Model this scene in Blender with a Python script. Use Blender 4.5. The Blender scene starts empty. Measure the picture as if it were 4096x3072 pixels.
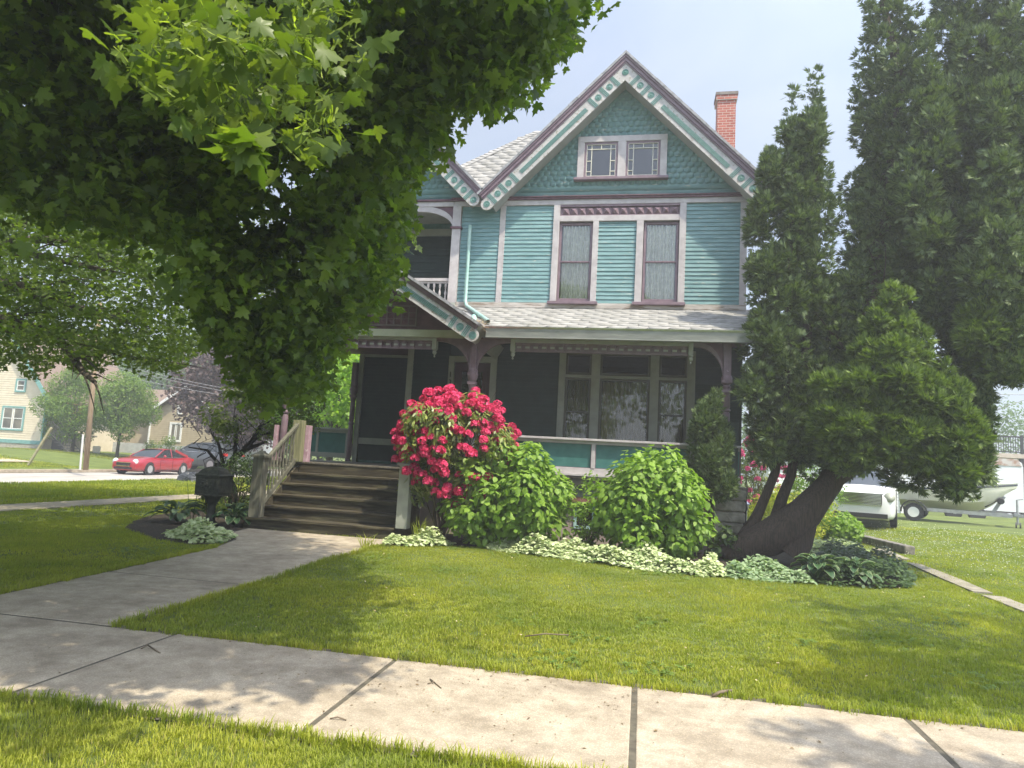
import bpy, math, random
import numpy as np
from mathutils import Vector, Matrix
random.seed(7); RNG = np.random.default_rng(11)
R = math.radians
SC = bpy.context.scene
COL = SC.collection

# ------------------------------------------------------------------ camera
FPX, CX, CY, IW = 2750.0, 2048.0, 1536.0, 4096.0
PITCH, ROLL, YAW = 0.11162739, 0.05564882, -0.19192564
EYE = np.array([0.0, 0.0, 1.6])
_f = np.array([math.sin(YAW)*math.cos(PITCH), math.cos(YAW)*math.cos(PITCH), math.sin(PITCH)])
_r0 = np.array([math.cos(YAW), -math.sin(YAW), 0.0]); _u0 = np.cross(_r0, _f)
CR = math.cos(ROLL)*_r0 + math.sin(ROLL)*_u0
CU = -math.sin(ROLL)*_r0 + math.cos(ROLL)*_u0
CF = _f
cd = bpy.data.cameras.new('camera'); cam = bpy.data.objects.new('camera', cd); COL.objects.link(cam)
cd.sensor_fit = 'HORIZONTAL'; cd.sensor_width = 36.0; cd.lens = 36.0*FPX/IW
cd.clip_start = 0.05; cd.clip_end = 2000
cam.matrix_world = Matrix(((CR[0], CU[0], -CF[0], EYE[0]), (CR[1], CU[1], -CF[1], EYE[1]), (CR[2], CU[2], -CF[2], EYE[2]), (0, 0, 0, 1)))
SC.camera = cam
# ------------------------------------------------------------------ sky, sun, exposure
SUNV = Vector((0.68, -0.50, 1.45)).normalized()          # towards the sun
SUN_EL = math.asin(SUNV.z); SUN_AZ = math.atan2(SUNV.x, SUNV.y)
W = bpy.data.worlds.new('World'); SC.world = W; W.use_nodes = True
nt = W.node_tree; N = nt.nodes; L = nt.links
bg = N['Background']
sky = N.new('ShaderNodeTexSky'); sky.sky_type = 'NISHITA'; sky.sun_disc = False
sky.sun_elevation = SUN_EL; sky.sun_rotation = SUN_AZ; sky.air_density = 1.0; sky.dust_density = 2.0; sky.ozone_density = 1.0
tc = N.new('ShaderNodeTexCoord'); mp = N.new('ShaderNodeMapping'); mp.inputs['Scale'].default_value = (1.0, 1.0, 2.2); mp.inputs['Location'].default_value = (0.4, 0.2, 0.3)
nz = N.new('ShaderNodeTexNoise'); nz.inputs['Scale'].default_value = 1.6; nz.inputs['Detail'].default_value = 7; nz.inputs['Roughness'].default_value = 0.5; nz.inputs['Distortion'].default_value = 0.4
rp = N.new('ShaderNodeValToRGB'); rp.color_ramp.elements[0].position = 0.38; rp.color_ramp.elements[0].color = (0.45, 0.45, 0.45, 1); rp.color_ramp.elements[1].position = 0.68; rp.color_ramp.elements[1].color = (1, 1, 1, 1)
mx = N.new('ShaderNodeMixRGB'); mx.inputs['Color2'].default_value = (2.95, 3.3, 3.95, 1)
L.new(tc.outputs['Generated'], mp.inputs['Vector']); L.new(mp.outputs[0], nz.inputs['Vector']); L.new(nz.outputs['Fac'], rp.inputs[0])
L.new(rp.outputs[0], mx.inputs['Fac']); L.new(sky.outputs[0], mx.inputs['Color1']); dt = N.new('ShaderNodeVectorMath'); dt.operation = 'DOT_PRODUCT'; dt.inputs[1].default_value = SUNV; nv = N.new('ShaderNodeVectorMath'); nv.operation = 'NORMALIZE'
L.new(tc.outputs['Generated'], nv.inputs[0]); L.new(nv.outputs[0], dt.inputs[0])                 # hazy summer sky: brighter towards the sun
cl = N.new('ShaderNodeMath'); cl.operation = 'MAXIMUM'; cl.inputs[1].default_value = 0.0; pw = N.new('ShaderNodeMath'); pw.operation = 'POWER'; pw.inputs[1].default_value = 1.7; ma = N.new('ShaderNodeMath'); ma.operation = 'MULTIPLY_ADD'; ma.inputs[1].default_value = 2.5; ma.inputs[2].default_value = 1.0
L.new(dt.outputs['Value'], cl.inputs[0]); L.new(cl.outputs[0], pw.inputs[0]); L.new(pw.outputs[0], ma.inputs[0])
sc_ = N.new('ShaderNodeVectorMath'); sc_.operation = 'SCALE'; L.new(mx.outputs[0], sc_.inputs[0]); L.new(ma.outputs[0], sc_.inputs['Scale']); L.new(sc_.outputs[0], bg.inputs['Color'])
bg.inputs['Strength'].default_value = 0.15
sd = bpy.data.lights.new('sun', 'SUN'); sd.energy = 4.6; sd.angle = R(0.55); sd.color = (1.0, 0.92, 0.74)
so = bpy.data.objects.new('sun', sd); COL.objects.link(so); so.location = (20, -15, 40)
so.rotation_euler = SUNV.to_track_quat('Z', 'Y').to_euler()
SC.view_settings.view_transform = 'Standard'; SC.view_settings.look = 'None'; SC.view_settings.gamma = 1.0
SC.view_settings.exposure = 0.66
SC.render.engine = 'CYCLES'
SC.cycles.use_denoising = True
SC.cycles.max_bounces = 6; SC.cycles.diffuse_bounces = 3; SC.cycles.glossy_bounces = 2; SC.cycles.transmission_bounces = 4; SC.cycles.transparent_max_bounces = 8

# ------------------------------------------------------------------ helpers
def ray(x, y): return CF*FPX + CR*(x-CX) - CU*(y-CY)
def at(x, y, Y):
    d = ray(x, y); return EYE + d*(Y/d[1])
def gz(x, y, Z=0.0):
    d = ray(x, y); return EYE + d*((Z-EYE[2])/d[2])
def topx(P):
    v = np.atleast_2d(P)-EYE; w = v@CF; w = np.where(w < 0.05, 0.05, w)
    return np.stack([CX+FPX*(v@CR)/w, CY-FPX*(v@CU)/w, v@CF], -1)
def inpoly(px, py, poly):
    c = np.zeros(px.shape, bool); n = len(poly)
    for i in range(n):
        x0, y0 = poly[i]; x1, y1 = poly[(i+1) % n]
        if y0 == y1: continue
        k = ((y0 > py) != (y1 > py)) & (px < (x1-x0)*(py-y0)/(y1-y0)+x0)
        c ^= k
    return c

VEIL_DENSITY = 0.0036  # density of the added volume that lifts the darks like lens glare
ORG = {}
def tag(o, label=None, cat=None, group=None, kind=None):
    if label: o['label'] = label
    if cat: o['category'] = cat
    if group: o['group'] = group
    if kind: o['kind'] = kind
    return o
def thing(name, label, cat, loc=(0, 0, 0), group=None, rz=0.0):
    o = bpy.data.objects.new(name, None); COL.objects.link(o); o.location = loc; o.rotation_euler = (0, 0, rz)
    o.empty_display_size = 0.2; ORG[o.name] = np.array(loc, float) if rz == 0 else np.zeros(3)
    return tag(o, label, cat, group)
def link(name, me, mats, parent=None, smooth=False):
    if not isinstance(mats, (list, tuple)): mats = [mats]
    for m in mats: me.materials.append(m)
    o = bpy.data.objects.new(name, me); COL.objects.link(o)
    if parent is not None: o.parent = parent
    if smooth: me.polygons.foreach_set('use_smooth', [True]*len(me.polygons))
    return o
class MB:
    def __init__(s): s.v = []; s.f = []; s.m = []
    def add(s, vs, fs, mi=0):
        b = len(s.v); s.v += [tuple(map(float, p)) for p in vs]; s.f += [tuple(b+i for i in f) for f in fs]; s.m += [mi]*len(fs); return s
    def box(s, x0, y0, z0, x1, y1, z1, mi=0):
        x0, x1 = min(x0, x1), max(x0, x1); y0, y1 = min(y0, y1), max(y0, y1); z0, z1 = min(z0, z1), max(z0, z1)
        return s.add([(x0,y0,z0),(x1,y0,z0),(x1,y1,z0),(x0,y1,z0),(x0,y0,z1),(x1,y0,z1),(x1,y1,z1),(x0,y1,z1)],
                     [(0,3,2,1),(4,5,6,7),(0,1,5,4),(1,2,6,5),(2,3,7,6),(3,0,4,7)], mi)
    def prism(s, pts, d, mi=0):        # closed polygon extruded by vector d
        n = len(pts); p = [np.array(q, float) for q in pts]; d = np.array(d, float)
        return s.add(p+[q+d for q in p], [tuple(range(n))[::-1], tuple(range(n, 2*n))]+[(i, (i+1) % n, n+(i+1) % n, n+i) for i in range(n)], mi)
    def bar(s, a, b, w, h, up=(0, 0, 1), mi=0):   # rectangular bar a->b
        a = np.array(a, float); b = np.array(b, float); d = b-a; d = d/np.linalg.norm(d); u = np.array(up, float)
        sd_ = np.cross(d, u); sd_ /= np.linalg.norm(sd_); u = np.cross(sd_, d)
        p = [a+sd_*w/2*i+u*h/2*j for i, j in ((-1,-1),(1,-1),(1,1),(-1,1))]
        return s.prism(p, b-a, mi)
    def tube(s, pts, rad, n=8, mi=0, cap=True):
        pts = [np.array(p, float) for p in pts]; k = len(pts); rad = rad if hasattr(rad, '__len__') else [rad]*k
        vs = []; prev = None
        for i, p in enumerate(pts):
            t = pts[min(i+1, k-1)]-pts[max(i-1, 0)]; t = t/(np.linalg.norm(t)+1e-9)
            if prev is None:
                a = np.array([0, 0, 1.0]) if abs(t[2]) < .9 else np.array([1.0, 0, 0]); e1 = np.cross(t, a)
            else: e1 = prev-t*(prev@t)
            e1 /= np.linalg.norm(e1)+1e-9; e2 = np.cross(t, e1); prev = e1
            vs += [p+rad[i]*(math.cos(2*math.pi*j/n)*e1+math.sin(2*math.pi*j/n)*e2) for j in range(n)]
        fs = [(i*n+j, i*n+(j+1) % n, (i+1)*n+(j+1) % n, (i+1)*n+j) for i in range(k-1) for j in range(n)]
        if cap: fs += [tuple(range(n))[::-1], tuple(range((k-1)*n, k*n))]
        return s.add(vs, fs, mi)
    def lathe(s, prof, base, n=12, mi=0, axis=(0, 0, 1)):   # prof: (r, h) from base along axis
        ax = np.array(axis, float); ax /= np.linalg.norm(ax); a = np.array([1.0, 0, 0]) if abs(ax[0]) < .9 else np.array([0, 1.0, 0])
        e1 = np.cross(ax, a); e1 /= np.linalg.norm(e1); e2 = np.cross(ax, e1); base = np.array(base, float)
        vs = [base+ax*h+r*(math.cos(2*math.pi*j/n)*e1+math.sin(2*math.pi*j/n)*e2) for r, h in prof for j in range(n)]; k = len(prof)
        fs = [(i*n+j, i*n+(j+1) % n, (i+1)*n+(j+1) % n, (i+1)*n+j) for i in range(k-1) for j in range(n)]+[tuple(range(n))[::-1], tuple(range((k-1)*n, k*n))]
        return s.add(vs, fs, mi)
    def build(s, name, mats, parent=None, smooth=False, local=False, bevel=0, autosm=False):
        if not s.v: return None
        v = np.array(s.v)
        if parent is not None: org = np.zeros(3) if local else ORG.get(parent.name, np.zeros(3))
        else: org = np.zeros(3) if local else np.array([(v[:,0].min()+v[:,0].max())/2, (v[:,1].min()+v[:,1].max())/2, v[:,2].min()])
        me = bpy.data.meshes.new(name); me.from_pydata([tuple(p) for p in (v-org)], [], s.f)
        o = link(name, me, mats, parent, smooth)
        if isinstance(mats, (list, tuple)) and len(mats) > 1: me.polygons.foreach_set('material_index', s.m)
        if autosm:
            me.polygons.foreach_set('use_smooth', [True]*len(me.polygons)); me.set_sharp_from_angle(angle=R(38))
        me.update()
        if parent is None and not local: o.location = org
        ORG[o.name] = org
        if bevel:
            bm_ = o.modifiers.new('bevel', 'BEVEL'); bm_.width = bevel; bm_.segments = 2; bm_.limit_method = 'ANGLE'
        return o
def rotmat(nrm, spin, tmp_up=None):
    """matrices (N,3,3) whose z is nrm and y is a spun in-plane axis"""
    n = nrm/np.linalg.norm(nrm, axis=1, keepdims=True)
    a = np.where(np.abs(n[:, 2:3]) < .95, np.array([[0, 0, 1.0]]), np.array([[1.0, 0, 0]]))
    e1 = np.cross(a, n); e1 /= np.linalg.norm(e1, axis=1, keepdims=True); e2 = np.cross(n, e1)
    c, s_ = np.cos(spin)[:, None], np.sin(spin)[:, None]
    x = c*e1+s_*e2; y = -s_*e1+c*e2
    return np.stack([x, y, n], -1)
def scatter(name, tv, tf, pos, M, scl, mats, parent=None, label=None, mi=None, smooth=False):
    """one mesh made of many transformed copies of a template"""
    tv = np.array(tv, float); k = len(tv); n = len(pos); pos = np.asarray(pos, float)
    scl = np.asarray(scl, float)
    scl = scl[:, None, None] if scl.ndim == 1 else scl[:, None, :]
    V = np.einsum('nij,nkj->nki', M, tv[None]*scl)+pos[:, None, :]
    V = V.reshape(-1, 3)
    org = ORG.get(parent.name, np.zeros(3)) if parent is not None else np.array([pos[:,0].mean(), pos[:,1].mean(), V[:,2].min()])
    V = V-org
    cnt = np.array([len(f) for f in tf]); idx = np.concatenate([np.array(f) for f in tf])
    loops = (idx[None]+(np.arange(n)*k)[:, None]).ravel(); starts1 = np.concatenate([[0], np.cumsum(cnt)[:-1]])
    starts = (starts1[None]+(np.arange(n)*len(idx))[:, None]).ravel(); tot = np.tile(cnt, n)
    me = bpy.data.meshes.new(name); me.vertices.add(len(V)); me.vertices.foreach_set('co', V.astype(np.float32).ravel())
    me.loops.add(len(loops)); me.loops.foreach_set('vertex_index', loops.astype(np.int32))
    me.polygons.add(len(starts)); me.polygons.foreach_set('loop_start', starts.astype(np.int32)); me.polygons.foreach_set('loop_total', tot.astype(np.int32))
    if mi is not None: me.polygons.foreach_set('material_index', np.repeat(mi, len(tf)).astype(np.int32) if len(mi) == n else np.tile(mi, n).astype(np.int32))
    if smooth: me.polygons.foreach_set('use_smooth', np.ones(len(starts), bool))
    me.update(calc_edges=True)
    o = link(name, me, mats, parent)
    if parent is None: o.location = org
    ORG[o.name] = org
    return o

# ------------------------------------------------------------------ materials
def lin(r, g, b):
    f = lambda c: ((c/255+.055)/1.055)**2.4 if c > 10.3 else c/255/12.92
    return (f(r), f(g), f(b), 1)
MATS = {}
def pm(name, c1, c2=None, scale=4.0, rough=0.7, bump=0.0, bscale=30.0, metal=0.0, stretch=(1, 1, 1), detail=5, lo=.35, hi=.65, spec=0.4, c3=None, c3scale=1.0, c3lo=.6, c3hi=.7, coat=0.0, bdist=0.01):
    if name in MATS: return MATS[name]
    m = bpy.data.materials.new(name); m.use_nodes = True; n = m.node_tree.nodes; l = m.node_tree.links; p = n['Principled BSDF']
    p.inputs['Roughness'].default_value = rough; p.inputs['Metallic'].default_value = metal; p.inputs['Specular IOR Level'].default_value = spec
    if coat: p.inputs['Coat Weight'].default_value = coat; p.inputs['Coat Roughness'].default_value = 0.06
    c1 = tuple(c1)+(1,) if len(c1) == 3 else c1
    p.inputs['Base Color'].default_value = c1
    t = n.new('ShaderNodeTexCoord'); mpn = n.new('ShaderNodeMapping'); mpn.inputs['Scale'].default_value = stretch; l.new(t.outputs['Object'], mpn.inputs['Vector'])
    out = None
    if c2 is not None:
        c2 = tuple(c2)+(1,) if len(c2) == 3 else c2
        z = n.new('ShaderNodeTexNoise'); z.inputs['Scale'].default_value = scale; z.inputs['Detail'].default_value = detail; l.new(mpn.outputs[0], z.inputs['Vector'])
        r = n.new('ShaderNodeValToRGB'); r.color_ramp.elements[0].position = lo; r.color_ramp.elements[1].position = hi; r.color_ramp.elements[0].color = c1; r.color_ramp.elements[1].color = c2
        l.new(z.outputs['Fac'], r.inputs[0]); out = r.outputs[0]
        if c3 is not None:
            c3 = tuple(c3)+(1,) if len(c3) == 3 else c3
            z3 = n.new('ShaderNodeTexNoise'); z3.inputs['Scale'].default_value = c3scale; z3.inputs['Detail'].default_value = 8; z3.inputs['Roughness'].default_value = .65; l.new(mpn.outputs[0], z3.inputs['Vector'])
            r3 = n.new('ShaderNodeValToRGB'); r3.color_ramp.elements[0].position = c3lo; r3.color_ramp.elements[1].position = c3hi; l.new(z3.outputs['Fac'], r3.inputs[0])
            mm = n.new('ShaderNodeMixRGB'); l.new(r3.outputs[0], mm.inputs['Fac']); l.new(out, mm.inputs['Color1']); mm.inputs['Color2'].default_value = c3; out = mm.outputs[0]
        l.new(out, p.inputs['Base Color'])
    if bump:
        z2 = n.new('ShaderNodeTexNoise'); z2.inputs['Scale'].default_value = bscale; z2.inputs['Detail'].default_value = 6; l.new(mpn.outputs[0], z2.inputs['Vector'])
        b = n.new('ShaderNodeBump'); b.inputs['Strength'].default_value = bump; b.inputs['Distance'].default_value = bdist; l.new(z2.outputs['Fac'], b.inputs['Height']); l.new(b.outputs[0], p.inputs['Normal'])
    MATS[name] = m; return m
def leafmat(name, c1, c2, trans=0.35, tcol=None, rough=0.5, spec=0.3, edge=None, c3=None, pos=None, pscale=.6):
    if name in MATS: return MATS[name]
    m = bpy.data.materials.new(name); m.use_nodes = True; n = m.node_tree.nodes; l = m.node_tree.links; p = n['Principled BSDF']
    p.inputs['Roughness'].default_value = rough; p.inputs['Specular IOR Level'].default_value = spec
    g = n.new('ShaderNodeNewGeometry'); r = n.new('ShaderNodeValToRGB'); r.color_ramp.elements[0].color = tuple(c1)+(1,); r.color_ramp.elements[1].color = tuple(c2)+(1,)
    if c3 is not None:
        e = r.color_ramp.elements.new(0.93); e.color = tuple(c2)+(1,); r.color_ramp.elements[2].color = tuple(c3)+(1,); r.color_ramp.elements[2].position = 0.97
    l.new(g.outputs['Random Per Island'], r.inputs[0])
    src = r.outputs[0]
    if pos:
        t = n.new('ShaderNodeTexCoord'); z = n.new('ShaderNodeTexNoise'); z.inputs['Scale'].default_value = pscale; z.inputs['Detail'].default_value = 5; z.inputs['Roughness'].default_value = .6; l.new(t.outputs['Object'], z.inputs['Vector'])
        r2 = n.new('ShaderNodeValToRGB'); r2.color_ramp.elements[0].position = .35; r2.color_ramp.elements[1].position = .68; r2.color_ramp.elements[0].color = (.62, .72, .7, 1); r2.color_ramp.elements[1].color = tuple(pos)+(1,)
        l.new(z.outputs['Fac'], r2.inputs[0]); mu = n.new('ShaderNodeMixRGB'); mu.blend_type = 'MULTIPLY'; mu.inputs['Fac'].default_value = 1; l.new(src, mu.inputs['Color1']); l.new(r2.outputs[0], mu.inputs['Color2']); src = mu.outputs[0]
    tr = n.new('ShaderNodeBsdfTranslucent'); mix = n.new('ShaderNodeMixShader'); mix.inputs[0].default_value = trans
    hs = n.new('ShaderNodeMixRGB'); hs.blend_type = 'MULTIPLY'; hs.inputs['Fac'].default_value = 1; hs.inputs['Color2'].default_value = tuple(tcol or (1.5, 1.7, .5))+(1,)
    l.new(src, p.inputs['Base Color']); l.new(src, hs.inputs['Color1']); l.new(hs.outputs[0], tr.inputs['Color'])
    l.new(p.outputs[0], mix.inputs[1]); l.new(tr.outputs[0], mix.inputs[2]); l.new(mix.outputs[0], n['Material Output'].inputs['Surface'])
    MATS[name] = m; return m
def glassmat(name='window_glass', tint=(1, 1, 1), rough=0.02, base=0.04, trans=True, dark=(.01, .011, .012)):
    if name in MATS: return MATS[name]
    m = bpy.data.materials.new(name); m.use_nodes = True; n = m.node_tree.nodes; l = m.node_tree.links
    n.remove(n['Principled BSDF']); gl = n.new('ShaderNodeBsdfGlossy'); gl.inputs['Roughness'].default_value = rough
    if trans: tr = n.new('ShaderNodeBsdfTransparent')
    else: tr = n.new('ShaderNodeBsdfDiffuse')
    tr.inputs['Color'].default_value = tuple(tint)+(1,) if trans else tuple(dark)+(1,)
    fr = n.new('ShaderNodeFresnel'); fr.inputs['IOR'].default_value = 1.5; ad = n.new('ShaderNodeMath'); ad.inputs[1].default_value = base; l.new(fr.outputs[0], ad.inputs[0])
    mix = n.new('ShaderNodeMixShader'); l.new(ad.outputs[0], mix.inputs[0]); l.new(tr.outputs[0], mix.inputs[1]); l.new(gl.outputs[0], mix.inputs[2]); l.new(mix.outputs[0], n['Material Output'].inputs['Surface'])
    MATS[name] = m; return m
# ================================================================== THE SETTING
M_teal = pm('teal_paint', (.112, .222, .228), (.178, .302, .312), 5, .62, .35, 22, stretch=(.5, .5, 3), c3=(.33, .36, .32), c3scale=6, c3lo=.60, c3hi=.66, bdist=.008)
M_tealshade = pm('shaded_teal_paint', (.010, .025, .021), (.017, .039, .033), 4, .6, .2, 20)  # same teal as the upper front, porch shade put into the darker colour
M_panel = pm('panel_green_paint', (.035, .125, .115), (.05, .16, .145), 6, .45, .1, 20)
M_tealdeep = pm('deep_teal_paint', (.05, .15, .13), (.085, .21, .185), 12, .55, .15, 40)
M_trim = pm('lilac_grey_paint', (.37, .335, .34), (.46, .43, .43), 6, .6, .4, 40, c3=(.27, .25, .21), c3scale=13, c3lo=.66, c3hi=.68, bdist=.004)
M_trimd = pm('grey_green_trim_paint', (.27, .28, .25), (.33, .34, .30), 5, .6, .2, 30)
M_rake = pm('flaking_bargeboard_paint', (.36, .345, .335), (.46, .44, .43), 9, .6, .5, 40, c3=(.24, .215, .17), c3scale=14, c3lo=.56, c3hi=.60, bdist=.004)
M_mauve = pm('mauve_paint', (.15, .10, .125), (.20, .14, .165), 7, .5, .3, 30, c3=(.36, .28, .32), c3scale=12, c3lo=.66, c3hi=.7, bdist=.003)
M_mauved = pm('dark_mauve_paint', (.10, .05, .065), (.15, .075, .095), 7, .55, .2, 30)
M_pink = pm('faded_pink_paint', (.34, .21, .26), (.44, .31, .35), 9, .6, .3, 30, c3=(.6, .55, .55), c3scale=14, c3lo=.62, c3hi=.66)
M_plum = pm('plum_door_paint', (.05, .018, .025), (.07, .028, .036), 5, .4, .1, 20)
M_roof = pm('grey_hex_shingle', (.21, .205, .195), (.32, .31, .295), 3, .9, .5, 160, detail=8, c3=(.19, .185, .165), c3scale=2.5, c3lo=.52, c3hi=.7, bdist=.004)
M_roofe = pm('roof_edge', (.20, .20, .21), (.32, .32, .34), 9, .8, .4, 40)
M_soffit = pm('soffit_paint', (.30, .30, .29), (.36, .36, .35), 3, .7, .1, 20)
M_stepw = pm('weathered_step_wood', (.028, .022, .013), (.07, .057, .034), 6, .75, .6, 40, stretch=(.4, 4, 4), c3=(.13, .12, .07), c3scale=3, c3lo=.5, c3hi=.75, bdist=.004)
M_postw = pm('weathered_grey_wood', (.085, .082, .06), (.155, .15, .112), 5, .8, .6, 30, stretch=(5, 5, .5), bdist=.004)
M_postg = pm('treated_green_wood', (.15, .15, .08), (.27, .26, .15), 5, .8, .6, 30, stretch=(5, 5, .4), bdist=.004)
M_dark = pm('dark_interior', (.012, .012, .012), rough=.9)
M_curt = pm('cream_curtain', (.14, .125, .065), (.20, .18, .10), 3, .9, stretch=(12, 1, .2))
M_glass = glassmat('window_glass', base=.02)
M_dglass = glassmat('dark_window_glass', base=.07, trans=False)
M_muntin = pm('cream_muntin_paint', (.52, .50, .40), (.6, .58, .5), 9, .6)
M_stone = pm('rough_stone', (.16, .15, .12), (.30, .28, .23), 6, .9, .9, 12, bdist=.03)
M_found = pm('pinkish_foundation', (.30, .24, .22), (.36, .29, .27), 3, .9, .3, 30)
M_metal = pm('galvanised_metal', (.45, .46, .47), (.58, .59, .6), 8, .35, .1, 20, metal=.8)
M_black = pm('black_iron', (.012, .013, .013), (.03, .032, .03), 10, .55, .5, 40, metal=.2)

def quadsheet(name, pts, mat, z=None, kind='structure'):
    m = MB(); m.add([(p[0], p[1], p[2] if len(p) > 2 else z) for p in pts], [tuple(range(len(pts)))]); o = m.build(name, mat, local=True); return tag(o, kind=kind)
# terrain height: flat yard, side street 0.3 lower, far yards rise again
def ss(a, b, x): t = min(1, max(0, (x-a)/(b-a))); return t*t*(3-2*t)
def hgt(x, y):
    road = ss(-19.8, -21.6, x)*(1-ss(-30.0, -30.4, x))
    rise = ss(-31, -42, x)*.55
    return .22*ss(5.6, 8.5, x)*ss(15.5, 21.5, y)*(1-ss(34, 42, y))-.30*road-.08*ss(-30.0, -30.4, x)*(1-ss(-30.4, -36, x))+rise+ (0.0 if y < 60 else .3*ss(60, 160, y))
M_grassg = pm('lawn_soil_and_grass', (.085, .12, .02), (.16, .20, .038), 1.1, .95, .9, 90, detail=9, lo=.3, hi=.72, c3=(.17, .15, .06), c3scale=3.2, c3lo=.64, c3hi=.8, bdist=.03)
xs = sorted(set([-400, -200, -120, -90, -70]+[round(-60+1.0*i, 2) for i in range(30)]+[-30.6, -30.4, -30.2, -30.0, -29.8]+[round(-29+.5*i, 2) for i in range(40)]+[-9, -6, -3, 0, 3]+list(range(4, 27))+[34, 50, 80, 140, 300])); ys = [-60, -20, 0, 5, 10]+list(range(14, 36))+[40, 46, 54, 64, 80, 110, 160, 260, 500]
m = MB(); m.add([(x, y, hgt(x, y)-.004) for y in ys for x in xs], [(j*len(xs)+i, j*len(xs)+i+1, (j+1)*len(xs)+i+1, (j+1)*len(xs)+i) for j in range(len(ys)-1) for i in range(len(xs)-1)])
tag(m.build('ground', M_grassg, local=True), kind='structure')
# side street (sheet that drapes the sunken strip) with raised kerb
M_road = pm('pale_asphalt', (.30, .275, .24), (.40, .37, .33), 1.5, .9, .6, 60, stretch=(1, .3, 1), c3=(.24, .22, .2), c3scale=.8, c3lo=.5, c3hi=.8)
m = MB(); m.add([(-29.7, -60, -.292), (-21.9, -60, -.292), (-21.9, 200, -.292), (-29.7, 200, -.292)], [(0, 1, 2, 3)])
tag(m.build('road', M_road, local=True), kind='structure')
M_conc = pm('sidewalk_concrete', (.39, .335, .265), (.50, .435, .35), 2.2, .9, .55, 140, detail=10, c3=(.27, .225, .175), c3scale=1.3, c3lo=.5, c3hi=.75, bdist=.005)
def aggregate(m):
    n = m.node_tree.nodes; l = m.node_tree.links; p = n['Principled BSDF']; src = p.inputs['Base Color'].links[0].from_socket; t = n.new('ShaderNodeTexCoord')
    v = n.new('ShaderNodeTexVoronoi'); v.inputs['Scale'].default_value = 75; l.new(t.outputs['Object'], v.inputs['Vector']); r = n.new('ShaderNodeValToRGB'); r.color_ramp.elements[0].position = .0; r.color_ramp.elements[1].position = .5; r.color_ramp.elements[0].color = (1.32, 1.28, 1.2, 1); r.color_ramp.elements[1].color = (.80, .79, .77, 1); l.new(v.outputs['Distance'], r.inputs[0])
    z = n.new('ShaderNodeTexNoise'); z.inputs['Scale'].default_value = 5.5; z.inputs['Detail'].default_value = 12; z.inputs['Roughness'].default_value = .72; l.new(t.outputs['Object'], z.inputs['Vector']); r2 = n.new('ShaderNodeValToRGB'); r2.color_ramp.elements[0].position = .36; r2.color_ramp.elements[1].position = .6; r2.color_ramp.elements[0].color = (.70, .68, .64, 1); r2.color_ramp.elements[1].color = (1.05, 1.05, 1.04, 1); l.new(z.outputs['Fac'], r2.inputs[0])
    for q in (r.outputs[0], r2.outputs[0]):
        mu = n.new('ShaderNodeMixRGB'); mu.blend_type = 'MULTIPLY'; mu.inputs['Fac'].default_value = .85; l.new(src, mu.inputs['Color1']); l.new(q, mu.inputs['Color2']); src = mu.outputs[0]
    l.new(src, p.inputs['Base Color'])
aggregate(M_conc)
M_joint = pm('joint_grime', (.075, .066, .05), (.13, .115, .085), 12, 1.0)
m = MB().box(-30.05, -60, -.28, -29.72, 200, -.13); tag(m.build('far_kerb', M_conc, local=True), kind='structure')
m = MB().box(-21.9, -60, -.28, -21.6, 200, -.155); tag(m.build('near_kerb', M_conc, local=True), kind='structure')
M_drive = pm('driveway_pavers', (.40, .32, .23), (.5, .42, .32), 3, .9, .4, 30)
quadsheet('driveway', [(-40, 34.6, .05), (-29.7, 33.9, -.26), (-29.7, 40.5, -.26), (-40, 41.2, .05)], pm('driveway_asphalt', (.30, .275, .24), (.38, .35, .3), 2, .9))
quadsheet('paver_path', [(-44, 31.2, .56), (-33.2, 30.6, .10), (-33.2, 33.0, .10), (-44, 34.2, .56)], M_drive)
# front sidewalk: one slab after another, dark joints between them
def slab(name, pts, z=.012, t=.06, mat=None):
    m = MB(); n = len(pts); m.prism([(p[0], p[1], z-t) for p in pts], (0, 0, t)); return m
xj = [-16.9+1.87*i-.04 for i in range(18)]
xj = [-18.71, -16.84, -14.97, -13.1, -11.23, -9.36, -7.49, -5.62, -3.77, -1.84, 0.0, 1.82, 3.68, 5.55, 7.42, 9.3, 11.2]
m = MB()
for a, b in zip(xj[:-1], xj[1:]):
    j = RNG.uniform(-.004, .004); m.prism([(a+.019, 3.79, -.05), (b-.019, 3.79, -.05), (b-.019, 5.33, -.05), (a+.019, 5.33, -.05)], (0, 0, .064+j))
sw = m.build('sidewalk', M_conc, local=True, bevel=.008); tag(sw, kind='structure')
quadsheet('joint_dirt', [(-20, 3.72), (12, 3.72), (12, 5.42), (-20, 5.42)], M_joint, z=.008)
# the front walk to the steps
walk = [((-6.15, 5.36), (-4.42, 5.36), (-4.40, 7.445), (-6.25, 7.445)), ((-6.25, 7.485), (-4.40, 7.485), (-4.50, 9.9), (-6.45, 9.85)), ((-6.45, 9.88), (-4.50, 9.93), (-4.45, 12.45), (-5.75, 12.45)), ((-6.47, 9.88), (-5.77, 12.45), (-7.5, 12.5), (-7.35, 11.6), (-6.75, 10.9))]
m = MB()
for q in walk: m.prism([(p[0], p[1], -.04) for p in q], (0, 0, .055))
tag(m.build('front_walk', M_conc, local=True, bevel=.008), kind='structure')
quadsheet('walk_dirt', [(-6.22, 5.34), (-4.36, 5.34), (-4.35, 7.4), (-4.45, 9.9), (-4.4, 12.5), (-7.55, 12.55), (-7.4, 11.6), (-6.78, 10.85), (-6.5, 9.9), (-6.3, 7.4)], M_joint, z=.009)
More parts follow.
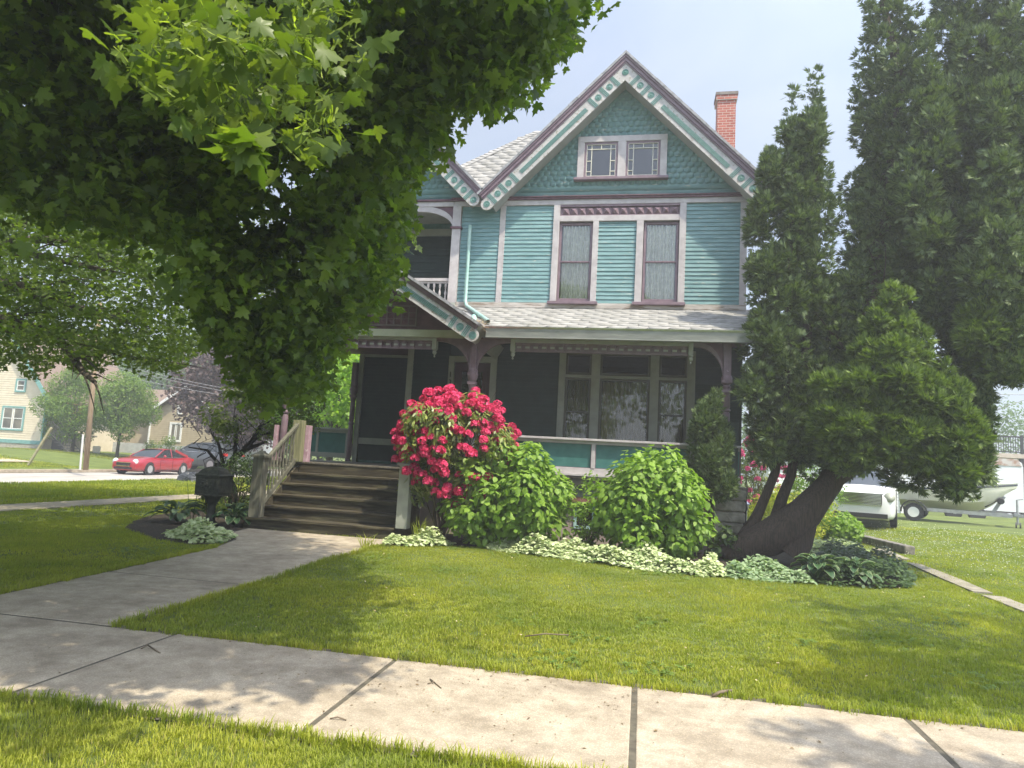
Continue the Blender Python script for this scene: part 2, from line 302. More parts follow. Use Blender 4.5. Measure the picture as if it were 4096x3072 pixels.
# side sidewalk
m = MB()
for i in range(50):
    y0 = -20+i*1.5; m.box(-14.0+.02*(y0-12), y0+.01, -.05, -12.85+.02*(y0-12), y0+1.49, .012)
tag(m.build('side_sidewalk', M_conc, local=True), kind='structure')
M_mulch = pm('dark_mulch', (.022, .017, .012), (.07, .052, .035), 25, 1.0, 1.0, 60, bdist=.04)
BED = [(-4.35, 11.6), (-3.8, 12.25), (-2.5, 12.75), (-1.1, 12.0), (.9, 11.4), (2.4, 11.4), (3.9, 11.7), (4.7, 13.2), (5.0, 17), (5.2, 22), (2.3, 22), (2.3, 14.3), (-4.4, 14.3)]
BED2 = [(-9.9, 12.3), (-9.2, 11.2), (-7.9, 10.3), (-6.9, 10.0), (-6.65, 10.8), (-7.2, 11.8), (-7.6, 12.8), (-7.8, 15), (-10.5, 15.2), (-10.4, 13.4)]
quadsheet('mulch_bed', BED, M_mulch, z=.006); quadsheet('mulch_bed', BED2, M_mulch, z=.006)
GRAV = [(9.0, 17.0), (12.5, 16.6), (17, 17.5), (21, 22), (13.5, 21.5), (11.0, 20.6), (9.4, 19.0)]
m = MB(); gs = .25
for i in range(60):
    for j in range(40):
        x, y = 8+i*gs, 16+j*gs; e = .35*math.sin(x*3.1+y*1.7)+.2*math.sin(x*7+y*5)
        if inpoly(np.array([x+e]), np.array([y+e*.6]), GRAV)[0]: m.add([(x, y, hgt(x, y)+.02), (x+gs, y, hgt(x+gs, y)+.02), (x+gs, y+gs, hgt(x+gs, y+gs)+.02), (x, y+gs, hgt(x, y+gs)+.02)], [(0, 1, 2, 3)])
tag(m.build('gravel_patch', pm('gravel', (.20, .18, .15), (.42, .38, .33), 45, 1, 1, 80, bdist=.03), local=True), kind='structure')
# buried concrete edging strips and a curb stop on the right
M_oldc = pm('old_concrete', (.20, .18, .14), (.31, .28, .22), 5, .95, .6, 50, c3=(.2, .19, .13), c3scale=4, c3lo=.55, c3hi=.7)
def strip(pts, w, z):
    m = MB(); L_ = []; R_ = []
    for i, p in enumerate(pts):
        a = np.array(pts[max(i-1, 0)]); b = np.array(pts[min(i+1, len(pts)-1)]); d = (b-a)/np.linalg.norm(b-a); q = np.array([d[1], -d[0]])*(w/2+RNG.uniform(-.03, .03)); L_.append((p[0]-q[0], p[1]-q[1], -.05)); R_.append((p[0]+q[0], p[1]+q[1], -.05))
    return m.prism(L_+R_[::-1], (0, 0, .05+z))
for i, pts in enumerate(([(5.0, 8.9), (5.1, 10.3), (5.15, 11.6)], [(5.15, 11.9), (5.25, 13.2), (5.4, 15.4)], [(5.45, 16.0), (5.6, 18.1)])):
    o = strip(pts, .26, .022).build('edging_strip', M_oldc)
    tag(o, ['worn concrete edging strip in the grass, the one nearest the camera', 'worn concrete edging strip in the grass, middle one of three', 'short concrete edging strip beside the curb stop block'][i], 'edging strip', 'concrete edging strips sunk in the grass')
m = MB().bar((5.62, 20.6, .08), (6.02, 17.3, .08), .24, .22); o = m.build('curb_stop', pm('stained_concrete', (.10, .095, .08), (.24, .22, .19), 8, .95, .9, 30), bevel=.03)
tag(o, 'long dark stained concrete curb block lying in the grass on the right', 'curb block')
o = MB().bar((5.2, 24.2, .05), (6.1, 23.2, .05), .25, .16).build('flat_stone', M_oldc, bevel=.04); tag(o, 'small flat grey stone half buried behind the concrete curb block', 'stone')

# ================================================================== THE HOUSE
house = thing('victorian_house', 'teal and lilac two storey Victorian house with scalloped gable and covered front porch', 'house', (0, 16.4, 0))
H = house
YW = 16.4
def clap(x0, x1, z0, z1, Y, pitch=.1, t=.02, mb=None, jit=True):
    m = mb or MB(); z = z0
    while z < z1-1e-4:
        zt = min(z+pitch, z1); tt = t*RNG.uniform(.8, 1.15)
        m.prism([(x0, Y-tt, z), (x0, Y-.002, zt), (x0, Y+.02, zt), (x0, Y+.02, z)], (x1-x0, 0, 0)); z += pitch
    return m
# core volumes (dark rooms behind the windows) and their outer skins
m = MB(); m.box(-4.7, 16.66, 0, 2.2, 27, 8.25); m.box(-5.8, 16.66, 0, -4.7, 27, 5.3); m.box(-8.2, 18.98, 0, -5.8, 27, 5.3); m.box(-8.2, 17.98, 5.3, -4.7, 27, 8.25)
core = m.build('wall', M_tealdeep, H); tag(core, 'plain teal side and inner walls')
fw = MB()
for a, b in ((-4.72, -3.72), (-3.58, -2.36), (-1.24, -.32), (.84, 2.09)): clap(a, b, 5.51, 7.99 if b < -2 or a > .5 else 7.56, YW, mb=fw)
fw.box(-4.72, 16.43, 5.3, -2.38, 16.66, 8.2); fw.box(-1.24, 16.43, 5.3, -.32, 16.66, 8.2); fw.box(.84, 16.43, 5.3, 2.2, 16.66, 8.2); fw.box(-2.38, 16.43, 7.56, .84, 16.66, 8.2); fw.box(-2.38, 16.43, 5.3, .84, 16.66, 5.5)
fw.build('clapboard_wall', M_teal, H)
lw = MB()
for a, b in ((-5.74, -4.80), (-3.58, -2.04), (1.14, 2.2)): clap(a, b, 1.32, 4.5, YW, mb=lw)
lw.box(-5.8, 16.43, 0, -4.66, 16.66, 4.8); lw.box(-3.73, 16.43, 0, -1.9, 16.66, 5.3); lw.box(1.0, 16.43, 0, 2.2, 16.66, 5.3); lw.box(-4.66, 16.43, 3.98, -3.73, 16.66, 5.3); lw.box(-1.9, 16.43, 4.28, 1.0, 16.66, 5.3); lw.box(-1.9, 16.43, 0, 1.0, 16.66, 1.75)
clap(-8.19, -5.9, 2.04, 4.6, 18.96, mb=lw); clap(-8.19, -5.9, 1.4, 1.86, 18.96, mb=lw)
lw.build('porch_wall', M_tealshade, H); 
m = MB(); m.box(-8.19, 18.90, 1.86, -5.9, 18.96, 2.04); m.box(-8.22, 18.90, 4.42, -5.9, 18.96, 4.6); m.box(-8.28, 18.86, 1.3, -8.14, 19.0, 4.6); m.build('wall_trim', M_trimd, H)
m = MB(); m.box(-5.89, 16.355, 1.33, -5.74, 16.5, 4.5); m.box(-5.89, 16.5, 1.33, -5.80, 18.9, 4.5); m.build('corner_board', M_trimd, H)
m = MB(); m.box(2.2, 16.45, 5.4, 2.235, 27, 8.2); m.box(2.2, 16.67, 0, 2.235, 27, 5.4); m.build('side_wall', M_teal, H)
# trim boards on the upper front
def trim(name, boxes, mat, parent=H, bevel=.006):
    m = MB()
    for b in boxes: m.box(*b)
    return m.build(name, mat, parent, bevel=bevel)
trim('frieze_board', [(-4.94, 16.345, 7.99, 2.25, 16.43, 8.12)], M_trim)
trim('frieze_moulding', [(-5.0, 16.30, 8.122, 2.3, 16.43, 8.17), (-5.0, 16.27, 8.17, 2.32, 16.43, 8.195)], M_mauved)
trim('corner_board', [(2.09, 16.355, 5.37, 2.243, 16.43, 7.988), (2.205, 16.43, 5.37, 2.243, 16.55, 7.988)], M_trim)
trim('vertical_board', [(-3.72, 16.355, 5.50, -3.58, 16.43, 7.988)], M_trim)
trim('base_board', [(-4.98, 16.35, 5.37, 2.25, 16.43, 5.498)], pm('weathered_base_board', (.36, .32, .29), (.5, .46, .43), 8, .8, .7, 30, stretch=(.5, 1, 4), c3=(.22, .17, .13), c3scale=3, c3lo=.5, c3hi=.62))
# ---- upper windows
def lacemat():
    m = bpy.data.materials.new('lace_curtain'); m.use_nodes = True; n = m.node_tree.nodes; l = m.node_tree.links; p = n['Principled BSDF']; p.inputs['Roughness'].default_value = .9
    t = n.new('ShaderNodeTexCoord'); v = n.new('ShaderNodeTexVoronoi'); v.inputs['Scale'].default_value = 34; v.feature = 'DISTANCE_TO_EDGE'; l.new(t.outputs['Object'], v.inputs['Vector'])
    z = n.new('ShaderNodeTexNoise'); z.inputs['Scale'].default_value = 9; z.inputs['Detail'].default_value = 4; l.new(t.outputs['Object'], z.inputs['Vector'])
    a = n.new('ShaderNodeMath'); a.operation = 'MULTIPLY_ADD'; l.new(v.outputs['Distance'], a.inputs[0]); a.inputs[1].default_value = 2.0; l.new(z.outputs['Fac'], a.inputs[2])
    r = n.new('ShaderNodeValToRGB'); r.color_ramp.elements[0].position = .5; r.color_ramp.elements[1].position = .72; r.color_ramp.elements[0].color = (.95, .95, .86, 1); r.color_ramp.elements[1].color = (.62, .64, .56, 1)
    l.new(a.outputs[0], r.inputs[0]); l.new(r.outputs[0], p.inputs['Base Color']); return m
M_lace = lacemat()
def curtain(x0, x1, z0, z1, Y, mat, parent, amp=.02, n=14, seed=0):
    m = MB(); k = n*8; rg = np.random.default_rng(seed); ph = rg.uniform(0, 6.28, 3); vs = []
    for i in range(k+1):
        u = i/k; x = x0+(x1-x0)*u; y = Y+amp*(math.sin(u*n*6.283+ph[0]+1.5*math.sin(u*7+ph[1]))+.5*math.sin(u*n*3.1+ph[2]))
        vs += [(x, y, z0), (x, y, z1)]
    m.add(vs, [(2*i, 2*i+2, 2*i+3, 2*i+1) for i in range(k)]); return m.build('curtain', mat, parent, smooth=True)
def sash_window(x0, x1, z0, z1, Y, parent, meet=None, fm=M_mauve, fw_=.055, gm=M_glass, lace=True, seed=1, back=True):
    m = MB(); d0, d1 = Y-.0, Y+.06
    m.box(x0, d0, z0, x0+fw_, d1, z1); m.box(x1-fw_, d0, z0, x1, d1, z1); m.box(x0+fw_, d0, z1-fw_, x1-fw_, d1, z1); m.box(x0+fw_, d0, z0, x1-fw_, d1, z0+fw_*1.3)
    if meet: m.box(x0+fw_, d0-.012, meet-.018, x1-fw_, d1-.003, meet+.018)
    w = m.build('window', fm, parent, bevel=.004)
    ORG[w.name] = ORG[parent.name]
    g = MB()
    for a, b in (([z0+fw_*1.3, meet-.018], [meet+.018, z1-fw_]) if meet else ([z0+fw_*1.3, z1-fw_], )): g.box(x0+fw_, Y+.03, a, x1-fw_, Y+.034, b)
    g.build('pane', gm, w)
    if lace is not None: curtain(x0+fw_+.02, x1-fw_-.02, z0+.06, z1-.06, Y+.095, M_lace if lace else M_curt, w, amp=.040, n=9 if lace else 11, seed=seed)
    return w
sash_window(-2.20, -1.38, 5.56, 7.54, 16.42, H, 6.55, seed=1); sash_window(-.14, .68, 5.56, 7.54, 16.42, H, 6.55, seed=5)
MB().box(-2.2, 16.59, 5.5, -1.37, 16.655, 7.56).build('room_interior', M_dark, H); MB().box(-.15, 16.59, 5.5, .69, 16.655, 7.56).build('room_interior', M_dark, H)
trim('window_casing', [(-2.36, 16.34, 5.53, -2.205, 16.47, 7.988), (-2.205, 16.34, 7.56, .69, 16.47, 7.70), (-1.375, 16.34, 5.53, -1.235, 16.47, 7.56), (-.32, 16.34, 5.53, -.155, 16.47, 7.56), (.69, 16.34, 5.53, .845, 16.47, 7.988)], M_trim)
trim('window_sill', [(-2.41, 16.26, 5.46, -1.19, 16.42, 5.53)], M_mauve); trim('window_sill', [(-.37, 16.26, 5.46, .87, 16.42, 5.53)], M_mauve)
# pyramid block band over the windows
m = MB(); n_ = 14; xa, xb = -2.17, .665; w_ = (xb-xa)/n_; m.box(-2.2, 16.41, 7.70, .69, 16.43, 7.988)
for i in range(n_):
    a = xa+i*w_+.008; b = xa+(i+1)*w_-.008; c_, d_ = 7.73, 7.925; mid = ((a+b)/2, 16.32, (c_+d_)/2)
    m.add([(a, 16.405, c_), (b, 16.405, c_), (b, 16.405, d_), (a, 16.405, d_), mid], [(0, 1, 4), (1, 2, 4), (2, 3, 4), (3, 0, 4)])
m.box(-2.2, 16.35, 7.70, .69, 16.41, 7.722); m.box(-2.2, 16.36, 7.935, .69, 16.41, 7.988)
m.build('pyramid_band', M_mauve, H)
# ---- scalloped gable
def tileset(name, P0, U, V, Nn, nu, nv, pu, pv, mat, parent, prof, keep, th=.022, over=1.35, gap=.004, jit=.0, wob=.0):
    U, V, Nn = (np.array(a, float) for a in (U, V, Nn))
    pts = [(p[0]*(pu-gap), p[1]*pv) for p in prof]; top = [((pu-gap)/2, pv*over), (-(pu-gap)/2, pv*over)]
    k = len(pts); front = [(x, z, th*(1-z/(pv*over))+.002) for x, z in pts+top]; back = [(x, z, 0) for x, z in pts]
    tv = front+back; fs = [tuple(range(k+2))]+[(i, k+2+i, k+2+i+1, i+1) for i in range(k-1)]
    pos = []; 
    for j in range(nv):
        for i in range(-1, nu+1):
            a = (i+.5*(j % 2)+.5)*pu; b = j*pv; p = np.array(P0)+U*a+V*b
            if keep(p+V*pv*.4): pos.append(p+U*RNG.uniform(-jit, jit)+V*RNG.uniform(-jit, jit)+Nn*RNG.uniform(0, wob))
    n = len(pos); Mx = np.tile(np.stack([U, V, Nn], -1)[None], (n, 1, 1)); ang = RNG.normal(0, jit*1.2, n)
    return scatter(name, tv, fs, np.array(pos), Mx, np.ones(n), mat, parent)
arc = [(-.5, .5)]+[(-.5*math.cos(t), .46-.46*math.sin(t)) for t in np.linspace(.0, math.pi, 13)[1:-1]]+[(.5, .5)]
sq = [(-.5, 0), (.5, 0)]
def in_gable(ax, az, sl, zb): return lambda p: p[2] > zb-.2 and p[2] < az-abs(p[0]-ax)*sl+.10
G1 = in_gable(-.71, 10.93, 1.007, 8.19)
hole = lambda p: (-1.70 < p[0] < .23 and 8.72 < p[2] < 9.62)
tileset('scallop_shingles', (-4.3, 16.395, 8.47), (1, 0, 0), (0, 0, 1), (0, -1, 0), 44, 19, .163, .137, M_teal, H, arc, lambda p: G1(p) and not hole(p), wob=.004)
tileset('square_shingles', (-4.3, 16.395, 8.196), (1, 0, 0), (0, 0, 1), (0, -1, 0), 44, 2, .163, .137, M_teal, H, sq, G1, wob=.003)
m = MB(); m.prism([(-3.6, 16.40, 8.15), (2.2, 16.40, 8.15), (2.2, 16.40, 8.25), (-.71, 16.40, 11.1), (-3.6, 16.40, 8.25)], (0, .1, 0)); m.build('gable_wall', M_teal, H)
m = MB(); m.box(-1.83, 16.32, 9.585, .345, 16.395, 9.735); m.box(-1.83, 16.32, 8.655, -1.665, 16.395, 9.585); m.box(.185, 16.32, 8.655, .345, 16.395, 9.585); m.box(-.84, 16.32, 8.655, -.64, 16.395, 9.585); m.build('attic_window_casing', M_trim, H, bevel=.006)
trim('attic_window_sill', [(-1.90, 16.24, 8.585, .39, 16.395, 8.65)], M_mauve)
for a, b in ((-1.66, -.842), (-.638, .183)):
    m = MB(); Y0, Y1 = 16.345, 16.39; f_ = .05; z0, z1 = 8.657, 9.58
    m.box(a, Y0, z0, a+f_, Y1, z1); m.box(b-f_, Y0, z0, b, Y1, z1); m.box(a+f_, Y0, z1-f_, b-f_, Y1, z1); m.box(a+f_, Y0, z0, b-f_, Y1, z0+f_)
    w = m.build('attic_window', M_mauve, H); ORG[w.name] = ORG[H.name]
    ia, ib, ja, jb = a+f_, b-f_, z0+f_, z1-f_; q = .125; t_ = .009; mm = MB(); Yf, Yb = 16.352, 16.385
    for x in (ia+q, ib-q): mm.box(x-t_, Yf, ja, x+t_, Yb, jb)
    mm.box(ia, Yf-.002, jb-q-t_, ib, Yb-.001, jb-q+t_); xm = (ia+ib)/2; mm.box(xm-t_, Yf, jb-q+t_, xm+t_, Yb, jb)
    for z in (ja+q, ja+q+.27):
        mm.box(ia, Yf-.002, z-t_, ia+q-t_, Yb-.001, z+t_); mm.box(ib-q+t_, Yf-.002, z-t_, ib, Yb-.001, z+t_)
    for x0, x1, y0, y1 in ((ia, ia+t_*1.5, ja, jb), (ib-t_*1.5, ib, ja, jb)): mm.box(x0, Yf, y0, x1, Yb, y1)
    mm.box(ia, Yf-.001, ja, ib, Yb-.002, ja+t_*1.5); mm.box(ia, Yf-.001, jb-t_*1.5, ib, Yb-.002, jb)
    mm.build('muntins', M_muntin, w); MB().box(ia, 16.372, ja, ib, 16.376, jb).build('pane', M_dglass, w)
# ---- bargeboards
M_flute = pm('fluting_paint', (.085, .19, .17), (.13, .25, .23), 12, .6, .15, 40)
def rake(O, ang, side, s_end, Y, items, panel, tw=.305, parent=H, th=.05, crown=.15, first=True, label=None):
    """O: inner lower apex; side -1 left, +1 right. items: ('r',s)|('b',s)"""
    ca, sa = math.cos(ang), math.sin(ang)
    u = np.array([side*ca, 0, -sa]); v = np.array([side*sa, 0, ca]); O = np.array([O[0], Y, O[1]])
    P = lambda s, t, y=0: O+u*s+v*t+np.array([0, y, 0]); k = math.tan(ang)
    mit = lambda t: -t*k if True else 0
    end = [(s_end+tw/2*math.sin(a), tw/2-tw/2*math.cos(a)) for a in np.linspace(math.pi, 0, 9)]
    mb = MB(); poly = [(0, 0), (mit(tw), tw)]+end; poly = [P(s, t) for s, t in poly]; mb.prism(poly, (0, th, 0))
    board = mb.build('bargeboard', M_rake, parent); ORG[board.name] = ORG[parent.name]
    fl = MB()
    def fbar(s0, s1, t0, t1, y): fl.prism([P(s0, t0, -y), P(s1, t0, -y), P(s1, t1, -y), P(s0, t1, -y)], (0, y-.0005, 0))
    for kind, s in items:
        if kind == 'b':
            for q in (-.037, 0, .037): fbar(s+q-.011, s+q+.011, .008, tw-.008, .014)
        else:
            c = P(s, tw/2)
            MB().lathe([(.0, .018), (.018, .018), (.026, .010), (.034, .006), (.042, .014), (.052, .014), (.058, .004), (.066, .012), (.078, .012), (.083, .001)], c, 20, axis=(0, -1, 0)).build('rosette', M_flute, board, autosm=True)
    for s0, s1 in panel:
        for q in (.10, .128, .156, .184): fbar(s0+.02, s1-.02, q-.009, q+.009, .014)
    fl.build('fluted_panel', M_flute, board)
    cr = MB(); t0, t1 = tw, tw+crown
    for (a, b, y) in ((t0, t0+.035, -.02), (t0+.035, t0+.105, -.045), (t0+.105, t1, -.075)):
        cr.prism([P(mit(a), a, y), P(mit(b), b, y), P(s_end-.02, b, y), P(s_end-.02, a, y)], (0, th-y-.001, 0))
    cr.build('crown_moulding', M_mauve, parent)
    ed = MB(); t2 = t1+.05
    ns = 16
    for i in range(ns):
        s0 = (mit(t1) if i == 0 else s_end*i/ns); s1 = s_end*(i+1)/ns+.01; s0b = (mit(t2) if i == 0 else s0); dz = RNG.uniform(0, .012)
        ed.prism([P(s0, t1, -.10), P(s0b, t2+dz, -.10), P(s1, t2+dz, -.10), P(s1, t1, -.10)], (0, .5, 0))
    ed.build('roof_edge', M_roofe, parent)
    return P
def roofslab(O, ang, side, s_end, Y0, Y1, t0, t1, name='roof_slab', mat=None, parent=H):
    ca, sa = math.cos(ang), math.sin(ang); u = np.array([side*ca, 0, -sa]); v = np.array([side*sa, 0, ca]); O = np.array([O[0], Y0, O[1]]); k = math.tan(ang)
    P = lambda s, t: O+u*s+v*t
    return MB().prism([P(-t0*k, t0), P(-t1*k, t1), P(s_end, t1), P(s_end, t0)], (0, Y1-Y0, 0)).build(name, mat or M_soffit, parent)
A1 = math.atan(1.007); O1 = (-.715, 10.93)
it = [('b', .185), ('r', .37), ('b', .555), ('r', .74), ('b', .925), ('b', 3.55), ('r', 3.735), ('b', 3.92), ('r', 4.105), ('b', 4.29), ('r', 4.475)]
P_ = rake(O1, A1, -1, 4.475, 15.9, it, [(1.12, 3.36)]); rake(O1, A1, 1, 4.475, 15.9, it, [(1.12, 3.36)])
MB().lathe([(.0, .018), (.018, .018), (.026, .010), (.034, .006), (.042, .014), (.052, .014), (.058, .004), (.066, .012), (.078, .012), (.083, .001)], (-.715, 15.9, 11.13), 20, axis=(0, -1, 0)).build('rosette', M_tealdeep, H)
for sd_ in (-1, 1): roofslab(O1, A1, sd_, 4.40, 15.95, 23.0, .03, .45)
O2 = (-6.5, 9.95); it2 = [('b', .185), ('r', .37), ('b', .555), ('b', 2.0), ('r', 2.19), ('b', 2.375), ('r', 2.56), ('b', 2.75), ('r', 2.935)]
for sd_ in (-1, 1):
    rake(O2, A1, sd_, 2.935, 15.9, it2, [(.75, 1.85)]); roofslab(O2, A1, sd_, 2.86, 15.95, 22.0, .03, .45)
G2 = in_gable(-6.5, 9.95, 1.007, 8.19)
tileset('scallop_shingles', (-9.0, 16.395, 8.47), (1, 0, 0), (0, 0, 1), (0, -1, 0), 30, 12, .163, .137, M_teal, H, arc, G2, wob=.004)
tileset('square_shingles', (-9.0, 16.395, 8.196), (1, 0, 0), (0, 0, 1), (0, -1, 0), 30, 2, .163, .137, M_teal, H, sq, G2)
m = MB(); m.prism([(-8.4, 16.40, 8.15), (-4.6, 16.40, 8.15), (-4.6, 16.40, 8.2), (-6.5, 16.40, 10.1), (-8.4, 16.40, 8.2)], (0, .1, 0)); m.build('gable_wall', M_teal, H)
# hex shingles on the roofs
hexp = [(-.5, .55), (-.34, .12), (-.17, 0), (.17, 0), (.34, .12), (.5, .55)]
def roof_tiles(O, ang, side, s_end, Y0, Y1, t, name='roof_shingles', keep=lambda p: True):
    k0 = keep; keep = lambda p: k0(p) and p[1] > Y0+.2 and p[1] < Y1 and (p[0]-O[0])*side > t*math.sin(ang)*.0+.30
    ca, sa = math.cos(ang), math.sin(ang); u = np.array([side*ca, 0, -sa]); v = np.array([side*sa, 0, ca]); P0 = np.array([O[0], Y0, O[1]])+u*s_end+v*t
    U = np.array([0, 1.0, 0])*side if side > 0 else np.array([0, -1.0, 0]); V = -u; Nn = v
    if side < 0: P0 = P0+np.array([0, Y1-Y0, 0])
    return tileset(name, P0, U, V, Nn, int((Y1-Y0)/.42)+1, int((s_end+t)/.27)+1, .42, .27, M_roof, H, hexp, keep, th=.011, jit=.006)
roof_tiles(O1, A1, -1, 4.42, 15.9, 19.5, .505, keep=lambda p: p[2] > 8.2)
roof_tiles(O2, A1, 1, 2.88, 15.9, 19.5, .505, keep=lambda p: p[2] > 8.2)
roof_tiles(O1, A1, 1, 4.42, 15.9, 22.0, .505)
# main hipped roof behind the two gables: plane z = 8.10+0.9(Y-16.2)
a9 = math.atan(.9); V9 = np.array([0, math.cos(a9), math.sin(a9)]); N9 = np.array([0, -math.sin(a9), math.cos(a9)])
def plane9(x, y):
    d = ray(x, y); t = (8.1-1.6-.9*16.2)/(d[2]-.9*d[1]); return EYE+d*t
hp = [plane9(1700, 738), plane9(1824, 680), plane9(2157, 526), (-1.8, 23.2, 14.4-.0), (-1.6, 16.2, 8.1), (-8.6, 16.2, 8.1)]
hp = [(-8.6, 16.56, 8.424), (-3.9, 16.56, 8.424), (-1.0, 19.6, 11.16), (-1.0, 20.66, 12.114), plane9(2157, 526), plane9(1824, 680), plane9(1700, 738)]
m = MB(); m.prism([np.array(p)-N9*.02 for p in hp], -N9*.15); m.build('main_roof', M_roofe, H)
edge = [(p[0], p[1]) for p in hp]
def hkeep(p): return bool(inpoly(np.array([p[0]]), np.array([p[1]]), edge)[0])
tileset('roof_shingles', (-8.6, 16.2, 8.1), (1, 0, 0), V9, N9, 20, 26, .42, .27, M_roof, H, hexp, hkeep, th=.011, jit=.006)
ridge = MB(); e = [np.array(p) for p in hp[4:]]
for a, b in zip(e[:-1], e[1:]):
    d = b-a; k = max(1, int(np.linalg.norm(d)/.2))
    for i in range(k): ridge.bar(a+d*i/k+N9*.01, a+d*(i+1.15)/k+N9*.028, .22, .02, up=N9)
ridge.build('ridge_caps', M_roof, H)
m = MB(); m.box(-9, 22.9, 8, 2.3, 23.2, 12); m.prism([(-8.3, 17, 8.1), (2.1, 17, 8.1), (-1.2, 22.8, 12.2), (-3.6, 22.8, 12.0)], (0, .3, 0)); 
# chimney
M_brick = bpy.data.materials.new('red_brick'); M_brick.use_nodes = True; n = M_brick.node_tree.nodes; l = M_brick.node_tree.links; p = n['Principled BSDF']; p.inputs['Roughness'].default_value = .9
t = n.new('ShaderNodeTexCoord'); mpn = n.new('ShaderNodeMapping'); mpn.inputs['Rotation'].default_value = (R(90), 0, 0); b = n.new('ShaderNodeTexBrick'); b.inputs['Scale'].default_value = 1; b.inputs['Brick Width'].default_value = .215; b.inputs['Row Height'].default_value = .078; b.inputs['Mortar Size'].default_value = .007
b.inputs['Color1'].default_value = (.27, .065, .045, 1); b.inputs['Color2'].default_value = (.38, .11, .075, 1); b.inputs['Mortar'].default_value = (.42, .38, .34, 1)
sx = n.new('ShaderNodeSeparateXYZ'); cx = n.new('ShaderNodeCombineXYZ'); ad = n.new('ShaderNodeMath'); l.new(t.outputs['Object'], sx.inputs[0]); l.new(sx.outputs[0], ad.inputs[0]); l.new(sx.outputs[1], ad.inputs[1]); l.new(ad.outputs[0], cx.inputs[0]); l.new(sx.outputs[2], cx.inputs[1]); l.new(cx.outputs[0], b.inputs['Vector'])
l.new(b.outputs['Color'], p.inputs['Base Color']); bm_ = n.new('ShaderNodeBump'); bm_.inputs['Strength'].default_value = .6; bm_.inputs['Distance'].default_value = .01; l.new(b.outputs['Fac'], bm_.inputs['Height']); bm_.invert = True; l.new(bm_.outputs[0], p.inputs['Normal'])
MB().box(1.84, 20, 9.0, 2.36, 20.5, 12.55).build('chimney', M_brick, H)
ch = MB().box(1.80, 19.96, 12.552, 2.40, 20.54, 12.70).build('chimney_top', M_brick, H); MB().box(1.78, 19.94, 12.702, 2.42, 20.56, 12.79).build('chimney_cap', pm('sooty_cap', (.14, .12, .11), (.22, .19, .17), 8, .95, .4), H)
# ---- loggia (upper porch) on the left
M_trimp = M_trim
trim('loggia_post', [(-4.945, 16.30, 5.47, -4.725, 16.5, 7.985)], M_trim); trim('loggia_post', [(-8.36, 16.30, 5.47, -8.14, 16.5, 7.985)], M_trim)
trim('post_band', [(-4.985, 16.27, 7.38, -4.69, 16.5, 7.44)], M_mauved)
trim('loggia_frieze', [(-8.5, 16.345, 7.99, -4.95, 16.43, 8.12)], M_trim); trim('frieze_moulding', [(-8.5, 16.30, 8.122, -5.0, 16.43, 8.17)], M_mauved)
def archb(xp, xc, zt, zb, wd, Y, sgn, name='arch_bracket', mat=M_trim, fill=M_mauved, parent=H, d=.08):
    # quarter arch from the post foot (xp, zb) to the beam (xc, zt); arch band of width wd, fan panel in the corner
    n = 12; m = MB(); inn = []; out = []
    for i in range(n+1):
        a = math.pi/2*i/n; inn.append((xc+(xp-xc)*math.cos(a)**.9 if math.cos(a) > 1e-6 else xc, zb+(zt-zb-wd)*math.sin(a)))
        out.append((xc+(xp-xc)*(math.cos(a)**.9 if math.cos(a) > 1e-6 else 0)+sgn*wd*math.cos(a)*.0, zb+(zt-zb-wd)*math.sin(a)))
    lo = inn; hi = [(x+(sgn*-1)*0, min(z+wd*1.25, zt)) for x, z in inn]
    for i in range(n): m.prism([(lo[i][0], Y, lo[i][1]), (lo[i+1][0], Y, lo[i+1][1]), (hi[i+1][0], Y, hi[i+1][1]), (hi[i][0], Y, hi[i][1])], (0, d, 0))
    m.build(name, mat, parent)
    f = MB(); pts = [(x, z) for x, z in hi]+[(xp, zt)]
    f.prism([(x, Y+d*.4, z) for x, z in pts], (0, d*.3, 0))
    for k in range(1, 7):
        a = math.pi/2*k/7; i = k*n//7; q = hi[min(i, n)]; c = (xp, zt)
        f.bar((q[0], Y+d*.38, q[1]), (c[0]+(q[0]-c[0])*.15, Y+d*.38, c[1]+(q[1]-c[1])*.15), .008, .012, up=(0, 1, 0))
    f.build('fan_panel', fill, parent)
archb(-4.945, -5.95, 7.99, 7.40, .12, 16.36, -1); archb(-8.14, -7.1, 7.99, 7.40, .12, 16.36, 1)
def baluster(m, x, y, z0, z1, r=.035, n=10):
    h = z1-z0; p = [(.9, 0), (.9, .12), (.45, .14), (.9, .18), (.5, .22), (.95, .36), (.8, .46), (.45, .6), (.42, .68), (.8, .71), (.45, .74), (.9, .80), (.9, 1)]
    m.lathe([(a*r, b*h) for a, b in p], (x, y, z0), n)
rl = trim('loggia_rail', [(-8.14, 16.36, 6.03, -4.95, 16.48, 6.11), (-8.14, 16.39, 5.985, -4.95, 16.45, 6.03), (-8.14, 16.38, 5.50, -4.95, 16.46, 5.56)], M_trim); ORG[rl.name] = ORG[H.name]
for i in range(20):
    m = MB(); baluster(m, -5.04-.155*i, 16.42, 5.56, 5.985); m.build('baluster', M_trim, rl, autosm=True)
trim('loggia_floor', [(-8.5, 16.3, 5.3, -4.74, 18.0, 5.47)], M_trimd)
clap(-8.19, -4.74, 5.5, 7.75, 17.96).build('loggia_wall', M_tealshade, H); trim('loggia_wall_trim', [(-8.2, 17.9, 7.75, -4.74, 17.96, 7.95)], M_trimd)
MB().box(-8.5, 16.44, 8.12, -4.74, 18.0, 8.2).build('loggia_ceiling', M_trimd, H)
MB().box(-4.735, 16.66, 5.3, -4.72, 18, 8.15).build('loggia_side_wall', M_tealshade, H)
